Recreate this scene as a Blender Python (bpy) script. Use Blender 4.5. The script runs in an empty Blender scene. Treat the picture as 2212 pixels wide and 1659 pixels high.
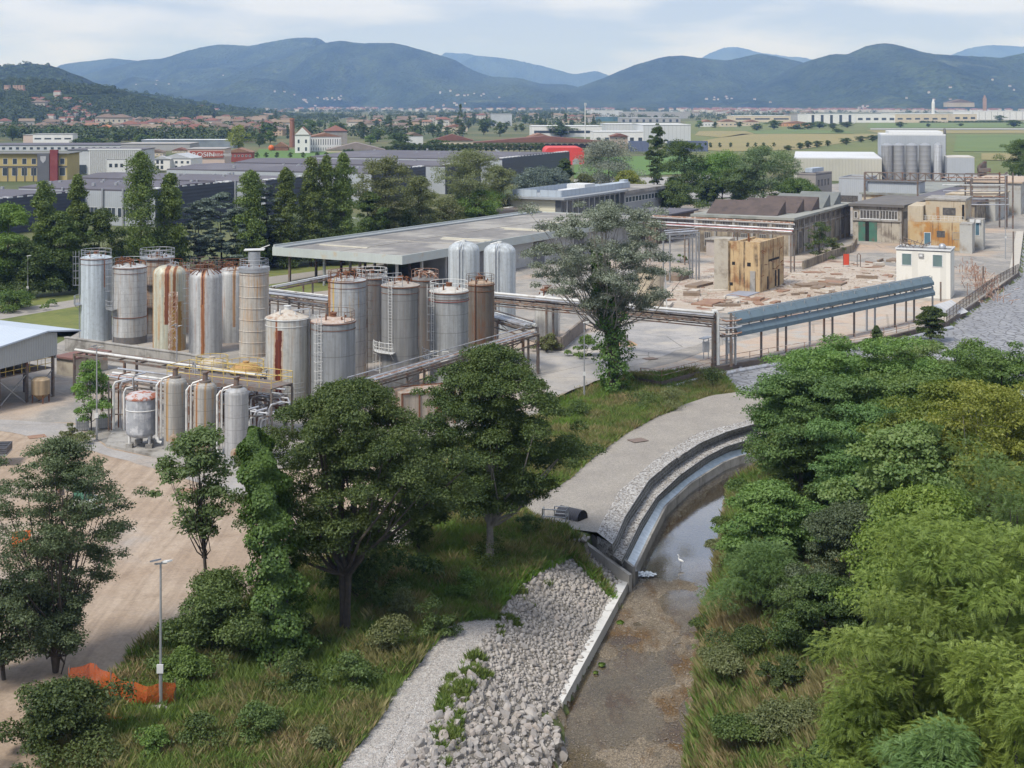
import bpy, math, random
import numpy as np
from math import sin, cos, tan, pi, radians, sqrt, atan2
random.seed(7); RNG = np.random.default_rng(7)
SC = bpy.context.scene; COL = SC.collection
# ---------------------------------------------------------------- camera
CAMH = 30.0; FOC = 3000.0; CX = 1106.0; HY = 222.0
cam_d = bpy.data.cameras.new('camera'); cam = bpy.data.objects.new('camera', cam_d); COL.objects.link(cam)
cam.location = (0, 0, CAMH); cam.rotation_euler = (radians(90), 0, 0)
cam_d.sensor_width = 36; cam_d.lens = FOC/2212*36; cam_d.shift_y = -(829.5-HY)/2212
cam_d.clip_start = 1; cam_d.clip_end = 90000
SC.camera = cam
# ---------------------------------------------------------------- light
SUN_AZ = radians(222); SUN_EL = radians(52)
sd = bpy.data.lights.new('sun', 'SUN'); sd.energy = 2.7; sd.angle = radians(15); sd.color = (1, .955, .89)
so = bpy.data.objects.new('sun', sd); COL.objects.link(so)
so.rotation_euler = (radians(90)-SUN_EL, 0, -SUN_AZ + pi)
W = bpy.data.worlds.new('World'); SC.world = W; W.use_nodes = True
nt = W.node_tree; nt.nodes.clear()
def N(t, k, **kw):
    n = t.nodes.new(k)
    for a, b in kw.items(): setattr(n, a, b)
    return n
sky = N(nt, 'ShaderNodeTexSky', sky_type='NISHITA'); sky.sun_disc = False
sky.sun_elevation = SUN_EL; sky.sun_rotation = SUN_AZ; sky.altitude = 100; sky.air_density = 1.4; sky.dust_density = 2.0
tc = N(nt, 'ShaderNodeTexCoord'); mp = N(nt, 'ShaderNodeMapping'); mp.inputs['Scale'].default_value = (1.0, 1.0, 5.0)
nt.links.new(tc.outputs['Generated'], mp.inputs[0])
no = N(nt, 'ShaderNodeTexNoise'); no.inputs['Scale'].default_value = 5.5; no.inputs['Detail'].default_value = 9; no.inputs['Roughness'].default_value = .5
nt.links.new(mp.outputs[0], no.inputs[0])
cr = N(nt, 'ShaderNodeValToRGB'); cr.color_ramp.elements[0].position = .42; cr.color_ramp.elements[1].position = .57
cr.color_ramp.elements[0].color = (2.9, 3.55, 4.95, 1); cr.color_ramp.elements[1].color = (4.75, 5.15, 6.15, 1)
sx = N(nt, 'ShaderNodeSeparateXYZ'); nt.links.new(tc.outputs['Generated'], sx.inputs[0])
md = N(nt, 'ShaderNodeMath', operation='MULTIPLY_ADD'); nt.links.new(sx.outputs[0], md.inputs[0]); md.inputs[1].default_value = .16; nt.links.new(no.outputs[0], md.inputs[2]); nt.links.new(md.outputs[0], cr.inputs[0])
mx = N(nt, 'ShaderNodeMixRGB'); mx.inputs[0].default_value = .96
nt.links.new(sky.outputs[0], mx.inputs[1]); nt.links.new(cr.outputs[0], mx.inputs[2])
bg = N(nt, 'ShaderNodeBackground'); bg.inputs[1].default_value = .105
wo = N(nt, 'ShaderNodeOutputWorld'); nt.links.new(mx.outputs[0], bg.inputs[0]); nt.links.new(bg.outputs[0], wo.inputs[0])
SC.view_settings.view_transform = 'Standard'; SC.view_settings.look = 'None'; SC.view_settings.exposure = 0.72; SC.view_settings.gamma = 1
SC.cycles.max_bounces = 6; SC.cycles.diffuse_bounces = 3; SC.cycles.glossy_bounces = 2; SC.cycles.transmission_bounces = 3
SC.cycles.transparent_max_bounces = 8; SC.cycles.volume_bounces = 1; SC.cycles.use_denoising = True
# ---------------------------------------------------------------- pixel <-> world helpers (used only to measure where things stand)
def G(x, y, z=0.0):
    Y = (CAMH-z)*FOC/(y-HY); return ((x-CX)*Y/FOC, Y)
def V3(x, y, z=0.0):
    X, Y = G(x, y, z); return (X, Y, z)
def ZT(y, Y): return CAMH-(y-HY)*Y/FOC
def XT(x, Y): return (x-CX)*Y/FOC
def ext(A, rz, xp):
    k = (xp-CX)/FOC; dx, dy = cos(rz), sin(rz)
    return (k*A[1]-A[0])/(dx-k*dy)
# ---------------------------------------------------------------- mesh builder
def rotm(a, b):
    pass
class MB:
    def __init__(s): s.v = []; s.f = []; s.n = 0; s.m = []
    def add(s, vs, fs):
        s.v.extend([tuple(map(float, p)) for p in vs]); s.f.extend([tuple(i+s.n for i in f) for f in fs]); s.n += len(vs); return s
    def box(s, x0, x1, y0, y1, z0, z1):
        if x0 > x1: x0, x1 = x1, x0
        if y0 > y1: y0, y1 = y1, y0
        if z0 > z1: z0, z1 = z1, z0
        return s.add([(x0,y0,z0),(x1,y0,z0),(x1,y1,z0),(x0,y1,z0),(x0,y0,z1),(x1,y0,z1),(x1,y1,z1),(x0,y1,z1)],
              [(0,3,2,1),(4,5,6,7),(0,1,5,4),(1,2,6,5),(2,3,7,6),(3,0,4,7)])
    def bar(s, p, q, w=.1, h=None, up=(0,0,1)):
        h = h or w; p = np.array(p, float); q = np.array(q, float); d = q-p; L = np.linalg.norm(d)
        if L < 1e-6: return s
        d /= L; up = np.array(up, float)
        if abs(d@up) > .98: up = np.array((1., 0, 0))
        a = np.cross(d, up); a /= np.linalg.norm(a); b = np.cross(a, d)
        a = a*w/2; b = b*h/2
        vs = [p-a-b, p+a-b, p+a+b, p-a+b, q-a-b, q+a-b, q+a+b, q-a+b]
        return s.add(vs, [(0,1,2,3),(7,6,5,4),(4,5,1,0),(5,6,2,1),(6,7,3,2),(7,4,0,3)])
    def tube(s, pts, r=.05, n=6, cap=True):
        P = [np.array(p, float) for p in pts]; k = len(P)
        R = r if hasattr(r, '__len__') else [r]*k
        vs = []; prev = None
        for i in range(k):
            d = P[min(i+1, k-1)]-P[max(i-1, 0)]; d = d/(np.linalg.norm(d)+1e-9)
            if prev is None:
                a = np.cross(d, (0,0,1.)) if abs(d[2]) < .95 else np.cross(d, (1.,0,0))
            else: a = prev-d*(prev@d)
            a = a/(np.linalg.norm(a)+1e-9); prev = a; b = np.cross(d, a)
            for j in range(n):
                t = 2*pi*j/n; vs.append(P[i]+(a*cos(t)+b*sin(t))*R[i])
        fs = [(i*n+j, i*n+(j+1) % n, (i+1)*n+(j+1) % n, (i+1)*n+j) for i in range(k-1) for j in range(n)]
        if cap: fs += [tuple(range(n-1, -1, -1)), tuple((k-1)*n+j for j in range(n))]
        return s.add(vs, fs)
    def lathe(s, prof, n=32, c=(0,0,0), a0=0, a1=2*pi):
        full = abs(a1-a0-2*pi) < 1e-6; m = n if full else n+1; vs = []
        for r, z in prof:
            for j in range(m):
                t = a0+(a1-a0)*j/n; vs.append((c[0]+r*cos(t), c[1]+r*sin(t), c[2]+z))
        fs = []
        for i in range(len(prof)-1):
            for j in range(n):
                j2 = (j+1) % m; fs.append((i*m+j, i*m+j2, (i+1)*m+j2, (i+1)*m+j))
        return s.add(vs, fs)
    def ring(s, R, z, r=.03, n=24, c=(0,0), a0=0, a1=2*pi, k=5):
        s.tube([(c[0]+R*cos(a0+(a1-a0)*i/n), c[1]+R*sin(a0+(a1-a0)*i/n), z) for i in range(n+1)], r, k, False); return s
    def prism(s, poly, z0, z1):
        n = len(poly); vs = [(x, y, z0) for x, y in poly]+[(x, y, z1) for x, y in poly]
        ar = sum(poly[i][0]*poly[(i+1) % n][1]-poly[(i+1) % n][0]*poly[i][1] for i in range(n))
        fs = [tuple(range(n-1, -1, -1)), tuple(range(n, 2*n))]+[(i, (i+1) % n, n+(i+1) % n, n+i) for i in range(n)]
        if ar < 0: fs = [f[::-1] for f in fs]
        return s.add(vs, fs)
    def prism_x(s, poly, x0, x1):   # polygon in (y,z) extruded along x
        n = len(poly); vs = [(x0, y, z) for y, z in poly]+[(x1, y, z) for y, z in poly]
        return s.add(vs, [tuple(range(n)), tuple(range(2*n-1, n-1, -1))]+[(i, n+i, n+(i+1) % n, (i+1) % n) for i in range(n)])
    def prism_y(s, poly, y0, y1):   # polygon in (x,z) extruded along y
        n = len(poly); vs = [(x, y0, z) for x, z in poly]+[(x, y1, z) for x, z in poly]
        return s.add(vs, [tuple(range(n)), tuple(range(2*n-1, n-1, -1))]+[(i, n+i, n+(i+1) % n, (i+1) % n) for i in range(n)])
    def loft(s, rows, close=False):
        n = len(rows[0]); vs = [p for r in rows for p in r]
        fs = [(i*n+j, i*n+j+1, (i+1)*n+j+1, (i+1)*n+j) for i in range(len(rows)-1) for j in range(n-1)]
        return s.add(vs, fs)
    def obj(s, name, mat, parent=None, smooth=False, loc=None, rz=0):
        me = bpy.data.meshes.new(name); me.from_pydata(s.v, [], s.f); me.update()
        if smooth:
            me.polygons.foreach_set('use_smooth', [True]*len(me.polygons))
            try: me.set_sharp_from_angle(angle=radians(40))
            except Exception: pass
        if mat: me.materials.append(mat)
        o = bpy.data.objects.new(name, me); COL.objects.link(o)
        if parent: o.parent = parent
        if loc is not None: o.location = loc
        o.rotation_euler = (0, 0, rz)
        return o
def npmesh(name, co, quads, mat, parent=None, loc=None, kq=4, attr=None):
    """fast mesh from numpy: co (n,3), quads (m,k)"""
    me = bpy.data.meshes.new(name); co = np.ascontiguousarray(co, np.float32); q = np.ascontiguousarray(quads, np.int32)
    m, k = q.shape
    me.vertices.add(len(co)); me.vertices.foreach_set('co', co.ravel())
    me.loops.add(m*k); me.loops.foreach_set('vertex_index', q.ravel())
    me.polygons.add(m); me.polygons.foreach_set('loop_start', np.arange(0, m*k, k, dtype=np.int32))
    me.update(calc_edges=True)
    if mat: me.materials.append(mat)
    o = bpy.data.objects.new(name, me); COL.objects.link(o)
    if parent: o.parent = parent
    if loc is not None: o.location = loc
    return o
def tag(o, label=None, cat=None, group=None, kind=None):
    if label: o['label'] = label
    if cat: o['category'] = cat
    if group: o['group'] = group
    if kind: o['kind'] = kind
    return o
def thing(name, label, cat, loc=(0,0,0), rz=0, group=None):
    o = bpy.data.objects.new(name, None); COL.objects.link(o); o.location = (loc[0], loc[1], loc[2] if len(loc) > 2 else 0)
    o.rotation_euler = (0, 0, rz); o.empty_display_size = .5
    return tag(o, label, cat, group)
def struct(o): o['kind'] = 'structure'; return o
def dup(root, loc, rz=None, label=None, group=None, scale=None):
    r = root.copy(); COL.objects.link(r); r.location = loc
    if rz is not None: r.rotation_euler = (0, 0, rz)
    if label: r['label'] = label
    if group: r['group'] = group
    if scale is not None: r.scale = scale if hasattr(scale, '__len__') else (scale,)*3
    for ch in CH.get(root.name, list(root.children)):
        c = ch.copy(); COL.objects.link(c); c.parent = r
        for g in ch.children:
            d = g.copy(); COL.objects.link(d); d.parent = c
    return r
CH = {}
# ---------------------------------------------------------------- materials
MATS = {}
def newmat(name):
    m = bpy.data.materials.new(name); m.use_nodes = True; t = m.node_tree; t.nodes.clear()
    out = N(t, 'ShaderNodeOutputMaterial'); return m, t, out
def c4(c): return (c[0], c[1], c[2], 1)
def ramp(t, src, stops):
    r = N(t, 'ShaderNodeValToRGB'); e = r.color_ramp.elements
    while len(e) < len(stops): e.new(.5)
    for i, (p, c) in enumerate(stops): e[i].position = p; e[i].color = c4(c) if hasattr(c, '__len__') else (c, c, c, 1)
    t.links.new(src, r.inputs[0]); return r.outputs[0]
def noise(t, vec, scale, detail=4, rough=.55, out=0, dist=0):
    n = N(t, 'ShaderNodeTexNoise'); n.inputs['Scale'].default_value = scale; n.inputs['Detail'].default_value = detail
    n.inputs['Roughness'].default_value = rough; n.inputs['Distortion'].default_value = dist
    t.links.new(vec, n.inputs['Vector']); return n.outputs[out]
def mapping(t, vec, sc=(1,1,1), rot=(0,0,0), loc=(0,0,0)):
    m = N(t, 'ShaderNodeMapping'); m.inputs['Scale'].default_value = sc; m.inputs['Rotation'].default_value = rot; m.inputs['Location'].default_value = loc
    t.links.new(vec, m.inputs[0]); return m.outputs[0]
def mixc(t, fac, a, b, mode='MIX'):
    m = N(t, 'ShaderNodeMixRGB', blend_type=mode)
    for i, x in ((0, fac), (1, a), (2, b)):
        if hasattr(x, 'links') or hasattr(x, 'is_linked'): t.links.new(x, m.inputs[i])
        elif i == 0: m.inputs[0].default_value = x
        else: m.inputs[i].default_value = c4(x) if hasattr(x, '__len__') else (x, x, x, 1)
    return m.outputs[0]
def math_(t, op, a, b=0, c=None):
    m = N(t, 'ShaderNodeMath', operation=op)
    for i, x in ((0, a), (1, b), (2, c)):
        if x is None: continue
        if hasattr(x, 'is_linked'): t.links.new(x, m.inputs[i])
        else: m.inputs[i].default_value = x
    return m.outputs[0]
def coords(t, world=False):
    if world: return N(t, 'ShaderNodeNewGeometry').outputs['Position']
    return N(t, 'ShaderNodeTexCoord').outputs['Object']
def bsdf(t, out, col, rough=.8, metal=0, bump=None, bstr=.3, bdist=.05, spec=.4):
    b = N(t, 'ShaderNodeBsdfPrincipled')
    if hasattr(col, 'is_linked'): t.links.new(col, b.inputs['Base Color'])
    else: b.inputs['Base Color'].default_value = c4(col)
    if hasattr(rough, 'is_linked'): t.links.new(rough, b.inputs['Roughness'])
    else: b.inputs['Roughness'].default_value = rough
    b.inputs['Metallic'].default_value = metal; b.inputs['Specular IOR Level'].default_value = spec
    if bump is not None:
        bn = N(t, 'ShaderNodeBump'); bn.inputs['Strength'].default_value = bstr; bn.inputs['Distance'].default_value = bdist
        t.links.new(bump, bn.inputs['Height']); t.links.new(bn.outputs[0], b.inputs['Normal'])
    t.links.new(b.outputs[0], out.inputs[0]); return b
def M(name, c1, c2=None, scale=2., rough=.8, metal=0, bump=.0, dirt=None, dscale=.4, dcut=(.5, .7), streak=None, sscale=2.2, scut=(.5, .66), squash=.05, rnd=None, world=False, wave=None):
    """painted / mineral surface: two-tone noise, blotches of dirt, vertical streaks"""
    if name in MATS: return MATS[name]
    m, t, out = newmat(name); v = coords(t, world); c2 = c2 or tuple(x*.8 for x in c1)
    col = mixc(t, ramp(t, noise(t, v, scale, 6, .6), [(.3, 0), (.7, 1)]), c1, c2)
    if rnd:
        oi = N(t, 'ShaderNodeObjectInfo'); col = mixc(t, ramp(t, oi.outputs['Random'], [(i/(len(rnd)), c) for i, c in enumerate(rnd)]), col, col) if False else mixc(t, .85, col, ramp(t, oi.outputs['Random'], [((i+.5)/len(rnd), c) for i, c in enumerate(rnd)]), 'MULTIPLY')
    if dirt:
        col = mixc(t, ramp(t, noise(t, v, dscale, 6, .65), [(dcut[0], 0), (dcut[1], 1)]), col, dirt)
    if streak:
        sv = mapping(t, v, (1, 1, squash))
        f = ramp(t, noise(t, sv, sscale, 5, .6), [(scut[0], 0), (scut[1], 1)])
        f = mixc(t, 1, f, ramp(t, noise(t, v, sscale*.35, 3), [(.35, .15), (.6, 1)]), 'MULTIPLY')
        col = mixc(t, f, col, streak)
    h = noise(t, v, scale*6, 4) if bump and wave is None else None
    if wave:   # corrugation / cladding ribs; wave=(axis, period)
        sp = N(t, 'ShaderNodeSeparateXYZ'); t.links.new(v, sp.inputs[0])
        if wave[0] == 'XY': s_ = math_(t, 'ADD', sp.outputs[0], sp.outputs[1])
        else: s_ = sp.outputs['XYZ'.index(wave[0])]
        h = math_(t, 'SINE', math_(t, 'MULTIPLY', s_, 2*pi/wave[1]), 0)
        col = mixc(t, math_(t, 'MULTIPLY', math_(t, 'GREATER_THAN', h, .8), .3), col, tuple(x*.6 for x in c1))
    bsdf(t, out, col, rough, metal, h, bump if bump else .3, .05)
    MATS[name] = m; return m
def leafmat(name, c1, c2, c3=None, trans=.3, gloss=.025):
    if name in MATS: return MATS[name]
    m, t, out = newmat(name); g = N(t, 'ShaderNodeNewGeometry'); v = N(t, 'ShaderNodeTexCoord').outputs['Object']
    r = g.outputs['Random Per Island']
    col = ramp(t, r, [(0, c1), (.75, c2), (1, c3 or c2)])
    col = mixc(t, ramp(t, noise(t, v, .45, 3), [(.4, 0), (.62, 1)]), col, mixc(t, .5, col, c3 or c2))
    oi = N(t, 'ShaderNodeObjectInfo'); hs = N(t, 'ShaderNodeHueSaturation'); t.links.new(col, hs.inputs['Color'])
    t.links.new(math_(t, 'MULTIPLY_ADD', oi.outputs['Random'], .02, .493), hs.inputs['Hue']); t.links.new(math_(t, 'MULTIPLY_ADD', oi.outputs['Random'], .34, 1.08), hs.inputs['Value'])
    d = N(t, 'ShaderNodeBsdfDiffuse'); t.links.new(hs.outputs[0], d.inputs[0])
    tr = N(t, 'ShaderNodeBsdfTranslucent'); t.links.new(mixc(t, 1, hs.outputs[0], (1.2, 1.25, .7), 'MULTIPLY'), tr.inputs[0])
    mx = N(t, 'ShaderNodeMixShader'); mx.inputs[0].default_value = trans
    t.links.new(d.outputs[0], mx.inputs[1]); t.links.new(tr.outputs[0], mx.inputs[2])
    gl = N(t, 'ShaderNodeBsdfGlossy'); gl.inputs['Roughness'].default_value = .6; gl.inputs[0].default_value = (.8, .85, .9, 1)
    m2 = N(t, 'ShaderNodeMixShader'); m2.inputs[0].default_value = gloss
    t.links.new(mx.outputs[0], m2.inputs[1]); t.links.new(gl.outputs[0], m2.inputs[2])
    t.links.new(m2.outputs[0], out.inputs[0]); MATS[name] = m; return m
# ---------------------------------------------------------------- numpy noise
def vnoise(x, y, seed=0):
    xi = np.floor(x).astype(np.int64); yi = np.floor(y).astype(np.int64); xf = x-xi; yf = y-yi
    u = xf*xf*(3-2*xf); w = yf*yf*(3-2*yf)
    def h(a, b):
        n = (a*374761393+b*668265263+seed*1442695041) & 0x7fffffff
        n = ((n ^ (n >> 13))*1274126177) & 0x7fffffff
        return ((n ^ (n >> 16)) & 0xffff)/65535.0
    return (h(xi, yi)*(1-u)+h(xi+1, yi)*u)*(1-w)+(h(xi, yi+1)*(1-u)+h(xi+1, yi+1)*u)*w
def fbm(x, y, o=5, seed=0):
    s = 0; a = .5
    for i in range(o): s = s+a*(vnoise(x*2**i, y*2**i, seed+i)-.5); a *= .5
    return s
def sdist(px, py, P):
    px = np.asarray(px, float); py = np.asarray(py, float)
    best = np.full(px.shape, 1e9); sg = np.ones(px.shape); bp = np.zeros(px.shape)
    for (x0, y0), (x1, y1) in zip(P[:-1], P[1:]):
        dx, dy = x1-x0, y1-y0; L2 = dx*dx+dy*dy
        t = np.clip(((px-x0)*dx+(py-y0)*dy)/L2, 0, 1)
        ex = px-(x0+t*dx); ey = py-(y0+t*dy); d = np.hypot(ex, ey)
        cr_ = (dx*ey-dy*ex)/sqrt(L2); tie = abs(d-best) < 1e-7; k = (d < best-1e-7) | (tie & (abs(cr_) > bp))
        best = np.where(k, d, best); sg = np.where(k, np.sign(cr_), sg); bp = np.where(k, abs(cr_), bp)
    return best*sg          # positive on the left of the travel direction
def resample(P, n):
    P = np.array(P, float); d = np.r_[0, np.cumsum(np.linalg.norm(np.diff(P, axis=0), axis=1))]; t = np.linspace(0, d[-1], n)
    return np.stack([np.interp(t, d, P[:, k]) for k in range(P.shape[1])], 1)
def pxl(pts, z): return [V3(x, y, z) for x, y in pts]
# ---------------------------------------------------------------- river lines (world)
BED = -2.85
wallA = V3(1353, 1243, -2.2); wallB = V3(1203, 1513, -2.2)
Lb = [(-.5, 52), G(1200, 1659, BED), G(1219, 1530, BED), G(1356, 1250, BED), G(1373, 1230, BED), G(1437, 1099, BED), G(1562, 1006, BED), G(1610, 989, BED), (35, 142), (62, 163), (88, 195), (118, 250), (150, 340)]
Rb = [(6.5, 52), G(1478, 1659, BED), G(1490, 1500, BED), G(1505, 1370, BED), G(1530, 1290, BED), G(1543, 1200, BED), G(1562, 1080, BED), (25, 127), (42, 138), (68, 155), (96, 188), (127, 246), (158, 338)]
wallL = [G(1380, 818), G(1426, 826), G(1542, 795), G(1722, 764), G(1886, 735), G(2044, 697), G(2200, 590), (119, 323)]
def hgt(X, Y):
    X = np.asarray(X, float); Y = np.asarray(Y, float)
    dl = sdist(X, Y, Lb); dr = -sdist(X, Y, Rb)
    h = fbm(X*.12, Y*.12, 4, 3)*.25*np.clip((60-abs(X+5))/30, 0, 1)*np.clip((130-Y)/20, 0, 1)
    rip = -2.35+np.clip(dl/4.6, 0, 1)*2.15; wa = rip
    gab = np.where(dl < 2.7, -3.0, -.25)
    rev = np.clip(-2.7+dl/13*2.0, -2.7, -.75)
    wa = np.where(Y < 95.5, rip, np.where(Y < 136, gab, rev))
    flat = h-.05
    land = np.where(Y < 95.5, np.where(dl < 4.6, rip, np.where(dl < 7, -.2+(dl-4.6)/2.4*.15, flat)), np.where(Y < 136, np.where(dl < 2.9, gab, -.1), rev))
    dw = -sdist(X, Y, wallL)     # positive river side
    land = np.where((Y > 136) & (dw < 0), -.05, land)
    k = np.clip((Y-136)/8, 0, 1); 
    right = np.where(dr < 1.6, BED+dr/1.6*1.5, np.where(dr < 9, BED+1.5+(dr-1.6)/7.4*2.2, .85))+fbm(X*.3, Y*.3, 3, 9)*.3
    bed = BED-.06+fbm(X*.35, Y*.2, 4, 5)*.34 - .16*np.clip((Y-94)/5, 0, 1)
    inside = (dl < 0) & (dr < 0)
    h = np.where(inside, bed, np.where(dr >= 0, right, land))
    h = np.where((Y < 51) | (Y > 345), 0, h)
    far = (abs(X) > 165); return np.where(far, -.05, h)
xs = np.unique(np.concatenate([np.arange(-34, 45, .35), np.arange(45, 165, 1.0), np.arange(-80, -34, 2.), -np.geomspace(80, 42000, 34), np.geomspace(165, 42000, 34)]))
ys = np.unique(np.concatenate([np.array([20., 35, 45, 50]), np.arange(51, 150, .35), np.arange(150, 345, 1.0), np.geomspace(345, 21500, 46)]))
gx, gy = np.meshgrid(xs, ys); gz = hgt(gx, gy)
co = np.stack([gx, gy, gz], -1).reshape(-1, 3); nx_, ny_ = len(xs), len(ys)
ii, jj = np.meshgrid(np.arange(nx_-1), np.arange(ny_-1)); a_ = (jj*nx_+ii).ravel()
quads = np.stack([a_, a_+1, a_+1+nx_, a_+nx_], 1)
# ground material: soil and grass close by, meadow and field tones far off
m, t, out = newmat('ground_mat'); v = coords(t, True)
gr = mixc(t, ramp(t, noise(t, v, .25, 8, .65), [(.35, 0), (.6, 1)]), (.06, .085, .022), (.11, .11, .045))
gr = mixc(t, ramp(t, noise(t, v, 1.4, 6, .6), [(.4, 0), (.65, 1)]), gr, (.085, .12, .03))
far = mixc(t, ramp(t, noise(t, v, .009, 3, .5), [(.42, 0), (.58, 1)]), (.065, .085, .03), (.12, .115, .05))
sp = N(t, 'ShaderNodeSeparateXYZ'); t.links.new(v, sp.inputs[0])
col = mixc(t, ramp(t, math_(t, 'DIVIDE', sp.outputs[1], 1000), [(.2, 0), (.4, 1)]), gr, far)
bsdf(t, out, col, .95, 0, noise(t, v, 3, 5), .6, .15)
struct(npmesh('ground', co, quads, m))
# river bed overlay (gravel, pebbles)
def grid_on(name, mat, x0, x1, y0, y1, st, test, dz, kind='structure', hf=None):
    X, Y = np.meshgrid(np.arange(x0, x1, st), np.arange(y0, y1, st)); Z = (hf or hgt)(X, Y)+dz
    c = np.stack([X, Y, Z], -1).reshape(-1, 3); n = X.shape[1]; m_ = X.shape[0]
    i, j = np.meshgrid(np.arange(n-1), np.arange(m_-1)); a = (j*n+i).ravel(); q = np.stack([a, a+1, a+1+n, a+n], 1)
    cx_ = c[q].mean(1); q = q[test(cx_[:, 0], cx_[:, 1])]
    u, inv = np.unique(q, return_inverse=True); o = npmesh(name, c[u], inv.reshape(q.shape), mat); o['kind'] = kind
    o.data.polygons.foreach_set('use_smooth', [True]*len(o.data.polygons)); return o
m, t, out = newmat('river_gravel'); v = coords(t, True)
vo = N(t, 'ShaderNodeTexVoronoi'); vo.inputs['Scale'].default_value = 7; t.links.new(mapping(t, v, (1, 1, .5)), vo.inputs['Vector'])
vo2 = N(t, 'ShaderNodeTexVoronoi'); vo2.inputs['Scale'].default_value = 18; t.links.new(v, vo2.inputs['Vector'])
base = mixc(t, ramp(t, noise(t, v, .3, 6, .6), [(.35, 0), (.65, 1)]), (.15, .12, .08), (.235, .19, .135))
base = mixc(t, ramp(t, noise(t, mapping(t, v, (1, .45, 1)), .5, 5, .6), [(.5, 0), (.62, 1)]), base, (.12, .068, .022))
st = mixc(t, ramp(t, vo.outputs['Color'], [(.2, (.5, .47, .43)), (.8, (1.35, 1.3, 1.25))]), (1, 1, 1), base, 'MIX')
col = mixc(t, .75, base, ramp(t, vo2.outputs['Color'], [(.15, (.35, .33, .3)), (.6, (1, 1, 1)), (.9, (1.9, 1.9, 1.85))]), 'MULTIPLY')
col = mixc(t, ramp(t, vo.outputs['Color'], [(.86, 0), (.9, .6)]), col, (.30, .27, .23))
bsdf(t, out, col, .6, 0, vo2.outputs['Distance'], .6, .08)
def inriver(x, y): return (sdist(x, y, Lb) < .25) & (sdist(x, y, Rb) > -.6)
grid_on('river_bed', m, -4, 32, 54, 150, .3, inriver, .015)
# water: shallow, glossy and see-through
m, t, out = newmat('water'); v = coords(t, True); spw = N(t, 'ShaderNodeSeparateXYZ'); t.links.new(v, spw.inputs[0]); pool = ramp(t, math_(t, 'DIVIDE', math_(t, 'MULTIPLY_ADD', noise(t, v, .5, 4), 9, spw.outputs[1]), 120), [(.79, 0), (.86, 1)])
fr = N(t, 'ShaderNodeFresnel'); fr.inputs[0].default_value = 1.33
bn = N(t, 'ShaderNodeBump'); bn.inputs['Strength'].default_value = .12; bn.inputs['Distance'].default_value = .03
t.links.new(noise(t, mapping(t, v, (1, .5, 1)), 5, 4), bn.inputs['Height']); t.links.new(bn.outputs[0], fr.inputs['Normal'])
gl = N(t, 'ShaderNodeBsdfGlossy'); gl.inputs['Roughness'].default_value = .06; t.links.new(bn.outputs[0], gl.inputs['Normal'])
tr = N(t, 'ShaderNodeBsdfTransparent'); tr.inputs[0].default_value = (.78, .76, .68, 1)
mx = N(t, 'ShaderNodeMixShader'); t.links.new(math_(t, 'MULTIPLY_ADD', fr.outputs[0], math_(t, 'MULTIPLY_ADD', pool, 1.5, .55), math_(t, 'MULTIPLY_ADD', pool, .12, .04)), mx.inputs[0])
t.links.new(tr.outputs[0], mx.inputs[1]); t.links.new(gl.outputs[0], mx.inputs[2]); t.links.new(mx.outputs[0], out.inputs[0]); WATER = m
grid_on('river_water', m, -4, 60, 54, 175, .6, lambda x, y: (sdist(x, y, Lb) < .1) & (sdist(x, y, Rb) > -1.2), 0, hf=lambda X, Y: X*0+BED-.0-.02*np.clip((100-Y)/3, 0, 1))
# flat sheets laid out in plan
def sheet(name, pts, z, mat, kind='structure', world=False, jit=0):
    P = [p if world else G(p[0], p[1], z) for p in pts]
    if jit:
        Q = resample(P+[P[0]], max(60, int(sum(math.dist(P[i], P[(i+1) % len(P)]) for i in range(len(P)))/1.2)))[:-1]
        Q = Q+np.stack([fbm(Q[:, 0]*.4, Q[:, 1]*.4, 3, 11), fbm(Q[:, 0]*.4+50, Q[:, 1]*.4, 3, 12)], 1)*jit; P = [tuple(q) for q in Q]
    b = MB(); b.add([(x, y, z) for x, y in P], [tuple(range(len(P)))])
    o = b.obj(name, mat); o['kind'] = kind; return o
def yardmat(name, c1, c2, c3, crack=.5, earth=None, esc=.05, ecut=(.45, .6), track=0):
    m, t, out = newmat(name); v = coords(t, True)
    col = mixc(t, ramp(t, noise(t, v, .14, 8, .62, dist=.5), [(.38, 0), (.56, 1)]), c1, c2)
    col = mixc(t, ramp(t, noise(t, v, .6, 8, .7), [(.5, 0), (.72, .8)]), col, c3)
    if earth: col = mixc(t, ramp(t, noise(t, v, esc, 7, .6), [(ecut[0], 0), (ecut[1], 1)]), col, earth)
    vo = N(t, 'ShaderNodeTexVoronoi', feature='DISTANCE_TO_EDGE'); vo.inputs['Scale'].default_value = .12
    t.links.new(mixc(t, .12, v, noise(t, v, .8, 4, out=1)), vo.inputs['Vector'])
    col = mixc(t, math_(t, 'MULTIPLY', math_(t, 'LESS_THAN', vo.outputs[0], .007), crack*.6), col, (.07, .065, .055))
    if track:
        for r_ in (.75, 1.25): col = mixc(t, math_(t, 'MULTIPLY', ramp(t, noise(t, mapping(t, mixc(t, .03, v, noise(t, v, .1, 2, out=1)), (.9, .05, 1), (0, 0, r_)), 1.6, 3, .6), [(.5, 0), (.6, 1)]), track), col, (.15, .105, .07))
    col = mixc(t, .5, col, ramp(t, noise(t, v, 5, 6, .75), [(.3, .62), (.7, 1.35)]), 'MULTIPLY')
    bsdf(t, out, col, .9, 0, noise(t, v, 2.5, 6, .7), .5, .08); return m
YM = yardmat('yard_concrete', (.31, .285, .25), (.21, .20, .185), (.38, .345, .30), .6, (.40, .30, .22), .045, (.52, .66))
YD = yardmat('yard_dirt', (.30, .225, .16), (.36, .285, .215), (.23, .17, .12), 0, (.30, .27, .24), .07, (.55, .66), track=.22)
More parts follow.
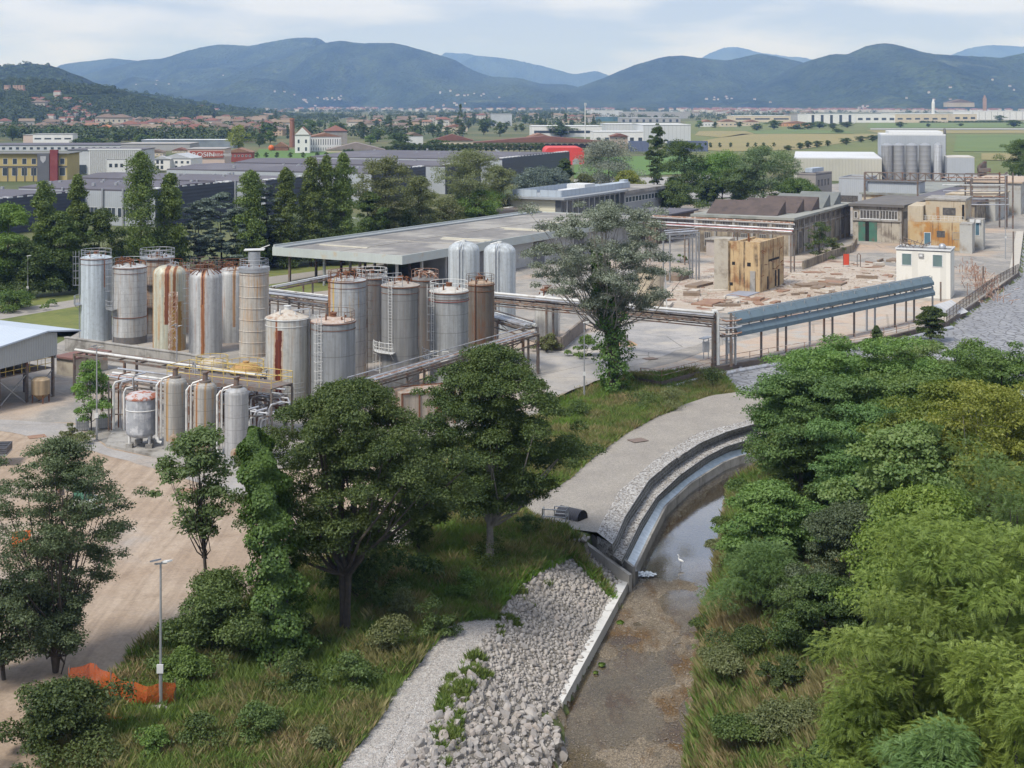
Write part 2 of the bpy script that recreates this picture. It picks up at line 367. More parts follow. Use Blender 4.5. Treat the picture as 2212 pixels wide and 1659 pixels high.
sheet('concrete_yard', [(-500, 930), (-500, 770), (100, 755), (175, 715), (590, 640), (720, 625), (900, 570), (1100, 500), (1500, 440), (1760, 400), (2150, 372), (2500, 372), (2500, 470), (2212, 500), (2197, 588), (2044, 697), (1886, 735), (1722, 764), (1542, 795), (1426, 826), (1380, 818), (1355, 806), (1330, 812), (1290, 820), (1230, 845), (1185, 868), (1165, 905), (1000, 960), (900, 1000), (520, 1015), (230, 975), (160, 930)], .02, YM)
sheet('dirt_yard', [(-600, 905), (160, 912), (232, 966), (520, 1020), (905, 1004), (960, 1080), (900, 1190), (640, 1225), (500, 1330), (390, 1345), (300, 1400), (235, 1475), (150, 1500), (130, 1659), (60, 1900), (-700, 1800)], .06, YD, jit=1.5)
sheet('asphalt_road', [(-600, 905), (-100, 900), (160, 915), (232, 969), (520, 1026), (640, 1040), (520, 1075), (330, 1010), (150, 960), (0, 930), (-600, 935)], .075, yardmat('old_asphalt', (.33, .315, .30), (.27, .255, .24), (.36, .32, .28), .5, (.36, .30, .24), .1, (.55, .7)), jit=.8)
sheet('asphalt_yard', [(1160, 745), (1220, 735), (1340, 700), (1500, 690), (1560, 700), (1530, 735), (1370, 790), (1330, 806), (1240, 840), (1190, 858), (1170, 830)], .035, yardmat('asphalt_patchy', (.24, .235, .23), (.33, .315, .30), (.2, .195, .19), .8, (.37, .34, .30), .1, (.5, .6)), jit=1.2)
sheet('stained_yard', [(1430, 640), (1470, 590), (1560, 555), (1700, 548), (1935, 575), (1935, 640), (2010, 650), (1800, 700), (1600, 680), (1470, 668)], .04, yardmat('stained_concrete', (.36, .30, .24), (.41, .36, .30), (.27, .16, .11), .9, (.24, .13, .09), .12, (.56, .66)), jit=2)
sheet('quay_yard', [(1365, 805), (1470, 780), (1560, 745), (1900, 670), (2090, 640), (2160, 600), (2200, 578), (2044, 688), (1886, 728), (1722, 757), (1542, 788), (1426, 818)], .05, yardmat('quay_concrete', (.42, .31, .23), (.40, .34, .28), (.34, .26, .2), .5, (.36, .34, .31), .2, (.5, .6)), jit=.3)
GRS = M('lawn', (.11, .14, .035), (.17, .17, .05), .8, .95, bump=.5, dirt=(.07, .095, .03), dscale=.15, world=True)
sheet('lawn', [(-800, 735), (180, 715), (590, 640), (720, 626), (900, 570), (820, 565), (600, 575), (560, 590), (176, 636), (-800, 690)], .03, GRS)
sheet('service_path', [(-800, 700), (0, 672), (176, 645), (580, 598), (840, 566), (870, 566), (600, 612), (176, 660), (0, 690), (-800, 730)], .045, M('path_grey', (.3, .28, .25), (.24, .22, .2), 1, .95, world=True))
# far fields
def fld(name, pts, c1, c2, z): sheet(name, pts, z, M(name+'_mat', c1, c2, .02, .95, world=True, dirt=tuple(x*.8 for x in c1), dscale=.006, streak=None))
fld('meadow', [(1480, 346), (1480, 262), (2400, 262), (2400, 375), (1900, 375)], (.10, .125, .035), (.14, .15, .05), .06)
fld('crop_field', [(1504, 306), (1604, 289), (1901, 289), (1880, 300), (1725, 323), (1579, 327), (1490, 322)], (.24, .20, .085), (.2, .18, .075), .25)
fld('crop_field', [(1500, 292), (1510, 283), (1690, 283), (1625, 289), (1560, 297)], (.22, .19, .08), (.17, .17, .06), .25)
fld('grass_field', [(1632, 289), (1610, 282), (1720, 279), (1830, 283), (1850, 288)], (.10, .15, .045), (.12, .16, .05), .4)
fld('crop_field', [(1870, 281), (2400, 281), (2400, 287), (1900, 288)], (.2, .18, .08), (.16, .16, .06), .3)
fld('grass_field', [(2066, 291), (2400, 291), (2400, 327), (2060, 327)], (.12, .155, .045), (.15, .165, .055), .3)
fld('crop_field', [(2120, 331), (2400, 331), (2400, 352), (2120, 345)], (.19, .17, .07), (.2, .19, .09), .35)
fld('grass_field', [(1880, 266), (2180, 266), (2400, 275), (1870, 276)], (.13, .16, .055), (.15, .18, .065), .3)
fld('country_road', [(1880, 277.2), (2400, 277.2), (2400, 279.6), (1880, 279.6)], (.36, .36, .35), (.33, .33, .32), .5)
fld('park_lawn', [(560, 322), (790, 322), (760, 345), (540, 345)], (.08, .15, .03), (.09, .16, .035), .2)
fld('park_lawn', [(1240, 340), (1500, 335), (1560, 372), (1240, 385)], (.09, .15, .04), (.11, .16, .05), .2)
fld('car_park', [(1240, 388), (1560, 378), (1600, 425), (1230, 440), (1235, 410)], (.3, .29, .27), (.26, .25, .24), .3)
# ---------------------------------------------------------------- hills
HILLS = {}
m, t, out = newmat('forest_hill'); v = coords(t, True)
vo = N(t, 'ShaderNodeTexVoronoi'); vo.inputs['Scale'].default_value = .05; t.links.new(v, vo.inputs['Vector'])
col = mixc(t, ramp(t, noise(t, mapping(t, v, (1, .35, 1)), .004, 9, .68), [(.38, 0), (.62, 1)]), (.008, .018, .006), (.042, .060, .022))
col = mixc(t, ramp(t, noise(t, v, .0025, 6, .6), [(.62, 0), (.68, .7)]), col, (.09, .11, .045))
col = mixc(t, .7, col, ramp(t, vo.outputs['Color'], [(.2, .5), (.8, 1.5)]), 'MULTIPLY')
bsdf(t, out, col, 1, 0, vo.outputs['Distance'], 1, 12, .1); HILLM = m
def hill(name, ridge, D, front, back, seed, rough=.1, nx=360, nf=70, z0=0, pw=1.25, tree=3.0):
    R = np.array(ridge, float); X = (R[:, 0]-CX)*D/FOC; Z = CAMH-(R[:, 1]-HY)*D/FOC
    xx = np.linspace(X[0], X[-1], nx); 
    zz = np.interp(xx, X, Z); k = max(3, nx//60); ker = np.hanning(k*2+1); ker /= ker.sum()
    zz = np.convolve(np.pad(zz, k, 'edge'), ker, 'valid')
    tt = np.r_[np.linspace(0, 1, nf), 1+np.linspace(0, 1, 16)[1:]]
    yy = np.where(tt <= 1, D-front*(1-tt), D+back*(tt-1))
    gx, gt = np.meshgrid(xx, tt); gy = np.repeat(yy[:, None], nx, 1)
    prof = np.where(gt <= 1, gt**pw*(1+0*gt), 1-(gt-1)**1.5)
    H = np.repeat(zz[None], len(tt), 0)-z0; L = max(front, 200.)
    env = np.clip(np.minimum(gt, 2-gt), 0, 1)
    rv = 1-abs(fbm(gx/L*2.2, gy/L*1.2, 5, seed))*4
    Zg = z0-8+(H+8)*prof + H*rough*13*fbm(gx/L*3.4, gy/L*1.3, 6, seed+3)*np.clip(env*2, 0, 1)*np.clip(1.12-gt, .04, 1)
    Zg = Zg-H*rough*3.5*np.clip(rv-.8, 0, 1)*np.sin(np.clip(gt, 0, 1)*pi)
    Zg += tree*2*fbm(gx/14, gy/14, 2, seed+8)
    c = np.stack([gx, gy, Zg], -1).reshape(-1, 3); i, j = np.meshgrid(np.arange(nx-1), np.arange(len(tt)-1)); a = (j*nx+i).ravel()
    o = npmesh(name, c, np.stack([a, a+1, a+1+nx, a+nx], 1), HILLM); struct(o)
    HILLS[name+str(seed)] = (xx, yy, Zg); return o
def hz(key, x, y):
    xx, yy, Z = HILLS[key]
    if not (xx[0] < x < xx[-1] and yy[0] < y < yy[-1]): return -1e3
    i = np.searchsorted(xx, x)-1; j = np.searchsorted(yy, y)-1; return float(Z[j:j+2, i:i+2].mean())
# far pale ranges
hill('mountains', [(900, 235), (960, 150), (1030, 122), (1110, 128), (1180, 147), (1240, 160), (1290, 152), (1330, 168), (1400, 200), (1450, 235)], 15000, 2500, 2000, 21, .12, tree=8)
hill('mountains', [(880, 190), (960, 108), (1010, 112), (1060, 130), (1150, 170), (1250, 215), (1300, 235)], 17000, 2500, 2000, 22, .12, tree=8)
hill('mountains', [(1400, 210), (1500, 135), (1545, 112), (1590, 102), (1640, 112), (1700, 118), (1760, 128), (1830, 131), (1960, 150), (2020, 128), (2090, 108), (2150, 101), (2230, 97), (2300, 110), (2400, 180)], 17500, 2500, 2000, 23, .12, tree=8)
hill('hills', [(20, 232), (80, 170), (130, 138), (200, 126), (240, 123), (290, 126), (400, 150), (500, 220)], 11500, 2500, 2000, 31, .1)
hill('hills', [(90, 235), (150, 172), (220, 148), (300, 128), (350, 124), (430, 97), (470, 92), (540, 95), (575, 86), (640, 80), (690, 84), (750, 130), (860, 220)], 9800, 3000, 2500, 32, .12)
hill('hills', [(330, 235), (450, 185), (560, 150), (640, 112), (700, 93), (735, 89), (780, 95), (850, 95), (920, 110), (980, 127), (1020, 150), (1060, 164), (1120, 166), (1170, 180), (1230, 182), (1290, 200), (1340, 235)], 8600, 2900, 2500, 33, .12)
hill('hills', [(1130, 235), (1220, 198), (1300, 170), (1370, 140), (1440, 120), (1480, 118), (1540, 125), (1570, 128), (1640, 112), (1690, 120), (1735, 132), (1790, 180), (1830, 235)], 8000, 2400, 2500, 34, .1)
hill('hills', [(1480, 238), (1560, 222), (1700, 170), (1760, 128), (1800, 120), (1830, 122), (1880, 104), (1912, 98), (1950, 102), (2010, 116), (2060, 118), (2130, 120), (2170, 124), (2240, 110), (2330, 118), (2500, 150)], 6600, 1900, 2500, 35, .12)
hill('hills', [(-300, 190), (-120, 145), (-40, 145), (20, 139), (60, 134), (90, 137), (120, 150), (150, 168), (220, 215), (260, 240)], 3600, 1100, 900, 36, .1)
hill('castle_hill', [(-500, 130), (-200, 150), (-20, 172), (80, 176), (160, 184), (240, 194), (330, 214), (420, 237), (500, 243), (560, 248), (600, 254)], 2300, 620, 700, 37, .08, tree=1.5)
hill('hills', [(100, 215), (200, 192), (300, 200), (400, 216), (470, 226), (540, 236), (600, 243), (660, 252)], 3200, 700, 700, 38, .06, tree=3)
# ---------------------------------------------------------------- haze
b = MB(); b.box(-43000, 43000, -300, 22000, -12, 900)
m = bpy.data.materials.new('haze'); m.use_nodes = True; t = m.node_tree; t.nodes.clear(); out = N(t, 'ShaderNodeOutputMaterial')
pv = N(t, 'ShaderNodeVolumePrincipled'); pv.inputs['Color'].default_value = (.30, .50, 1.0, 1); pv.inputs['Absorption Color'].default_value = (1, 1, 1, 1); pv.inputs['Density'].default_value = 8.2e-5; pv.inputs['Anisotropy'].default_value = .1
t.links.new(pv.outputs[0], out.inputs['Volume'])
o = b.obj('haze', m); o['kind'] = 'stuff'
# ---------------------------------------------------------------- foliage
def unit(a): return a/(np.linalg.norm(a, axis=1, keepdims=True)+1e-9)
def leafquads(P, nrm, size, rg, asp=.55, jit=.35):
    n = len(P); s = size*(1+jit*(rg.random(n)-.5)*2)
    t = unit(np.cross(nrm, unit(rg.normal(size=(n, 3))))); b = np.cross(nrm, t)
    s = s[:, None]; co = np.stack([P-t*s*.5, P+b*s*asp*.5+nrm*s*.08, P+t*s*.5-nrm*s*.06, P-b*s*asp*.5+nrm*s*.08], 1).reshape(-1, 3)
    return co
def frondquads(P, d, L, rg, pairs=6, wl=.32):
    """pinnate leaves: drooping midrib with leaflet pairs"""
    n = len(P); d = unit(d); L = (L*(.7+.6*rg.random(n)))[:, None]; out = []
    side = unit(np.cross(d, np.tile([0, 0, 1.], (n, 1)))+rg.normal(size=(n, 3))*.15); up = np.cross(side, d)
    for k in range(pairs):
        f = (k+1)/(pairs+.3); c = P+d*L*f-np.array([0, 0, 1.])*L*f*f*.38
        ll = L*wl*(1-.45*abs(f-.5)*2)
        for sg in (-1, 1):
            a = unit(side*sg+d*.45-up*.25); w = d*ll*.25
            out.append(np.stack([c, c+a*ll*.5+w, c+a*ll, c+a*ll*.5-w], 1))
    return np.concatenate(out, 0).reshape(-1, 3)
PROF = {
 'round': lambda u: np.sqrt(np.clip(1-((u-.48)/.52)**2, 0, 1)),
 'poplar': lambda u: np.clip(np.sin(np.clip(u*.93+.07, 0, 1)**.85*pi), 0, 1)**.42*(1-.2*u),
 'cone': lambda u: np.clip(1-u, .03, 1)**.85*np.clip(u*8, .3, 1),
 'vase': lambda u: np.clip(.35+u*1.1, 0, 1)*np.sqrt(np.clip(1-np.clip((u-.55)/.45, 0, 1)**2, 0, 1)),
 'bush': lambda u: np.sqrt(np.clip(1-(u*.97)**2.2, 0, 1)),
 'umb': lambda u: np.sqrt(np.clip(1-((u-.6)/.62)**2, 0, 1)),
}
def clumps(kind, H, cb, Wd, K, cr, rg, fill=.55, lean=(0, 0), dy=1.):
    u = rg.random(K)**.9; R = PROF[kind](u)*Wd/2; th = rg.random(K)*2*pi; q = rg.random(K)**fill
    lump = 1+.28*np.sin(th*2+u*5+rg.random()*6)+.15*np.sin(th*5-u*9)
    rr = np.clip(R*lump-cr*.4, 0, None)*q*np.where(rg.random(K) < .14, 1.22, 1)
    z = cb*H+(H*(1-cb)-cr*.7)*u
    P = np.stack([rr*np.cos(th)+lean[0]*u, rr*np.sin(th)*dy+lean[1]*u, z], 1)
    rad = cr*(.65+.7*rg.random(K)); rad = np.minimum(rad, np.maximum(R, cr*.35)*1.1+.1)
    return P, rad
def crown_co(P, rad, n, size, rg, flat=.75, mode='leaf', asp=.55, shell=.45, updir=.5, pairs=6):
    w = rad**2; w = w/w.sum(); idx = rg.choice(len(P), n, p=w)
    d = unit(rg.normal(size=(n, 3))); d[:, 2] = np.where(d[:, 2] < -.2, -d[:, 2]*.6, d[:, 2]); d = unit(d)
    r = rad[idx]*(shell+(1-shell)*rg.random(n)**.6)*(.85+.3*rg.random(n))
    Q = P[idx]+d*r[:, None]*np.array([1, 1, flat])
    if mode == 'frond': return frondquads(Q, d*np.array([1, 1, .25])+rg.normal(size=(n, 3))*.55, size, rg, pairs)
    nr = unit(d*(.55)+np.array([0, 0, updir])+rg.normal(size=(n, 3))*.55)
    return leafquads(Q, nr, size, rg, asp)
def trunk_mb(H, cb, r, P, rad, rg, nl=10, bend=.3, fork=1, lean=(0, 0), twigs=0, spread=0):
    b = MB(); tops = []
    for f in range(fork):
        a = rg.random()*6.28; off = (spread*cos(a), spread*sin(a)) if fork > 1 else (0, 0)
        pts = []; n = 7; top = H*(cb+(1-cb)*.75)
        ph = rg.random(2)*6
        for i in range(n):
            u = i/(n-1); pts.append((off[0]*u+lean[0]*u+bend*r*3*sin(u*4+ph[0])*u, off[1]*u+lean[1]*u+bend*r*3*sin(u*3+ph[1])*u, -.25+(top+.25)*u))
        k = .75 if fork > 1 else 1
        b.tube(pts, [r*k*(1.25-.0*u if i == 0 else (1-.82*i/(n-1))) for i in range(n)], 7); tops.append(pts)
    order = np.argsort(-rad+rg.random(len(rad))*.5*rad.max())[:nl]
    for q, j in enumerate(order):
        pts = tops[q % fork]; e = P[j]; z0 = min(max(e[2]-(.35+.35*rg.random())*H*(1-cb)-.1*H, cb*H*.75), pts[-1][2]*.95)
        u = (z0+.25)/(pts[-1][2]+.25)*(len(pts)-1); i = int(min(u, len(pts)-2)); fr = u-i
        s = np.array(pts[i])*(1-fr)+np.array(pts[i+1])*fr; rr = max(r*(1-.82*u/(len(pts)-1))*.55, r*.1)
        mid = (s+e)/2+np.array([0, 0, -.04*H])+rg.normal(size=3)*.02*H
        b.tube([s, s*.6+mid*.4+rg.normal(size=3)*.01*H, mid, e], [rr, rr*.8, rr*.55, rr*.2], 5, False)
        for _ in range(twigs):
            d = rg.normal(size=3)*rad[j]*.8; d[2] = abs(d[2])*.8; s2 = mid*.4+e*.6
            b.tube([s2, s2+d*.5+np.array([0, 0, .1]), s2+d], [rr*.3, rr*.2, rr*.08], 3, False)
    return b
BARK = M('bark', (.09, .075, .06), (.05, .042, .034), 3, .95, bump=.6)
BARKP = M('bark_pale', (.27, .25, .22), (.17, .155, .135), 3, .95, bump=.5)
L_DARK = leafmat('leaf_dark', (.028, .048, .013), (.055, .085, .020), (.10, .13, .034), .28)
L_MID = leafmat('leaf_mid', (.038, .066, .016), (.07, .11, .025), (.115, .155, .038), .3)
L_BRT = leafmat('leaf_bright', (.06, .105, .024), (.105, .17, .035), (.16, .235, .05), .35)
L_YEL = leafmat('leaf_yellow', (.10, .125, .022), (.17, .195, .03), (.24, .25, .05), .35)
L_OLV = leafmat('leaf_olive', (.07, .085, .03), (.115, .13, .05), (.17, .18, .08), .3)
L_SIL = leafmat('leaf_silver', (.075, .09, .06), (.125, .145, .105), (.24, .26, .21), .2)
L_BLU = leafmat('leaf_bluish', (.06, .085, .07), (.10, .13, .105), (.15, .185, .15), .1)
L_FRN = leafmat('leaf_frond', (.058, .10, .028), (.10, .165, .04), (.16, .225, .06), .35)
L_RED = leafmat('leaf_purple', (.04, .02, .02), (.07, .03, .03), None, .2)
def mk_tree(name, label, cat, loc, H, Wd, kind='round', cb=.15, K=40, cr=None, n=9000, size=.3, mat=None, bark=None, r=None, fork=1, nl=9, twigs=0,
            lean=(0, 0), seed=1, fill=.5, mode='leaf', flat=.8, asp=.55, group=None, shell=.45, updir=.5, bend=.3, spread=1.2, dy=1., pairs=6, tname='trunk'):
    rg = np.random.default_rng(seed); cr = cr or Wd*.17
    T = thing(name, label, cat, loc, 0, group)
    P, rad = clumps(kind, H, cb, Wd, K, cr, rg, fill, lean, dy)
    c = crown_co(P, rad, n, size, rg, flat, mode, asp, shell, updir, pairs)
    npmesh('crown', c, np.arange(len(c)).reshape(-1, 4), mat or L_MID, T)
    trunk_mb(H, cb, r or H*.016+.05, P, rad, rg, nl, bend, fork, lean, twigs, spread).obj(tname, bark or BARK, T, True)
    return T
def px_tree(x, base_y, top_y, w, **k):
    """tree whose base shows (or can be judged) at pixel row base_y on flat ground"""
    X, Y = G(x, base_y); H = (base_y-top_y)*Y/FOC; z = 0
    return mk_tree(loc=(X, Y, z), H=H*1.04, Wd=w*(1.02 if k.get('name') == 'poplar_tree' else 1.22)*Y/FOC, **k)
def tree_at(x, top_y, w, Y, z0=0., **k):
    X = XT(x, Y); zt = ZT(top_y, Y)
    return mk_tree(loc=(X, Y, z0), H=zt-z0, Wd=w*Y/FOC, **k)
S = iter(range(100, 9999))
# --- foreground left bank
tree_at(120, 940, 330, 73, name='elm_tree', label='tall thin-leaved tree with several dark stems filling the left edge of the photo', cat='tree', kind='vase', cb=.10, K=320, cr=.6, n=80000, size=.13, mat=L_OLV if 0 else leafmat('leaf_elm', (.035, .05, .022), (.07, .092, .04), (.11, .135, .065), .3), fork=5, nl=50, twigs=2, r=.13, seed=11, fill=.5, spread=1.7, shell=.1, z0=0)
tree_at(115, 1470, 260, 64, name='broadleaf_bush', label='dark bushy tree in the bottom left corner of the photo', cat='tree', kind='bush', cb=.05, K=60, cr=.75, n=22000, size=.16, mat=L_DARK, r=.1, seed=12)
tree_at(10, 1250, 200, 72, name='elm_tree', label='thin grey-green tree cut off by the left edge of the photo', cat='tree', kind='round', cb=.2, K=60, cr=.9, n=15000, size=.18, mat=MATS['leaf_elm'], fork=2, nl=16, twigs=2, r=.12, seed=14, shell=.2)
# dark broadleaf with forked trunk
T5 = tree_at(745, 818, 400, 78.5, name='walnut_tree', label='big dark round tree with forked ivy-dark trunk in front of the tank farm', cat='tree', kind='round', cb=.32, K=330, cr=.78, n=150000, size=.15, mat=L_DARK, r=.34, fork=2, nl=26, seed=21, fill=.40, spread=1.3, updir=.55, lean=(.6, 0))
T6 = tree_at(1058, 742, 320, 90, name='walnut_tree', label='big dark dense tree with pale bare trunk left of the gravel path', cat='tree', kind='round', cb=.24, K=300, cr=.78, n=140000, size=.155, mat=L_DARK, bark=BARKP, r=.27, nl=20, seed=22, fill=.4, updir=.55)
tree_at(905, 940, 190, 92, name='broadleaf_tree', label='lower dark tree wedged between the two big dark trees', cat='tree', kind='round', cb=.12, K=60, cr=.95, n=26000, size=.19, mat=L_MID, r=.15, seed=23)
tree_at(790, 1130, 260, 84, name='broadleaf_bush', label='shaded undergrowth bush behind the forked trunk', cat='bush', kind='bush', cb=.02, K=50, cr=.7, n=16000, size=.2, mat=L_DARK, r=.08, seed=24)
# thin branching tree left of the ivy column
tree_at(450, 925, 215, 80, name='acacia_tree', label='open feathery tree with long drooping boughs left of the ivy-covered tree', cat='tree', kind='umb', cb=.45, K=48, cr=.75, n=9000, size=.27, mat=leafmat('leaf_acacia', (.05, .075, .025), (.085, .125, .04), (.14, .18, .07), .35), r=.14, nl=30, twigs=2, seed=31, fill=.6, shell=.1, asp=.4, lean=(-.5, 0))
tree_at(470, 1235, 250, 75, name='broadleaf_bush', label='big rounded green shrub under the ivy-covered tree', cat='bush', kind='bush', cb=.02, K=80, cr=.8, n=38000, size=.15, mat=leafmat('leaf_shrub', (.045, .07, .02), (.08, .12, .03), (.13, .17, .05), .3), r=.1, seed=32)
tree_at(395, 1400, 130, 72, name='broadleaf_bush', label='low bright green bush right of the lamp post foot', cat='bush', kind='bush', cb=.02, K=30, cr=.5, n=12000, size=.14, mat=L_BRT, r=.06, seed=33)
tree_at(640, 1330, 140, 76.5, name='broadleaf_bush', label='dark bush between the ivy column and the forked trunk', cat='bush', kind='bush', cb=.02, K=30, cr=.5, n=12000, size=.16, mat=L_DARK, r=.06, seed=34)
def ivy_column(name, label, Y, pts, n, mat, size, seed, bark=BARK):
    """climber-wrapped trunk; pts = [(px, py, half width px)] from foot to top"""
    rg = np.random.default_rng(seed); k = Y/FOC; x0 = XT(pts[0][0], Y); zb = 0
    T = thing(name, label, 'tree', (x0, Y, zb)); A = np.array([(XT(x, Y)-x0, ZT(y, Y), w*k) for x, y, w in pts])
    u = rg.random(n)**.95*(len(A)-1); i = np.clip(u.astype(int), 0, len(A)-2); f = u-i
    C = A[i]*(1-f)[:, None]+A[i+1]*f[:, None]; th = rg.random(n)*2*pi; lump = 1+.35*np.sin(th*3+C[:, 1]*2.1)+.25*np.sin(th*2-C[:, 1]*3.7)
    rr = C[:, 2]*lump*(.75+.35*rg.random(n)); P = np.stack([C[:, 0]+rr*np.cos(th), rr*np.sin(th), C[:, 1]], 1)
    nr = unit(np.stack([np.cos(th), np.sin(th), np.full(n, .45)], 1)+rg.normal(size=(n, 3))*.45)
    c = leafquads(P, nr, size, rg, .8); npmesh('ivy', c, np.arange(len(c)).reshape(-1, 4), mat, T)
    b = MB(); b.tube([(a[0], 0, a[1]) for a in A], [max(a[2]*.4, .05) for a in A], 8); b.obj('trunk', bark, T, True)
    return T
ivy_column('ivy_covered_tree', 'tall dead trunk wrapped in climbing ivy like a green column', 74.5, [(608, 1450, 52), (605, 1330, 52), (592, 1200, 45), (577, 1080, 38), (564, 1010, 35), (554, 960, 25), (548, 925, 10)], 42000, leafmat('leaf_ivy', (.03, .062, .012), (.058, .105, .018), (.10, .16, .03), .25), .17, 41)
# silver poplar by the yard
Yp = G(1325, 835)[1]
T8 = mk_tree('silver_poplar', 'tall silvery-leaved poplar with ivy on its trunk in the middle of the yard edge', 'tree', (XT(1325, Yp), Yp, 0), ZT(437, Yp), 325*Yp/FOC, 'umb', cb=.40, K=210, cr=1.0, n=80000, size=.19, mat=L_SIL, bark=BARKP, r=.26, fork=4, nl=60, twigs=4, seed=51, fill=.55, shell=.1, lean=(-1.6, 0), spread=1.6, asp=.6)
ivy_column('ivy_climber', 'dark ivy climbing the lower trunk of the silver poplar', Yp-.4, [(1325, 838, 26), (1327, 770, 32), (1322, 700, 30), (1310, 640, 26), (1300, 590, 18), (1288, 540, 10)], 9000, MATS['leaf_ivy'], .24, 52)
# --- right bank, seen from above
def rb(x, y, w, Y, kindl, label, cat='tree', **k):
    w *= 1.16; d = dict(name='robinia_tree', kind='umb', cb=.25, K=60, cr=1.15, n=5200, size=.36, mat=L_FRN, mode='frond', pairs=5, r=.16, nl=14, seed=next(S), flat=.6, z0=.6, fill=.5, shell=.35)
    d.update(k)
    if Y > 86 and d['mode'] == 'frond': d.update(mode='leaf', size=.27, n=int(d['n']*2.4), asp=.5, flat=.5, updir=.7)
    d['n'] = int(d['n']*(1.6 if d['mode'] == 'frond' else 1.9)); d['size'] *= (.62 if d['mode'] == 'frond' and d['size'] > .4 else .78); d['K'] = int(d['K']*1.7); d['cr'] *= .85; return tree_at(x, y, w, Y, label=label, cat=cat, **d)
rb(1885, 722, 210, 104, 0, 'tall feathery robinia standing highest behind the river bend', cb=.3, mat=L_FRN, n=7000, twigs=1)
rb(1780, 745, 130, 101, 0, 'slim feathery robinia left of the tallest one', cb=.3, n=4200)
rb(1970, 728, 190, 108, 0, 'pale open-crowned robinia in front of the cobbled embankment', cb=.45, n=3600, K=40, nl=24, twigs=2, mat=leafmat('leaf_pale_robinia', (.09, .14, .045), (.14, .2, .06), (.2, .25, .09), .35))
rb(1755, 752, 190, 108, 0, 'feathery robinia between the path end and the slim one', cb=.1, n=9000, K=80, mat=L_FRN)
rb(1840, 765, 220, 105, 0, 'full feathery robinia below the tallest one', cb=.08, n=10000, K=90, mat=L_FRN)
rb(2065, 742, 200, 112, 0, 'feathery robinia before the cobbled embankment', cb=.1, n=9000, K=80)
rb(1940, 800, 230, 98, 0, 'broad robinia right of the blue-green one', cb=.08, n=11000, K=90, mat=L_FRN)
rb(1695, 800, 150, 100, 0, 'feathery robinia overhanging the end of the gravel path', cb=.25, n=6500, mat=leafmat('leaf_robinia', (.045, .085, .028), (.08, .14, .038), (.125, .19, .055), .3), K=70)
rb(1800, 800, 230, 97, 0, 'wide dark robinia behind the river pool', cb=.15, n=11000, K=90, mat=MATS['leaf_robinia'])
rb(1880, 870, 220, 92, 0, 'dense blue-green robinia in the middle of the right bank', cb=.12, n=10000, K=80, mat=MATS['leaf_robinia'])
rb(1730, 905, 160, 96, 0, 'climber-hung tree leaning over the far side of the pool', name='broadleaf_tree', mode='leaf', size=.22, n=15000, mat=L_MID, cb=.05, kind='round')
rb(2160, 722, 200, 101, 0, 'dense green tree beside the cobbled embankment at the right edge', n=9000, K=70, cb=.1, mat=leafmat('leaf_green', (.045, .085, .022), (.08, .14, .03), (.13, .19, .05), .3))
rb(2030, 815, 260, 88, 0, 'rounded yellow-green tree above the middle of the right bank', name='broadleaf_tree', mode='leaf', size=.26, n=26000, mat=leafmat('leaf_lime', (.07, .11, .02), (.12, .165, .028), (.18, .22, .04), .35), kind='round', cb=.1, K=100, asp=.5)
rb(2130, 815, 250, 80, 0, 'yellowing tree with pale bare stems near the right edge', name='ash_tree', mode='leaf', size=.24, n=20000, mat=L_YEL, bark=BARKP, kind='umb', cb=.35, K=80, nl=40, twigs=2, fork=3, r=.14, asp=.5, shell=.15, fill=.6)
rb(1965, 905, 240, 79, 0, 'large-leaved light green tree hanging over the dark hollow', name='broadleaf_tree', mode='leaf', size=.32, n=20000, mat=leafmat('leaf_broad', (.07, .11, .03), (.115, .165, .045), (.17, .21, .07), .35), kind='round', cb=.12, K=90, asp=.6)
rb(1668, 1035, 195, 88, 0, 'feathery low robinia on the water edge beside the pool', n=9500, K=80, cb=.02, mat=L_FRN, kind='bush', cr=.9, size=.42)
rb(1650, 1170, 215, 81, 0, 'feathery robinia bush overhanging the lower river edge', n=9500, K=80, cb=.02, mat=leafmat('leaf_robinia2', (.055, .10, .03), (.09, .15, .04), (.14, .2, .06), .3), kind='bush', cr=.9, size=.42)
rb(1840, 1085, 230, 78, 0, 'dark small-leaved bush in the hollow of the right bank', 'bush', name='broadleaf_bush', mode='leaf', size=.17, n=30000, mat=leafmat('leaf_dull', (.04, .058, .026), (.07, .095, .04), (.12, .145, .08), .25), kind='bush', cb=.02, K=90, cr=.8)
rb(1780, 1240, 200, 75, 0, 'very dark bush under the feathery trees', 'bush', name='broadleaf_bush', mode='leaf', size=.17, n=17000, mat=L_DARK, kind='bush', cb=.02, K=60, cr=.7)
rb(2010, 1040, 300, 68, 0, 'yellowish large-leaved tree over the centre of the right bank', name='broadleaf_tree', mode='leaf', size=.24, n=28000, mat=MATS['leaf_lime'], kind='round', cb=.15, K=100, cr=1.2, asp=.5)
rb(2200, 960, 300, 68, 0, 'green tree at the right edge below the yellowing one', name='broadleaf_tree', n=11000, K=90, mat=MATS['leaf_green'], size=.45, cb=.1)
rb(2110, 1110, 380, 59, 0, 'broad pinnate-leaved tree of heaven at the right edge', name='ailanthus_tree', n=15000, K=110, cr=1.0, size=.52, pairs=7, mat=leafmat('leaf_ailanthus', (.08, .118, .024), (.13, .178, .032), (.20, .245, .05), .35), cb=.1)
rb(1990, 1290, 330, 54.5, 0, 'tree of heaven with drooping compound leaves low on the right bank', name='ailanthus_tree', n=14000, K=110, cr=.95, size=.5, pairs=7, mat=MATS['leaf_ailanthus'], cb=.08)
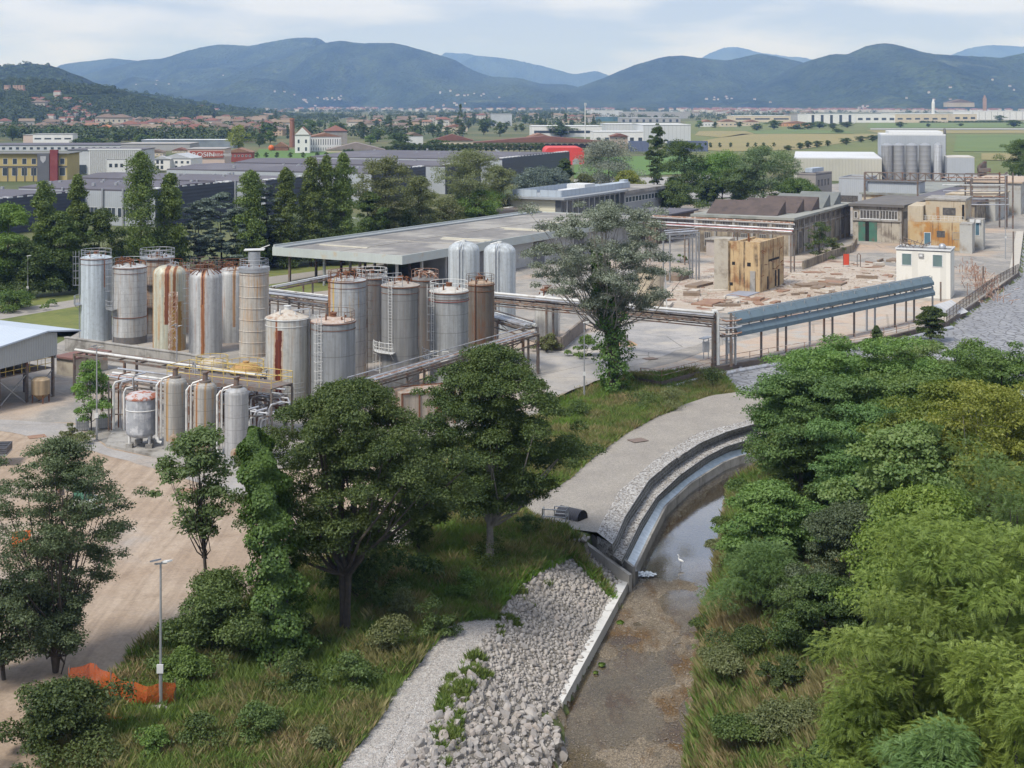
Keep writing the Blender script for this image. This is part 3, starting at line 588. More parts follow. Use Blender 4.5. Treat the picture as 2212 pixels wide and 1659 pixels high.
rb(2190, 1390, 330, 48, 0, 'bright tree of heaven filling the bottom right corner', name='ailanthus_tree', n=15000, K=110, cr=.9, size=.48, pairs=7, mat=leafmat('leaf_ailanthus2', (.09, .13, .024), (.15, .195, .034), (.22, .265, .05), .35), cb=.08)
rb(1870, 1480, 260, 53, 0, 'smaller tree of heaven at the bottom of the right bank', name='ailanthus_tree', n=9000, K=70, cr=.8, size=.45, pairs=7, mat=MATS['leaf_ailanthus'], cb=.05, kind='bush')
rb(2030, 1560, 300, 47, 0, 'low leafy crown at the bottom edge of the right bank', name='ailanthus_tree', n=11000, K=80, cr=.8, size=.45, pairs=7, mat=MATS['leaf_robinia2'], cb=.05, kind='bush')
rb(1700, 1420, 90, 71, 0, 'small dark shrub on the dry slope', 'bush', name='broadleaf_bush', mode='leaf', size=.14, n=6000, mat=L_DARK, kind='bush', cb=.02, K=20, cr=.35)
rb(1530, 1345, 55, 84, 0, 'small round shrub overhanging the river edge', 'bush', name='broadleaf_bush', mode='leaf', size=.13, n=5000, mat=L_MID, kind='bush', cb=.02, K=16, cr=.35, z0=-1.2)
rb(2010, 660, 70, 178, 0, 'dark conifer-like shrub against the steel canopy end', name='broadleaf_tree', mode='leaf', size=.3, n=7000, mat=L_DARK, kind='bush', cb=.05, K=40, cr=.7, z0=0)
rb(1893, 700, 45, 172, 0, 'small dark fir-like tree beside the retaining wall', name='conifer_tree', mode='leaf', size=.28, n=3500, mat=L_DARK, kind='cone', cb=.05, K=30, cr=.5, z0=-.5)
# --- mid-ground row
PO = dict(name='poplar_tree', cat='tree', kind='poplar', cb=.06, K=150, n=17000, size=.34, mat=leafmat('leaf_poplar', (.05, .075, .018), (.095, .13, .03), (.15, .185, .05), .28), r=.25, fill=.5, flat=1.25, updir=.1, nl=8)
for x, by, ty, w, lb in [(95, 628, 397, 62, 'dark slim poplar, second column from the left edge'), (168, 615, 383, 50, 'light-topped slim poplar before the dark-walled warehouse'), (303, 600, 334, 84, 'tallest and widest poplar of the left row'), (368, 596, 380, 62, 'short pale poplar right of the tallest one'), (541, 585, 374, 66, 'poplar rising left of the bluish cedars gap'), (617, 580, 367, 52, 'narrow poplar in front of the pale factory wall'), (672, 576, 345, 60, 'left poplar of the tight clump of three'), (706, 574, 342, 56, 'middle poplar of the tight clump of three'), (742, 572, 336, 52, 'right poplar of the tight clump of three')]:
    px_tree(x, by, ty, w, label=lb, seed=next(S), cr=w*.2*G(x, by)[1]/FOC, **PO)
MIDT = [(20, 640, 445, 120, 'round', L_BRT, 'bright round tree at the left edge by the lawn'), (-60, 640, 470, 120, 'round', L_MID, 'tree cut by the left edge by the lawn'), (130, 628, 460, 90, 'round', L_MID, 'green tree between the two left poplars'), (215, 615, 455, 90, 'round', L_DARK, 'dark tree right of the slim poplars'),
 (250, 600, 520, 60, 'bush', L_OLV, 'brownish shrub below the warehouse corner'), (60, 640, 520, 130, 'bush', L_DARK, 'dark thicket behind the lamp at the left'), (150, 625, 540, 120, 'bush', L_DARK, 'dark thicket behind the white silo'),
 (335, 590, 500, 120, 'bush', L_DARK, 'dark thicket behind the rusty silos'), (590, 575, 480, 120, 'bush', L_DARK, 'dark thicket under the cedars'), (700, 568, 470, 150, 'bush', L_DARK, 'dark hedge wood under the poplar clump'), (850, 540, 455, 150, 'bush', L_DARK, 'dark thicket beside the canopy roof'),
 (430, 588, 428, 78, 'cone', L_BLU, 'silvery blue cedar right of the short poplar'), (478, 582, 418, 90, 'cone', L_BLU, 'wide blue cedar in the middle of the group'), (575, 578, 400, 76, 'cone', L_BLU, 'blue cedar with thin top behind the poplars'), (510, 584, 450, 70, 'cone', L_BLU, 'low blue cedar at the poplar foot'),
 (832, 545, 342, 110, 'vase', L_OLV, 'pale olive tree with upright limbs in front of the dark warehouse'), (905, 535, 385, 90, 'round', L_OLV, 'yellow-olive bush tree beside the pale olive tree'), (795, 550, 420, 70, 'round', L_MID, 'green tree at the left foot of the pale olive tree'),
 (1010, 505, 325, 120, 'vase', leafmat('leaf_paleolive', (.10, .12, .05), (.15, .175, .075), (.2, .225, .11), .3), 'tall pale willow-like tree left of the office block'), (1075, 490, 360, 90, 'vase', MATS['leaf_paleolive'], 'second pale willow-like tree by the office block'), (1035, 505, 410, 100, 'round', L_BRT, 'bright green tree at the foot of the pale willows'), (960, 520, 430, 90, 'bush', L_OLV, 'brownish hedge tree left of the office roof'),
 (1160, 430, 360, 90, 'bush', L_BLU, 'grey-green shrub group behind the office'), (1205, 428, 365, 60, 'bush', L_BLU, 'grey-green shrub near the dark round tree'), (1222, 425, 345, 34, 'round', L_DARK, 'small dark round tree by the dark warehouse corner'),
 (1315, 418, 302, 125, 'round', leafmat('leaf_greysilver', (.10, .115, .085), (.16, .18, .14), (.23, .25, .2), .15), 'big silver-grey tree behind the office roof'), (1262, 422, 378, 42, 'bush', L_OLV, 'dark olive bush at the foot of the silver-grey tree'), (1355, 425, 370, 60, 'bush', L_YEL, 'yellowish bush between silver tree and tall poplar'),
 (1420, 430, 270, 48, 'poplar', L_DARK, 'single tall dark poplar behind the office'), (1478, 440, 305, 90, 'round', L_DARK, 'dark broad tree right of the tall poplar'), (1460, 455, 395, 90, 'bush', L_MID, 'bush behind the end of the office block'), (1560, 440, 330, 110, 'round', L_BRT, 'fresh green tree behind the sawtooth factory'), (1650, 445, 318, 110, 'round', leafmat('leaf_grn2', (.06, .095, .04), (.10, .15, .06), (.15, .2, .09), .25), 'broad grey-green tree behind the factory roofs'), (1600, 445, 360, 80, 'round', L_MID, 'green tree between the two broad ones'), (1720, 448, 385, 80, 'round', L_MID, 'small tree beside the concrete block house'), (1528, 445, 390, 50, 'round', L_DARK, 'dark small tree in the gap'), (1750, 445, 405, 50, 'bush', L_MID, 'shrub at the foot of the concrete block house'),
 (2200, 395, 302, 70, 'round', L_MID, 'green tree at the right edge beyond the silos'), (2240, 400, 320, 80, 'round', L_DARK, 'dark tree cut by the right edge beyond the silos')]
for x, by, ty, w, kd, mt, lb in MIDT:
    cone = kd == 'cone'
    px_tree(x, by, ty, w*(1.35 if cone else 1), name={'cone': 'cedar_tree', 'bush': 'broadleaf_bush', 'poplar': 'poplar_tree'}.get(kd, 'broadleaf_tree'), label=lb, cat='bush' if kd == 'bush' else 'tree', kind='bush' if cone else kd, cb=.04 if kd in ('bush', 'cone', 'poplar') else .15 if kd != 'vase' else .2, K=130 if cone else 90, n=int(15000+w*60), size=.42 if by < 480 else .32, mat=mt, r=.22, seed=next(S),
            cr=w*(.12 if cone else .16)*G(x, by)[1]/FOC, flat=.35 if cone else .8, nl=30 if kd == 'vase' else 6, twigs=2 if kd == 'vase' else 0, shell=.15 if kd == 'vase' else .4)
# small trees and bushes inside the plant
px_tree(197, 935, 785, 84, name='young_elm', label='slender bright green young tree by the lamp beside the pressure tanks', cat='tree', kind='poplar', cb=.2, K=45, n=7000, size=.2, mat=L_BRT, r=.08, seed=next(S), cr=.55, nl=10, twigs=1, flat=1)
px_tree(1262, 770, 725, 55, name='broadleaf_bush', label='yellow-green bush by the low wall near the silver poplar', cat='bush', kind='bush', cb=.02, K=20, n=2500, size=.22, mat=L_BRT, seed=next(S), cr=.5)
px_tree(1180, 760, 722, 60, name='broadleaf_bush', label='brownish green bush at the foot of the white round tank', cat='bush', kind='bush', cb=.02, K=20, n=2500, size=.22, mat=L_OLV, seed=next(S), cr=.5)
px_tree(1770, 562, 480, 60, name='broadleaf_bush', label='tall weedy bush against the factory long wall', cat='bush', kind='bush', cb=.02, K=30, n=3000, size=.3, mat=L_DARK, seed=next(S), cr=.8)
px_tree(1800, 552, 515, 40, name='broadleaf_bush', label='lower brownish bush against the factory long wall', cat='bush', kind='bush', cb=.02, K=20, n=1500, size=.3, mat=L_OLV, seed=next(S), cr=.6)
px_tree(1470, 568, 550, 22, name='weed_bush', label='small green weed clump beside the standpipe', cat='bush', kind='bush', cb=.02, K=8, n=500, size=.25, mat=L_BRT, seed=next(S), cr=.3)
px_tree(20, 670, 628, 140, name='broadleaf_bush', label='low green mound of brambles left of the service path', cat='bush', kind='bush', cb=.02, K=40, n=6000, size=.3, mat=L_MID, seed=next(S), cr=.9)
px_tree(155, 945, 915, 40, name='weed_bush', label='dry brown weed clump at the foot of the young tree', cat='bush', kind='bush', cb=.02, K=14, n=1500, size=.15, mat=L_OLV, seed=next(S), cr=.3)
px_tree(180, 960, 935, 60, name='weed_bush', label='flat dry weed clump along the pressure tank plinth', cat='bush', kind='bush', cb=.02, K=14, n=1500, size=.15, mat=L_OLV, seed=next(S), cr=.3)
# ---------------------------------------------------------------- tank farm
STEEL = M('galvanised', (.42, .43, .44), (.33, .34, .35), 4, .5, .6)
DSTEEL = M('dark_steel', (.13, .125, .12), (.2, .16, .13), 3, .7, .2, dirt=(.16, .07, .035), dscale=1.2, dcut=(.5, .65))
RUST = M('rust', (.20, .085, .04), (.12, .05, .028), 5, .95, bump=.6)
WPIPE = M('pipe_white', (.60, .60, .58), (.5, .5, .48), 2, .45, dirt=(.3, .26, .22), dscale=.8, dcut=(.55, .7))
APIPE = M('pipe_aluminium', (.50, .51, .53), (.40, .41, .43), 2, .38, .55, dirt=(.25, .22, .2), dscale=.7, dcut=(.5, .7))
RPIPE = M('pipe_rusty', (.33, .2, .14), (.22, .11, .07), 3, .9, dirt=(.5, .45, .4), dscale=1.5, dcut=(.5, .6))
YELP = M('paint_yellow', (.55, .42, .12), (.42, .3, .09), 3, .6, dirt=(.25, .13, .06), dscale=2, dcut=(.55, .65))
CONC = M('concrete', (.34, .325, .30), (.25, .24, .22), .8, .95, bump=.4, dirt=(.13, .12, .105), dscale=.5, dcut=(.5, .68), streak=(.12, .11, .1), scut=(.55, .72))
def tankmat(name, c1, c2, rust=(.30, .12, .045), scut=(.55, .7), sscale=2.2, bands=(), seam=1.5, R=2.1, rough=.55, vseam=True):
    m, t, out = newmat(name); v = coords(t)
    sp = N(t, 'ShaderNodeSeparateXYZ'); t.links.new(v, sp.inputs[0])
    col = mixc(t, ramp(t, noise(t, mapping(t, v, (1, 1, .35)), .9, 7, .65), [(.35, 0), (.65, 1)]), c1, c2)
    sv = mapping(t, v, (1, 1, .035)); 
    col = mixc(t, math_(t, 'MULTIPLY', ramp(t, noise(t, sv, sscale, 6, .7), [(.42, 0), (.60, 1)]), .7), col, tuple(x*.5 for x in c1))
    col = mixc(t, math_(t, 'MULTIPLY', ramp(t, noise(t, v, 2.6, 7, .7), [(.5, 0), (.7, 1)]), .35), col, (.16, .15, .13))
    f = ramp(t, noise(t, mapping(t, v, (1, 1, .05), loc=(3, 7, 1)), sscale*1.2, 6, .62), [(scut[0]-.035, 0), (scut[1]-.02, 1)])
    f = mixc(t, 1, f, ramp(t, noise(t, mapping(t, v, (1, 1, .5)), .8, 4), [(.38, .1), (.6, 1)]), 'MULTIPLY')
    col = mixc(t, f, col, rust)
    for fx, w, cc, z0, z1 in bands:      # one broad run of rust down the near side
        nz = noise(t, mapping(t, v, (.3, .3, 1)), 1.1, 5, .7)
        d = math_(t, 'ABSOLUTE', math_(t, 'SUBTRACT', math_(t, 'MULTIPLY_ADD', nz, .22*w*6, math_(t, 'DIVIDE', sp.outputs[0], R)), fx+.11*w*6))
        mk = math_(t, 'MULTIPLY', math_(t, 'LESS_THAN', d, w), math_(t, 'LESS_THAN', sp.outputs[1], 0))
        mk = math_(t, 'MULTIPLY', mk, math_(t, 'MULTIPLY', math_(t, 'GREATER_THAN', sp.outputs[2], z0), math_(t, 'LESS_THAN', sp.outputs[2], z1)))
        halo = math_(t, 'MULTIPLY', math_(t, 'LESS_THAN', d, w*1.5), math_(t, 'MULTIPLY', math_(t, 'LESS_THAN', sp.outputs[1], 0), .45))
        halo = math_(t, 'MULTIPLY', halo, math_(t, 'MULTIPLY', math_(t, 'GREATER_THAN', sp.outputs[2], z0), math_(t, 'LESS_THAN', sp.outputs[2], z1)))
        col = mixc(t, halo, col, (.42, .22, .09)); col = mixc(t, mk, col, mixc(t, ramp(t, noise(t, sv, 4, 5), [(.4, 0), (.6, 1)]), cc, tuple(x*.6 for x in cc)))
    fr = math_(t, 'FRACT', math_(t, 'DIVIDE', sp.outputs[2], seam)); ln = math_(t, 'LESS_THAN', fr, .045 if seam < 20 else -1)
    col = mixc(t, math_(t, 'MULTIPLY', ln, .42), col, (.10, .095, .09))
    if vseam:
        an = math_(t, 'ARCTAN2', sp.outputs[1], sp.outputs[0]); off = math_(t, 'MULTIPLY', math_(t, 'FLOOR', math_(t, 'DIVIDE', sp.outputs[2], seam)), .37)
        fv = math_(t, 'FRACT', math_(t, 'ADD', math_(t, 'MULTIPLY', an, 1.6), off)); col = mixc(t, math_(t, 'MULTIPLY', math_(t, 'LESS_THAN', fv, .022), .4), col, (.10, .095, .09))
    bsdf(t, out, col, rough, .05, noise(t, v, 1.5, 4), .15, .05); return m
def railing(T, R, z, h=1.05, a0=0, a1=2*pi, mat=None, n=None, name='railing', c=(0, 0)):
    b = MB(); n = n or max(4, int(abs(a1-a0)*R/.9))
    for zz in (z+h, z+h*.52): b.ring(R, zz, .03, max(12, n*2), c, a0, a1, 4)
    b.ring(R, z+.06, .04, max(12, n*2), c, a0, a1, 4)
    for i in range(n+1):
        a = a0+(a1-a0)*i/n; b.tube([(c[0]+R*cos(a), c[1]+R*sin(a), z), (c[0]+R*cos(a), c[1]+R*sin(a), z+h)], .028, 4)
    return b.obj(name, mat or STEEL, T)
def ladder(T, ang, R, z0, z1, mat=None, cage=True, name='ladder', w=.42):
    b = MB(); r = R+.18; ca, sa = cos(ang), sin(ang); tx, ty = -sa, ca
    for s in (-1, 1): b.tube([(r*ca+tx*s*w/2, r*sa+ty*s*w/2, z0), (r*ca+tx*s*w/2, r*sa+ty*s*w/2, z1+.9)], .032, 4)
    z = z0+.2
    while z < z1+.8: b.tube([(r*ca-tx*w/2, r*sa-ty*w/2, z), (r*ca+tx*w/2, r*sa+ty*w/2, z)], .018, 3); z += .3
    if cage:
        z = max(z0+2, z0); q = [(.0, -.36), (.4, -.36), (.72, 0), (.4, .36), (0, .36)]
        while z < z1+.9:
            b.tube([((r+d)*ca+tx*e, (r+d)*sa+ty*e, z) for d, e in q], .022, 3, False); z += .9
        for d, e in q[1:4]: b.tube([((r+d)*ca+tx*e, (r+d)*sa+ty*e, z0+2), ((r+d)*ca+tx*e, (r+d)*sa+ty*e, z1+.9)], .018, 3)
    return b.obj(name, mat or STEEL, T)
TK = {}
def tank(key, label, cx, hw, ytop, ybase, mat, roof='cone', roofmat=None, rail=None, lad=None, name='storage_silo', cat='silo', rimcol=None, extras=None, group=None, Y=None, hoops=None, roofh=.5):
    Y = Y or CAMH*FOC/(ybase-HY); X = XT(cx, Y); R = hw*Y/FOC; z1 = ZT(ytop, Y)
    T = thing(name, label, cat, (X, Y, 0), 0, group); TK[key] = (T, X, Y, R, z1)
    b = MB()
    if roof == 'dome': 
        prof = [(R, 0), (R, z1-R*.55)]+[(R*cos(a)**.8 if a < pi/2 else 0, z1-R*.55+R*.55*sin(a)) for a in np.linspace(.2, pi/2, 7)]; prof[-1] = (.01, z1)
        b.lathe(prof, 36).obj('shell', mat, T, True)
    else:
        b.lathe([(R*1.01, 0), (R*1.01, .25), (R, .26), (R, z1-.08), (R*1.02, z1-.08), (R*1.02, z1)], 40).obj('shell', mat, T, True)
        MB().lathe([(R*1.02, z1), (R*.55, z1+roofh*.55), (R*.12, z1+roofh), (.01, z1+roofh)], 36).obj('roof', roofmat or mat, T, True)
        k = MB(); k.lathe([(.32, z1+roofh*.8), (.32, z1+roofh+.3), (.38, z1+roofh+.3), (.38, z1+roofh+.36), (.01, z1+roofh+.36)], 14)
        k.obj('manhole', rimcol or RUST, T, True)
        k = MB(); k.ring(R*1.025, z1-.1, .05, 40); k.ring(R*1.01, z1-.75, .03, 40)
        for i in range(5):
            a = i*1.256+.5; k.tube([(R*.6*cos(a), R*.6*sin(a), z1+roofh*.4), (R*.6*cos(a), R*.6*sin(a), z1+roofh*.5+.25+.3*(i % 2))], .09, 6)
        k.obj('roof_fittings', rimcol or RUST, T)
    if hoops:
        k = MB()
        for z in hoops: k.ring(R*1.012, z, .045, 40)
        k.obj('hoop', mat, T)
    if rail: railing(T, R*.97, z1, 1.0, rail[0], rail[1], rail[2] if len(rail) > 2 else STEEL)
    if lad: ladder(T, lad[0], R, lad[1] if len(lad) > 1 else .2, z1, lad[2] if len(lad) > 2 else STEEL, lad[3] if len(lad) > 3 else True)
    if extras: extras(T, R, z1)
    return T
A = lambda f: -pi/2+math.asin(max(-1, min(1, f)))     # angle on the shell seen at fraction f of its width
WT = lambda n, **k: tankmat(n, (.50, .505, .50), (.40, .405, .40), **k)
def platform(T, ang, R, z, span=1.1, depth=.8, mat=None, name='side_platform'):
    b = MB(); n = 8; ins = [(R+.02)]*1
    a0, a1 = ang-span/2, ang+span/2
    for i in range(n):
        p, q = a0+(a1-a0)*i/n, a0+(a1-a0)*(i+1)/n
        b.add([(R*cos(p), R*sin(p), z), (R*cos(q), R*sin(q), z), ((R+depth)*cos(q), (R+depth)*sin(q), z), ((R+depth)*cos(p), (R+depth)*sin(p), z),
               (R*cos(p), R*sin(p), z-.08), (R*cos(q), R*sin(q), z-.08), ((R+depth)*cos(q), (R+depth)*sin(q), z-.08), ((R+depth)*cos(p), (R+depth)*sin(p), z-.08)], [(3, 2, 1, 0), (4, 5, 6, 7), (2, 3, 7, 6), (1, 2, 6, 5), (3, 0, 4, 7)])
    for zz in (z+.5, z+1.0): b.ring(R+depth, zz, .03, n, (0, 0), a0, a1, 4)
    for i in range(n+1):
        a = a0+(a1-a0)*i/n; b.tube([((R+depth)*cos(a), (R+depth)*sin(a), z), ((R+depth)*cos(a), (R+depth)*sin(a), z+1)], .028, 4)
    for a in (a0+.1, a1-.1): b.tube([(R*cos(a), R*sin(a), z-.8), ((R+depth)*cos(a), (R+depth)*sin(a), z-.08)], .035, 4)
    return b.obj(name, mat or STEEL, T)
def clutter(T, R, z1, rg, mat=None, n=26, name='rusty_pipework'):
    b = MB()
    for i in range(n):
        a = rg.random()*6.28; r0 = R*.95*sqrt(rg.random()); x, y = r0*cos(a), r0*sin(a); a2 = a+rg.normal()*1.2; L = .4+rg.random()*1.6
        h = .12+rg.random()*.7; b.tube([(x, y, z1-.1), (x, y, z1+h), (x*.3+L*cos(a2)*.4, y*.3+L*sin(a2)*.4, z1+h+.15)], .035+.05*rg.random(), 5)
    b.obj(name, mat or RUST, T)
rgt = np.random.default_rng(5)
def vpipe(T, ang, R, z0, z1, mat=None, r=.06, name='downpipe', hook=True):
    b = MB(); q = R+.14; p = [(q*cos(ang), q*sin(ang), z0), (q*cos(ang), q*sin(ang), z1)]
    if hook: p.append(((R-.5)*cos(ang), (R-.5)*sin(ang), z1+.35))
    b.tube(p, r, 6); z = z0+1
    while z < z1: b.tube([(R*cos(ang), R*sin(ang), z), (q*cos(ang), q*sin(ang), z)], .03, 3); z += 2
    return b.obj(name, mat or DSTEEL, T)
def e1(T, R, z1):
    platform(T, pi+.15, R, 4.6); vpipe(T, A(.72), R, z1-3.6, z1-.3, RUST); vpipe(T, A(-.97), R, .3, z1-.2, STEEL)
tank('T1', 'smooth pale blue-white silo at the left end of the row, caged ladder on its left', 208, 32.5, 556, 737, tankmat('tank_bluewhite', (.50, .56, .60), (.45, .50, .53), rust=(.2, .16, .14), scut=(.68, .74), seam=50, vseam=False), rail=(.2, 5.6), lad=(pi+.35, 5, STEEL), extras=e1, Y=176)
def e2(T, R, z1):
    clutter(T, R, z1+.2, rgt); railing(T, R*.97, z1, 1, pi*.05, pi*1.1, STEEL, name='guard_rail'); platform(T, pi+.5, R, 4.4, mat=STEEL); vpipe(T, A(-.75), R, .3, z1, STEEL)
    b = MB(); b.lathe([(R*1.03, 0), (R*1.03, .9)], 40); b.obj('base_band', M('band_dark', (.1, .1, .1), (.16, .14, .13), 2, .8), T); b = MB(); b.ring(R*1.02, 3.3, .05, 40); b.obj('hoop', RUST, T)
tank('T2', 'white panelled silo with rusty debris heaped on its roof', 280, 36, 575, 742, WT('tank_white_a', scut=(.56, .72), seam=.78, rust=(.30, .21, .13)), lad=(A(-.85), 4.6), extras=e2, Y=174)
def e3(T, R, z1):
    b = MB(); b.lathe([(R*1.12, z1+.15), (R*1.12, z1+.3), (.1, z1+.3)], 32); b.lathe([(R*1.12, z1+.15), (R*.9, z1)], 32); b.obj('deck', STEEL, T, True); railing(T, R*1.1, z1+.3, 1.1, 0, 2*pi, STEEL, name='guard_rail'); clutter(T, R*.7, z1+.5, rgt, STEEL, 14, 'valves')
    platform(T, A(-.1), R, 6.5, .8, mat=DSTEEL); platform(T, A(-.1), R, 3.6, .8, mat=DSTEEL, name='lower_platform')
tank('T3', 'dull beige silo with a railed round deck on top, behind the panelled silo', 340, 33, 560, 720, tankmat('tank_dullbeige', (.36, .33, .29), (.3, .26, .22), scut=(.5, .66), seam=1.6), extras=e3, Y=182)
tank('T4b', 'orange rusted silo mostly hidden between the cream and the white one', 398, 22, 586, 735, tankmat('tank_orange', (.42, .27, .14), (.36, .2, .1), scut=(.45, .6), seam=2), Y=181, rail=(0, 6.28, RUST))
tank('T4', 'cream and ochre silo with a dark rust streak and lattice mast in front', 366, 35, 572, 755, tankmat('tank_cream', (.50, .51, .42), (.45, .43, .32), rust=(.42, .2, .06), scut=(.52, .68), bands=((.08, .13, (.20, .065, .028), 3.3, 20), (-.93, .08, (.45, .24, .07), 0, 20), (.62, .22, (.40, .24, .07), 0, 6), (.5, .07, (.25, .1, .04), 5, 20)), seam=50, R=2.0, vseam=False), roof='dome', Y=169,
     extras=lambda T, R, z1: (railing(T, R*.8, z1-.5, 1.1, .2, 2.8, RUST), clutter(T, R*.6, z1-.3, rgt, STEEL, 10, 'roof_pipes')))
def e5(T, R, z1):
    clutter(T, R*.8, z1-.1, rgt, RUST, 30); railing(T, R*.9, z1+.1, 1.1, -2.8, 3.2, DSTEEL)
    b = MB()
    for i in range(16):
        a = i*.393; b.tube([(R*.35*cos(a), R*.35*sin(a), z1+.15), (R*.97*cos(a), R*.97*sin(a), z1-.55)], .05, 4)
    b.obj('roof_ribs', RUST, T)
tank('T5', 'white silo with one broad rust streak and rusted radial roof ribs', 444, 35.5, 580, 764, WT('tank_white_b', bands=((.05, .10, (.33, .13, .05), 0, 20), (.03, .05, (.15, .05, .03), 6, 20)), scut=(.6, .74), seam=50, R=1.95), roof='dome', lad=(A(-.8), .5, STEEL), extras=e5, Y=167)
tank('T6', 'off-white streaked silo behind the broad-streaked one', 502, 31, 576, 752, WT('tank_white_c', bands=((.3, .07, (.36, .22, .12), 2, 20),), scut=(.57, .7), seam=50, R=1.85), roof='dome', Y=175, extras=lambda T, R, z1: (railing(T, R*.95, z1-.3, 1.1, 0, 6.28, RUST), clutter(T, R*.7, z1-.2, rgt, RUST, 14)))
def e7(T, R, z1):
    b = MB(); b.lathe([(R*.42, z1+.1), (R*.42, z1+1.9)], 20); b.obj('turret', STEEL, T, True)
    b = MB(); b.lathe([(R*1.05, z1-.45), (R*1.05, z1+.1), (R*.4, z1+.25)], 40); b.obj('top_band', STEEL, T, True)
    b = MB(); b.bar((-1.15, 0, z1+2.1), (1.2, .2, z1+2.15), 1.5, .12); b.tube([(.6, .3, z1+2.2), (1.7, .8, z1+2.6)], .06, 5); b.obj('hood', WPIPE, T)
tank('T7', 'slim white silo in ring segments with a hooded turret on top', 549, 31.5, 578, 768, tankmat('tank_ring', (.50, .47, .42), (.42, .38, .32), rust=(.40, .25, .13), scut=(.5, .68), seam=50, sscale=3), rail=(.3, 6.0, STEEL), extras=e7, Y=165, hoops=[.4+1.33*i for i in range(8)], roofh=.2)
def e8(T, R, z1):
    b = MB(); b.bar((R*.25, 0, z1+.6), (R*1.0, 0, z1+.8), .5, .1); b.bar((R*1.05, -.3, 0), (R*1.05, -.3, z1+.9), .12); b.obj('pipe_support', STEEL, T)
    k = MB(); k.tube([(R*.98, -.4, z1-.1), (R*1.1, -.5, z1-.2), (R*1.1, -.5, .5)], .07, 6); k.obj('downpipe', DSTEEL, T); railing(T, R*1.1, 1.5, 1.0, -2.6, -.6, STEEL, name='lower_guard_rail')
tank('T8', 'squat white tank with one wide dark red rust stain down its front', 621, 46.5, 684, 872, tankmat('tank_redstain', (.54, .54, .51), (.48, .47, .42), rust=(.38, .25, .14), scut=(.56, .72), bands=((-.26, .15, (.16, .035, .018), 0, 7.7), (-.36, .035, (.24, .07, .03), 6.8, 20)), seam=50, R=2.15), name='storage_tank', cat='tank', roofh=.75, extras=e8, Y=138, roofmat=M('roof_beige', (.47, .43, .37), (.38, .33, .27), 2, .8, dirt=(.26, .15, .09), dscale=1, dcut=(.5, .65)), rimcol=M('white_cap', (.6, .6, .58), None, 2, .6))
GT = lambda n, **k: tankmat(n, (.25, .25, .245), (.205, .205, .20), rust=(.22, .17, .12), scut=(.62, .76), **k)
tank('T9', 'smooth grey tank with pale ladder and dark top railing next to the rust-stained one', 720, 47.5, 692, 868, tankmat('tank_grey_a', (.30, .315, .325), (.25, .26, .265), rust=(.3, .25, .2), scut=(.66, .76), seam=2.6), name='storage_tank', cat='tank', rail=(-.9, 2.4, DSTEEL), lad=(A(-.45), .2, WPIPE), Y=137, roofmat=M('roof_rustwhite', (.46, .42, .38), (.32, .2, .13), 3, .8), roofh=.4)
tank('T10', 'tall white-grey tank with yellow-brown rust on its left side', 750, 41, 604, 808, tankmat('tank_whitegrey', (.46, .48, .49), (.36, .36, .35), rust=(.42, .27, .1), scut=(.56, .7), bands=((-.9, .1, (.36, .17, .07), 0, 20), (-.62, .035, (.5, .36, .12), 4, 20), (-.2, .02, (.25, .2, .12), 0, 20)), seam=1.35, R=2.1), name='storage_tank', cat='tank', rail=(.3, 5.2, RUST), Y=152, extras=lambda T, R, z1: (clutter(T, R*.7, z1+.2, rgt, RUST, 16), ladder(T, A(.99), R, .2, 5.5, DSTEEL, True)), lad=(A(.98), 5.5, DSTEEL))
tank('T11', 'grey-brown tank half hidden right behind the white-grey one', 803, 34, 598, 785, tankmat('tank_greybrown', (.19, .187, .183), (.15, .145, .14), rust=(.15, .12, .1), scut=(.5, .7), seam=1.8), name='storage_tank', cat='tank', rail=(0, 6.28, WPIPE), Y=162)
tank('T12', 'tall concrete-grey tank with white ladder and side platform in the middle of the group', 865, 41, 615, 838, GT('tank_grey_b', seam=1.9), name='storage_tank', cat='tank', rail=(1.6, 4.9, STEEL), lad=(A(-.42), 4.4, WPIPE, False), Y=145, extras=lambda T, R, z1: (platform(T, A(-.75), R, 4.3, 1.3, mat=WPIPE), ladder(T, A(-.97), R, .2, 4.3, WPIPE, True), vpipe(T, A(.93), R, 4.5, z1-.2), clutter(T, R*.7, z1+.15, rgt, RUST, 8)), roofmat=M('roof_rustgrey', (.36, .34, .31), (.28, .22, .17), 3, .8))
tank('T13', 'narrow dark grey tank visible between the concrete-grey and the pale ones', 918, 30, 602, 790, tankmat('tank_dgrey', (.17, .167, .163), (.14, .135, .13), rust=(.15, .12, .1), scut=(.5, .7), seam=1.8), name='storage_tank', cat='tank', Y=158, extras=lambda T, R, z1: (clutter(T, R, z1+.1, rgt, RPIPE, 20), railing(T, R*.95, z1, 1, 0, 3.2, RPIPE)))
tank('T14', 'pale aluminium-grey tank with red hoop and caged white ladder', 970, 42, 628, 830, tankmat('tank_alu', (.36, .375, .38), (.28, .29, .29), rust=(.22, .19, .15), scut=(.62, .76), seam=1.9), name='storage_tank', cat='tank', rail=(-1.2, 4.2, WPIPE), lad=(A(-.75), 3.0, WPIPE), Y=148, extras=lambda T, R, z1: (platform(T, A(-.7), R, 3.0, 1.6, mat=WPIPE), MB().ring(R*1.03, z1-.95, .04, 40).obj('hoop', M('red_oxide', (.25, .06, .04), None, 3, .7), T)), roofmat=M('roof_pale', (.5, .5, .48), (.4, .36, .3), 2, .7))
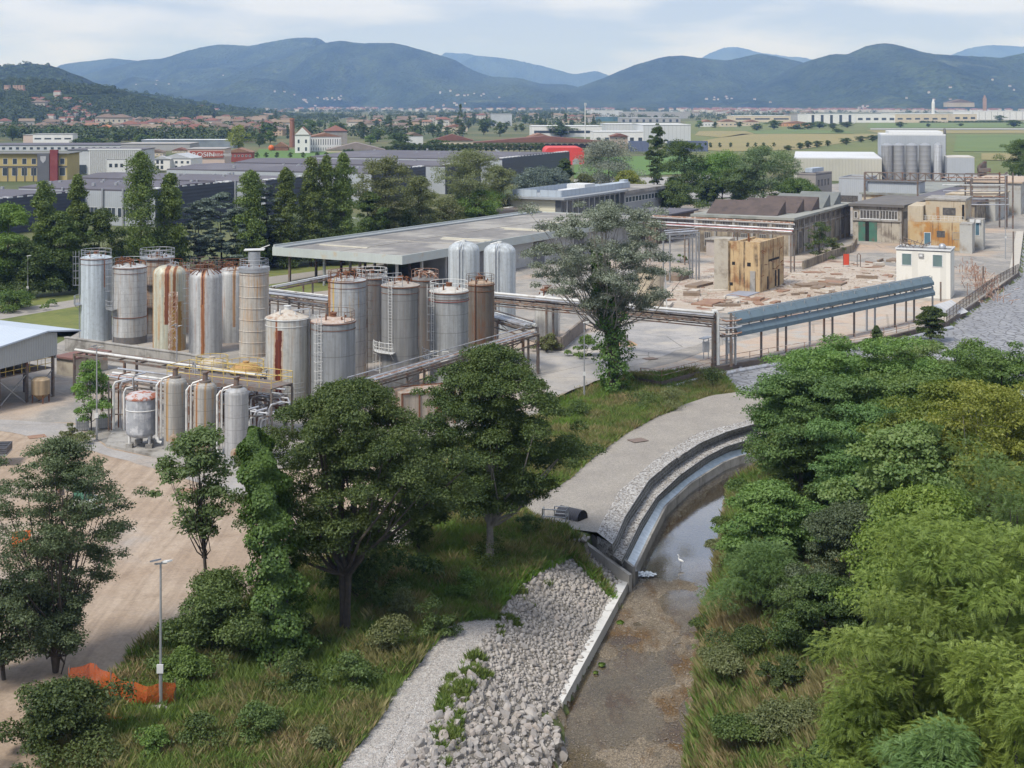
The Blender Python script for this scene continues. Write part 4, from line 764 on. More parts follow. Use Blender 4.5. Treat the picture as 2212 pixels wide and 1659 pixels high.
tank('T15', 'brown weathered tank with rusty streaks at the right end of the group', 1037, 31, 612, 795, tankmat('tank_brown', (.19, .165, .14), (.14, .12, .10), rust=(.14, .07, .04), scut=(.48, .64), seam=2.4), name='storage_tank', cat='tank', rail=(0, 6.28, DSTEEL), Y=157, extras=lambda T, R, z1: (clutter(T, R*.6, z1+.15, rgt, RUST, 8), vpipe(T, A(-.3), R, 1, z1, RUST)), roofmat=M('roof_rustbrown', (.40, .32, .24), (.3, .2, .13), 3, .8))
def e16(T, R, z1):
    vpipe(T, A(-.25), R, .3, z1-.3, STEEL, .07); vpipe(T, A(-.08), R, .3, z1-.3, STEEL, .05); b = MB(); b.lathe([(.3, z1-.05), (.3, z1+.25), (.01, z1+.27)], 12); b.obj('manhole', WPIPE, T); b = MB(); b.tube([(-.6*R, 0, z1-.15), (0, 0, z1+.2), (.6*R, 0, z1-.15)], .06, 5); b.obj('vent_pipe', STEEL, T)
WD = tankmat('tank_dome_white', (.48, .52, .54), (.43, .46, .475), rust=(.36, .34, .3), scut=(.6, .76), seam=50, vseam=False)
tank('T16', 'left one of the two domed white silos under the grey roof edge', 1002, 34, 522, 700, WD, roof='dome', Y=189, extras=e16)
tank('T17', 'right one of the two domed white silos, standing clear of the roof', 1079.5, 34.5, 525, 706, WD, roof='dome', Y=184, extras=e16)
def e18(T, R, z1):
    b = MB(); b.lathe([(R*.55, z1+1.1), (R*.55, z1+1.25), (.02, z1+1.3)], 20); b.tube([(-.5, 0, z1+1.3), (-.5, 0, z1+1.7), (.6, 0, z1+1.7)], .05, 5); b.obj('top_hatch', RUST, T)
tank('T18', 'short white round tank with a conical top beside the low wall', 1181, 26, 646, 733, tankmat('tank_white_short', (.52, .52, .50), (.45, .45, .43), rust=(.3, .26, .2), scut=(.66, .78), seam=50, vseam=False), name='storage_tank', cat='tank', roofh=1.2, Y=176, extras=e18, lad=(A(.9), .3, STEEL, False))
# pressure vessels at the front
TM = lambda n, **k: tankmat(n, (.37, .36, .335), (.31, .30, .27), rust=(.40, .24, .10), seam=1.02, R=.95, sscale=3, **k)
def pvessel(key, label, cx, hw, ytop, Y, mat, fl=True):
    X = XT(cx, Y); R = hw*Y/FOC; z1 = ZT(ytop, Y); T = thing('pressure_vessel', label, 'pressure vessel', (X, Y, 0.1), 0, 'tall pressure vessels in a row'); TK[key] = (T, X, Y, R, z1)
    MB().lathe([(R*.98, 0), (R, .15), (R, z1-R*.6)]+[(R*cos(a)**.75, z1-R*.6+R*.6*sin(a)) for a in np.linspace(.15, 1.45, 8)]+[(.05, z1)], 32).obj('shell', mat, T, True)
    b = MB(); b.lathe([(.5, z1-.02), (.5, z1+.12), (.22, z1+.12), (.22, z1+.75), (.32, z1+.75), (.32, z1+.85), (.01, z1+.86)], 14); b.obj('top_flange', DSTEEL, T, True)
    b = MB()
    for i in range(14):
        a = i*pi/7; b.tube([(R*1.0*cos(a), R*1.0*sin(a), z1-R*.62), (R*.82*cos(a), R*.82*sin(a), z1-R*.22), (R*.35*cos(a), R*.35*sin(a), z1+.01)], .022, 3)
    b.obj('dome_strip', STEEL, T)
    for j, (dx, mt, zz) in enumerate([(-1.13, WPIPE, z1-.1), (-1.36, RPIPE, z1-.25), (-1.55, WPIPE, z1-.35)]):
        q = R*-dx if 0 else R+abs(dx)*.22+j*.12
        k = MB(); k.tube([(-q*.98, -.15-j*.1, 1.1), (-q*.98, -.15-j*.1, zz-.3), (-q*.85, -.1, zz), (-R*.25, 0, zz+.25)], .09 if j != 1 else .06, 6); k.obj('side_pipe', mt, T)
    k = MB(); k.tube([(-R-.5, -.3, 1.3), (-R-.42, -.35, .9), (-R-.15, -.35, .8)], .13, 8); k.obj('elbow', WPIPE, T, True)
    if fl:
        k = MB(); a = A(.1); n = 14; c = np.array([R*cos(a), R*sin(a), 1.25]); 
        k.tube([c, c+np.array([cos(a), sin(a), 0])*.18], .40, 16); k.obj('flange', M('flange_rusty', (.45, .36, .27), (.3, .22, .16), 4, .8), T)
        k = MB(); k.tube([c+np.array([cos(a), sin(a), 0])*.17, c+np.array([cos(a), sin(a), 0])*.26], .14, 10); k.obj('nozzle', RUST, T)
    return T
pvessel('V1', 'first tall vessel from the left, ochre streaks and a round flange at its foot', 379, 24.5, 817, 119.3, TM('vessel_a', scut=(.56, .7), bands=((-.55, .09, (.42, .27, .12), 1, 20),)))
pvessel('V2', 'middle tall vessel with the most orange rust on its left side', 443.5, 24.5, 827, 117, TM('vessel_b', scut=(.52, .66), bands=((-.6, .08, (.42, .2, .08), 0, 20), (.2, .06, (.4, .28, .14), 0, 20))))
pvessel('V3', 'third tall vessel, cleanest grey, half hidden by the tree tops', 511, 25.5, 838, 114.5, tankmat('vessel_c', (.40, .405, .41), (.34, .345, .35), rust=(.36, .3, .22), scut=(.62, .75), seam=1.02, R=.97))
T = thing('pressure_vessel', 'wide grey vessel with a peeling red top standing on concrete feet', 'pressure vessel', (XT(307, 120.3), 120.3, .1)); k = 120.3/FOC; R = 34*k
zb, zt = ZT(939, 120.3)-.1, ZT(856, 120.3)-.1
MB().lathe([(.02, zb-.25)]+[(R*sin(a), zb+.35-.6*cos(a)) for a in np.linspace(.3, pi/2, 6)]+[(R, zt)], 36).obj('shell', M('vessel_flaky', (.40, .42, .44), (.28, .29, .31), 1.6, .8, dirt=(.52, .53, .54), dscale=1.1, dcut=(.5, .58), streak=(.22, .23, .25)), T, True)
MB().lathe([(R*1.03, zt-.15), (R*1.03, zt), (R*.8, zt+.3), (R*.4, zt+.42), (.01, zt+.45)], 36).obj('top', M('flaky_red', (.33, .12, .07), (.28, .10, .06), 2, .8, dirt=(.40, .37, .37), dscale=1.6, dcut=(.46, .52)), T, True)
b = MB(); b.ring(R*1.01, (zb+zt)/2+.6, .05, 36); b.obj('hoop', WPIPE, T)
for a in (A(-.85), A(.75), A(-.5)+pi, A(.5)+pi):
    l = MB(); l.tube([(R*.8*cos(a), R*.8*sin(a), .5), (R*.8*cos(a), R*.8*sin(a), zb+.35)], .13, 8); l.obj('leg', WPIPE, T)
    l = MB(); l.box(R*.8*cos(a)-.28, R*.8*cos(a)+.28, R*.8*sin(a)-.28, R*.8*sin(a)+.28, -.08, .55); l.obj('footing', CONC, T)
# plinth under the vessels
P0, P1, P2, P3 = G(228, 966), G(520, 1032), (XT(575, 128), 128), (XT(268, 137), 137)
b = MB(); b.prism([P0, P1, P2, P3], 0, .28); o = b.obj('concrete_plinth', CONC); tag(o, 'low concrete plinth with kerb under the pressure vessels', 'plinth')
# bund wall behind
def wall(name, label, cat, pts, z0, z1, w, mat, cap=None, group=None):
    T = thing(name, label, cat, (pts[0][0], pts[0][1], 0), 0, group); b = MB(); c = MB(); ox, oy = pts[0][0], pts[0][1]
    for p, q in zip(pts[:-1], pts[1:]):
        p = np.array([p[0]-ox, p[1]-oy]); q = np.array([q[0]-ox, q[1]-oy]); d = q-p; d = d/np.linalg.norm(d); n = np.array([-d[1], d[0]])*w/2
        b.prism([tuple(p-n), tuple(q-n), tuple(q+n), tuple(p+n)], z0, z1)
        if cap: n2 = n*1.5; c.prism([tuple(p-n2), tuple(q-n2), tuple(q+n2), tuple(p+n2)], z1+.002, z1+.12)
    b.obj('wall_body', mat, T)
    if cap: c.obj('coping', cap, T)
    return T
wall('bund_wall', 'long stained concrete bund wall in front of the white silos', 'wall', [(XT(142, 168), 168), (XT(411, 156.6), 156.6), (XT(560, 148), 148)], 0, 1.6, .35, CONC, CONC)
wall('low_wall', 'short rough brown wall right of the short white tank', 'wall', [G(1168, 755), G(1212, 757), G(1263, 712)], 0, 1.6, .3, M('rough_brick', (.24, .2, .165), (.17, .145, .125), 2, .95, bump=.8, dirt=(.1, .09, .08), dscale=.9), None)
# pipe racks
def rack(name, label, A_, B_, z, pipes, w=1.6, posts=(0, 1), truss=0, mat=None, pr=.09, rails=False):
    """pipes: list of (offset, dz, radius, mat)"""
    mat = mat or DSTEEL; d = np.array([B_[0]-A_[0], B_[1]-A_[1]]); L = np.linalg.norm(d); ang = atan2(d[1], d[0])
    T = thing(name, label, 'pipe rack', (A_[0], A_[1], 0), ang)
    for o_, dz, r, pm in pipes: MB().tube([(-.1, o_, z+dz), (L*.33, o_, z+dz), (L*.66, o_, z+dz), (L+.1, o_, z+dz)], r, 7).obj('pipe', pm, T, True)
    b = MB()
    for s in (-w/2, w/2): b.bar((0, s, z-.12), (L, s, z-.12), .14, .22)
    n = max(2, int(L/3))
    for i in range(n+1): b.bar((L*i/n, -w/2, z-.1), (L*i/n, w/2, z-.1), .1, .14)
    if truss:
        for s in (-w/2, w/2):
            b.bar((0, s, z-truss), (L, s, z-truss), .1, .14)
            for i in range(n): b.bar((L*i/n, s, z-.1 if i % 2 else z-truss), (L*(i+1)/n, s, z-truss if i % 2 else z-.1), .06)
    if rails:
        for i in range(n+1):
            for s in (-w/2, w/2): b.bar((L*i/n, s, z), (L*i/n, s, z+1), .05)
        for s in (-w/2, w/2):
            for zz in (z+.5, z+1): b.bar((0, s, zz), (L, s, zz), .05)
    b.obj('frame', mat, T)
    for u in posts:
        for s in (-w/2, w/2):
            MB().bar((L*u, s, 0), (L*u, s, z), .2).obj('post', mat, T)
    return T
rack('pipe_bridge', 'long pipe bridge crossing the yard from the tanks to the blue gallery', (XT(1062, 175), 175), (XT(1546, 158), 158), 5.4, [(-.6, .75, .17, WPIPE), (0, .3, .12, APIPE), (.5, .25, .12, APIPE), (-.3, -.35, .10, RPIPE), (.3, -.45, .14, WPIPE), (.8, .2, .08, APIPE)], posts=(.0, .28, .56, 1), truss=.8)
rack('pipe_rack', 'sloping-looking pipe rack running from the grey tank foot to the yard tower', (XT(768, 126), 126), (XT(1146, 154), 154), 4.5, [(-.7, .1, .10, APIPE), (-.3, .1, .08, RPIPE), (.1, .12, .12, APIPE), (.5, .1, .08, DSTEEL), (.85, .5, .06, APIPE)], w=2, posts=(0, .3, .62, .93, 1), truss=1.1)
rack('pipe_rack', 'short stub of thick insulated pipes beside the brown tank', (XT(1060, 163), 163), (XT(1146, 154.5), 154.5), 5.0, [(-.6, .2, .22, APIPE), (0, .2, .2, APIPE), (.6, .2, .2, WPIPE), (.2, .7, .08, DSTEEL)], w=1.8, posts=(0, 1), truss=.9)
rack('pipe_rack', 'bluish pipe bundle between the ring-segment silo and the tall tank', (XT(572, 173), 173), (XT(716, 166), 166), 6.2, [(-.7, .25, .1, APIPE), (-.2, .25, .13, APIPE), (.3, .6, .1, WPIPE), (.7, .3, .12, APIPE), (0, -.5, .12, APIPE), (.4, -.6, .1, WPIPE)], posts=(0, .45, 1), truss=.9)
rack('pipe_rack', 'low pipe bundle further back towards the canopy', (XT(590, 190), 190), (XT(735, 205), 205), 4.6, [(-.5, .2, .1, APIPE), (0, .3, .1, WPIPE), (.5, .2, .1, APIPE)], posts=(0, .5, 1))
rack('pipe_bridge', 'pipe bridge with white top pipe in front of the bund wall', (XT(174, 143), 143), (XT(560, 130), 130), 4.3, [(-.6, .35, .14, WPIPE), (-.1, .15, .1, RPIPE), (.3, .15, .1, APIPE), (.7, .2, .08, DSTEEL)], posts=(0, .3, .58, .85, 1), truss=0)
rack('pipe_rack', 'tangled low pipe rack behind the pressure vessels', (XT(240, 136), 136), (XT(600, 126), 126), 3.3, [(-.9, .1, .12, APIPE), (-.5, .15, .08, RPIPE), (-.1, .1, .1, APIPE), (.3, .2, .12, WPIPE), (.7, .1, .08, DSTEEL), (1.0, .5, .1, APIPE)], w=2.4, posts=(0, .2, .4, .6, .8, 1), truss=1.2)
# railed yellow platform above vessels with two domed vats
X0, Y0 = XT(360, 127), 127; X1, Y1 = XT(585, 121.5), 121.5; dL = math.dist((X0, Y0), (X1, Y1)); an = atan2(Y1-Y0, X1-X0)
T = thing('service_platform', 'steel service platform with yellow railings above the pressure vessels', 'platform', (X0, Y0, 0), an)
b = MB(); b.box(0, dL, 0, 3.2, 4.85, 4.95); b.box(0, dL, 0, .1, 4.6, 4.849); b.box(0, dL, 3.1, 3.2, 4.6, 4.849); b.obj('deck', DSTEEL, T)
b = MB(); n = 9
for i in range(n+1):
    for y in (.05, 3.15): b.tube([(dL*i/n, y, 4.95), (dL*i/n, y, 6.0)], .035, 4)
for y in (.05, 3.15):
    for z in (5.45, 6.0): b.tube([(0, y, z), (dL, y, z)], .035, 4)
for x in (0, dL):
    for z in (5.45, 6.0): b.tube([(x, .05, z), (x, 3.15, z)], .035, 4)
b.obj('railing', YELP, T)
for i in range(4):
    for y in (.1, 3.1): MB().bar((dL*i/3, y, 0), (dL*i/3, y, 4.6), .16).obj('post', DSTEEL, T)
b = MB(); rg = np.random.default_rng(8)
for i in range(40):
    x, y = rg.random()*dL, .2+rg.random()*2.8; z = 2.2+rg.random()*2.2; L = .6+rg.random()*2.5; dv = [(L, 0, 0), (0, L*.7, 0), (0, 0, L*.7)][rg.integers(3)]
    b.tube([(x, y, z), (x+dv[0], y+dv[1], z+dv[2]), (x+dv[0]+.2, y+dv[1], z+dv[2]-.4)], .05+.06*rg.random(), 5)
b.obj('pipework', APIPE, T)
def vat(label, cx, hw, ydome, Y, mat):
    X = XT(cx, Y); R = hw*Y/FOC; zt = ZT(ydome, Y); T = thing('domed_vat', label, 'tank', (X, Y, 0))
    MB().lathe([(R, .0), (R, zt-.7)], 28).obj('shell', CONC, T, True); MB().lathe([(R*1.04, zt-.75), (R*.98, zt-.5), (R*.7, zt-.2), (R*.35, zt-.05), (.3, zt), (.3, zt+.18), (.01, zt+.2)], 28).obj('dome', mat, T, True)
    railing(T, R*1.15, zt-.8, 1.0, 0, 6.28, YELP)
vat('vat with a pale beige dome behind the yellow railings', 458, 30, 774, 137, M('dome_beige', (.46, .42, .35), (.38, .34, .27), 2, .8, dirt=(.25, .18, .12), dscale=1.2))
vat('vat with an orange-ochre dome behind the yellow railings', 531, 34, 784, 133, M('dome_ochre', (.42, .26, .10), (.33, .19, .07), 2, .85, dirt=(.22, .12, .05), dscale=1.2))
# risers left of the flaky vessel and right of the third one
def risers(label, cx, Y, n, w, z1, mats, seed):
    rg = np.random.default_rng(seed); X = XT(cx, Y); T = thing('riser_pipes', label, 'pipes', (X, Y, .1))
    for i in range(n):
        x = -w/2+w*i/max(1, n-1); z = z1*(.6+.4*rg.random()); y = rg.random()*1.2
        MB().tube([(x, y, 0), (x, y, z-.3), (x+.12, y+.1, z), (x+.9, y+.8, z+.1)], .05+.07*rg.random(), 6).obj('pipe', mats[i % len(mats)], T, True)
    b = MB()
    for z in (z1*.3, z1*.75): b.bar((-w/2-.2, .6, z), (w/2+.2, .6, z), .1)
    for s in (-1, 1): b.bar((s*(w/2+.2), .6, 0), (s*(w/2+.2), .6, z1*.9), .12)
    b.obj('support', DSTEEL, T)
risers('cluster of red-rust and white risers left of the flaky vessel', 258, 126, 8, 1.9, 5.0, [RPIPE, WPIPE, RUST, APIPE], 61)
risers('pale riser pipes with blue valve right of the third vessel', 553, 116, 7, 2.0, 4.8, [APIPE, WPIPE, APIPE], 62)
risers('dark riser pipes behind the middle vessel', 475, 124, 8, 5.5, 3.8, [DSTEEL, APIPE, RPIPE], 63)
# boxy rusty steel tank in front of the grey tanks
b0 = G(905, 905); T = thing('rectangular_tank', 'rust-streaked rectangular steel tank partly hidden by the dark tree', 'tank', (XT(868, 128), 128, 0), radians(22))
MB().box(0, 5.2, 0, 3.2, 0, 3.1).obj('body', tankmat('boxtank', (.42, .37, .31), (.36, .3, .24), rust=(.28, .12, .05), scut=(.5, .62), seam=50, vseam=False), T)
b = MB()
for x in (0, 1.7, 3.4, 5.2): b.bar((x, -.06, 0), (x, -.06, 3.2), .12)
b.bar((0, -.06, 3.15), (5.2, -.06, 3.15), .12); b.bar((0, 3.2, 3.15), (5.2, 3.2, 3.15), .1); b.obj('frame', RUST, T)
# lamp posts and floodlights
def lamp(label, x, yb, yt, kind='flood', Y=None, name='street_lamp', group=None, z0=0):
    X, Yg = G(x, yb, z0); H = (yb-yt)*Yg/FOC; T = thing(name, label, 'lamp post', (X, Yg, z0), 0, group)
    MB().tube([(0, 0, -.2), (0, 0, H*.3), (0, 0, H*.3+.01), (0, 0, H)], [.10, .085, .065, .05], 8).obj('pole', STEEL, T, True)
    b = MB()
    if kind == 'flood': b.bar((-.28, -.1, H+.02), (.28, .1, H+.02), .07); b.obj('bracket', STEEL, T); MB().bar((-.05, -.25, H+.28), (-.42, .1, H+.12), .34, .07).obj('lamp_head', M('lamp_dark', (.12, .13, .15), (.2, .22, .26), 3, .3), T); MB().bar((.1, .15, H+.06), (.48, -.1, H+.17), .34, .07).obj('lamp_head', WPIPE, T)
    elif kind == 'arm': b.tube([(0, 0, H-.3), (-.25, 0, H+.15), (-.8, 0, H+.3)], .05, 6); b.obj('arm', STEEL, T); MB().bar((-.75, 0, H+.3), (-1.5, 0, H+.36), .3, .12).obj('lamp_head', WPIPE, T)
    elif kind == 'top': MB().bar((-.1, 0, H), (.5, -.1, H+.12), .26, .1).obj('lamp_head', WPIPE, T)
    if H > 6: MB().box(-.16, .16, -.16, -.07, H*.25, H*.25+.42).obj('junction_box', WPIPE, T)
    return T
LG = 'yard lamp posts'
lamp('tall lamp post with twin heads standing by the orange netting', 347, 1530, 1218, 'flood', group=LG)
lamp('lamp post beside the slender young tree', 209, 952, 752, 'flood', group=LG)
lamp('lamp post standing in the grass left of the ivied poplar trunk', 1262, 850, 697, 'top', group=LG)
lamp('lamp post alone at the left against the dark trees', 60, 648, 553, 'top', group=LG)
lamp('lamp post between the poplar clump and the ring-segment silo', 586, 552, 483, 'top', group=LG)
lamp('floodlight mast before the cream silo', 382, 845, 706, 'flood', group=LG)
lamp('bluish floodlight mast left of the rust-stained tank', 576, 892, 802, 'flood', group=LG)
lamp('floodlight mast in front of the concrete-grey tank', 978-52, 860, 762, 'flood', group=LG)
lamp('thin lamp post beyond the canopy roof', 902, 480, 436, 'top', group=LG)
lamp('curved arm lamp beside the flat annex roof', 775, 506, 474, 'arm', group=LG)
lamp('second curved arm lamp further along the canopy edge', 872, 494, 460, 'arm', group=LG)
# lattice mast before cream silo
T = thing('lattice_mast', 'rusty lattice mast standing against the cream silo', 'mast', (XT(374, 164), 164, 0)); b = MB(); H = ZT(632, 164)
for x in (-.42, .42):
    for y in (-.42, .42): b.bar((x, y, 0), (x, y, H), .08)
n = 9
for i in range(n):
    z0, z1 = H*i/n, H*(i+1)/n
    for s in (-.42, .42): b.bar((-.42, s, z0), (.42, s, z1), .05); b.bar((s, -.42, z0), (s, .42, z1), .05); b.bar((-.42, s, z1), (.42, s, z1), .05)
b.obj('lattice', RPIPE, T)
# ---------------------------------------------------------------- buildings
GLASS = M('glass_dark', (.035, .045, .055), (.06, .075, .09), .6, .12, spec=.6) if 0 else M('glass_dark', (.035, .045, .055), (.06, .075, .09), .6, .15)
GLBL = M('glass_blue', (.07, .13, .18), (.10, .18, .22), .6, .15)
FRW = M('frame_white', (.62, .63, .63), None, 3, .6); FRD = M('frame_dark', (.1, .1, .1), None, 3, .6)
CLW = M('cladding_white', (.36, .385, .41), (.32, .345, .37), .3, .5, wave=('XY', .6))
CLG = M('cladding_grey', (.40, .41, .40), (.35, .355, .34), .3, .6, wave=('XY', .5), dirt=(.24, .22, .19), dscale=.3, dcut=(.55, .75))
NAVY = M('cladding_navy', (.030, .036, .055), (.038, .045, .068), .3, .5, wave=('Z', .9))
ROOFP = M('roof_bitumen', (.115, .11, .128), (.09, .086, .10), .08, .9, world=True, dirt=(.145, .14, .155), dscale=.05)
ROOFG = M('roof_gravel', (.21, .20, .19), (.145, .14, .135), .35, .95, dirt=(.30, .285, .26), dscale=.12, dcut=(.45, .6))
def win(T, face, a, z, w, h, glass=None, frame=None, U=0, V=0, mull=1, name='window', sill=False):
    e = .06
    def bx(b, a0, a1, d0, d1, z0, z1):
        if face == 'f': b.box(a0, a1, -d1, -d0, z0, z1)
        elif face == 's': b.box(-d1, -d0, a0, a1, z0, z1)
        elif face == 'b': b.box(a0, a1, V+d0, V+d1, z0, z1)
        return b
    f = MB(); t_ = .09
    bx(f, a, a+w, 0, e, z, z+t_); bx(f, a, a+w, 0, e, z+h-t_, z+h); bx(f, a, a+t_, 0, e, z+t_, z+h-t_); bx(f, a+w-t_, a+w, 0, e, z+t_, z+h-t_)
    for i in range(1, mull): bx(f, a+w*i/mull-.04, a+w*i/mull+.04, 0, e, z+t_, z+h-t_)
    if sill: bx(f, a-.1, a+w+.1, 0, .15, z-.1, z-.002)
    fo = f.obj(name, frame or FRW, T); bx(MB(), a+t_, a+w-t_, 0, .025, z+t_, z+h-t_).obj('pane', glass or GLASS, fo); return fo
def bld(name, label, cat, C, rz, U, V, h, wall, roof=None, par=.0, slab=.25, over=0, roofh=0, group=None, walln='wall'):
    """C world corner nearest the camera; +x recedes right, +y recedes left"""
    T = thing(name, label, cat, (C[0], C[1], 0), rz, group); MB().box(0, U, 0, V, 0, h).obj(walln, wall, T)
    b = MB()
    if roofh: 
        b.prism_y([(-over, h+.01), (U+over, h+.01), (U+over, h+.08), (U/2, h+roofh), (-over, h+.08)], -over, V+over)
    else: b.box(-over, U+over, -over, V+over, h+.004, h+slab)
    b.obj('roof', roof or ROOFG, T)
    if par:
        b = MB(); z0, z1 = h+slab+.004, h+slab+par; o = over
        b.box(-o, U+o, -o, -o+.2, z0, z1); b.box(-o, U+o, V+o-.2, V+o, z0, z1); b.box(-o, -o+.2, -o+.2, V+o-.2, z0, z1); b.box(U+o-.2, U+o, -o+.2, V+o-.2, z0, z1); b.obj('parapet', wall, T)
    T['U'] = U; T['V'] = V; return T
def corner(x, y, h): X, Y = G(x, y, h); return (X, Y)
def dims(C, rz, pu, pv): return ext(C, rz, pu), ext(C, rz+pi/2, pv)
RC = radians(59.5)
# ---- big loading canopy
Cc = corner(868, 552, 6); U = 88; V = ext(Cc, RC+pi/2, 593); RP = RC
T = thing('canopy_hall', 'wide flat grey-roofed loading canopy with pale green-grey fascia', 'canopy', (Cc[0], Cc[1], 0), RP)
FAS = M('fascia', (.43, .47, .45), (.38, .41, .40), .4, .6, wave=('XY', .3), dirt=(.42, .36, .27), dscale=.5, dcut=(.58, .72))
b = MB(); b.box(0, U, 0, V, 5.75, 5.85); b.obj('roof', ROOFG, T)
b = MB(); b.box(0, U, -.25, -.002, 4.6, 6.0); b.box(-.25, -.002, -.25, V+.25, 4.6, 6.0); b.box(0, U, V+.002, V+.25, 4.6, 6.35); b.box(U+.002, U+.25, -.25, V+.25, 4.6, 6.0); b.obj('fascia', FAS, T)
b = MB(); b.box(0, U, V-1.8, V-.01, 5.86, 6.1); b.obj('edge_band', M('band_grey', (.27, .29, .30), (.22, .24, .25), .5, .7), T)
for i, (x, y0, y1) in enumerate([(26, .8, 10), (28.2, .8, 11), (48, .8, 10), (50, .8, 12), (7, 12, 22), (66, 2, 12)]):
    MB().box(x, x+.7, y0, y1, 5.86, 5.98).obj('skylight', M('skylight_cream', (.55, .52, .42), (.48, .45, .36), 1, .6), T)
b = MB(); b.box(0, U, V*.5, V*.5+.25, 5.86, 5.93); b.box(20, 20.25, 0, V-2, 5.86, 5.93); b.obj('roof_seam', M('seam', (.42, .39, .34), None, 2, .8), T)
for i in range(4):
    for j in range(4):
        if i*7+1 > 24 and j < 3: continue
        MB().bar((1.5+i*7, 2+j*(V-4)/3, 0), (1.5+i*7, 2+j*(V-4)/3, 5.75), .35).obj('post', DSTEEL if j % 2 else STEEL, T)
b = MB()
for i in range(12): b.box(1.4+i*7, 1.65+i*7, .3, V-.3, 5.2, 5.745)
b.obj('roof_beam', DSTEEL, T)
b = MB(); b.box(19, U-1, 1.2, 9, 0, 5.6); b.box(36, U-1, 9.002, V-2, 0, 5.6); b.obj('wall', M('wall_grey', (.40, .40, .39), (.34, .34, .33), .4, .9, dirt=(.22, .21, .19), dscale=.4, dcut=(.5, .7)), T)
for a in (24, 44, 60): 
    f = MB(); f.box(a, a+4, 1.1, 1.19, 0, 4.2); f.obj('door', M('door_grey', (.12, .12, .125), (.16, .16, .16), 1, .7), T)
b = MB(); b.box(18.2, 19.7, -.3, -.252, 4.95, 5.6); b.obj('sign', M('sign_dark', (.16, .16, .17), (.25, .25, .26), 6, .8), T)
# ---- annexes and office
C = corner(837, 496, 4); u, v = dims(C, RC, 965, 777); bld('flat_annex', 'low white annex with grey flat roof behind the canopy left end', 'building', C, RC, u, v, 4, FRW, ROOFP, 0, .3)
C = corner(1055, 463, 4.5); u, v = dims(C, RC, 1160, 932); T = bld('flat_annex', 'low annex with brown debris-strewn flat roof left of the office block', 'building', C, RC, min(u, 55), v, 4.3, CONC, M('roof_brown', (.19, .16, .14), (.14, .12, .105), .3, .95), 0, .5, .6)
b = MB(); rg = np.random.default_rng(3)
for i in range(14):
    x, y = 8+rg.random()*20, 3+rg.random()*(v-8); b.box(x, x+1+rg.random()*2, y, y+.6+rg.random(), 4.81, 4.9+.1*rg.random())
b.obj('roof_debris', FRW, T)
for x in (30, 34):
    MB().lathe([(1.6, 4.81), (1.5, 5.4), (.9, 6.0), (.02, 6.2)], 16, (x, 4, 0)).obj('roof_dome', WPIPE, T, True)
RO = radians(62); C = corner(1212, 427, 7.4); u, v = dims(C, RO, 1340, 1095)
T = bld('office_block', 'office block with cream end wall, tall dark windows and blue-white roof screen', 'office building', C, RO, u, v, 6.9, M('dark_glazing_wall', (.10, .11, .12), (.16, .17, .18), .5, .4), M('slab_grey', (.30, .32, .34), None, 1, .8), 0, .5, 1.6)
MB().box(-.12, -.003, 1.5, v-.5, 0, 6.7).obj('end_wall', M('cream_wall', (.60, .58, .46), (.56, .54, .43), .3, .8, wave=('Z', .7)), T)
n = max(6, int(u/3))
for i in range(n): win(T, 'f', .5+i*(u-1)/n, .8, (u-1)/n-.25, 5.6, GLASS, STEEL, mull=1)
b = MB()
for i in range(n+1): b.box(.25+i*(u-1)/n, .5+i*(u-1)/n, -1.5, -1.25, 0, 6.88)
b.obj('column', STEEL, T)
b = MB(); SCR = M('screen_bluewhite', (.40, .45, .50), (.34, .39, .45), .4, .55, wave=('XY', 2.2))
b.box(1, 1.15, .6, v*.42, 7.45, 9.0); b.box(1, 1.15, v*.48, v-1, 7.45, 9.0); b.box(1, u-2, .4, .55, 7.45, 9.0); b.box(3, u-2, v-1, v-.85, 7.45, 8.8); b.box(u-2, u-1.85, .4, v-1, 7.45, 8.8); b.obj('roof_screen', SCR, T)
b = MB(); b.box(u*.3, u*.5, 3, 6, 7.42, 8.6); b.box(u*.62, u*.8, 4, 9, 7.42, 9.3); b.obj('roof_unit', FRW, T)
C2 = (C[0]+u*cos(RO)+1*sin(RO), C[1]+u*sin(RO)-1*cos(RO)); u2 = ext(C2, RO, 1436)
T = bld('office_wing', 'grey wing of the office block with a band of windows under a thick roof edge', 'office building', C2, RO, u2, v*.9, 6.2, M('wing_wall', (.27, .28, .285), (.22, .225, .235), .4, .85), ROOFG, 0, .9, .8)
n = 12
for i in range(n): win(T, 'f', 1+i*(u2-2)/n, 3.9, (u2-2)/n-.3, 1.5, GLASS, FRW)
b = MB(); b.box(2, u2*.5, v*.3, v*.5, 7.12, 8.6); b.box(u2*.6, u2*.7, v*.5, v*.6, 7.12, 8.9); b.obj('roof_unit', SCR, T)
C = corner(1417, 467, 6); u, v = dims(C, RC, 1504, 1330); T = bld('workshop', 'flat dark-roofed brick workshop behind the silver poplar', 'building', C, radians(61), u, v, 5.7, M('old_brick_brown', (.21, .165, .13), (.15, .12, .1), .8, .95, bump=.5, dirt=(.09, .08, .07), dscale=.3, streak=(.07, .06, .05)), ROOFP, 0, .35, .8)
for i in range(9): win(T, 'f', 2+i*(u-3)/9, .6, (u-3)/9-1.1, 4.2, M('old_pane', (.07, .08, .08), (.16, .15, .14), 2, .5), CONC)
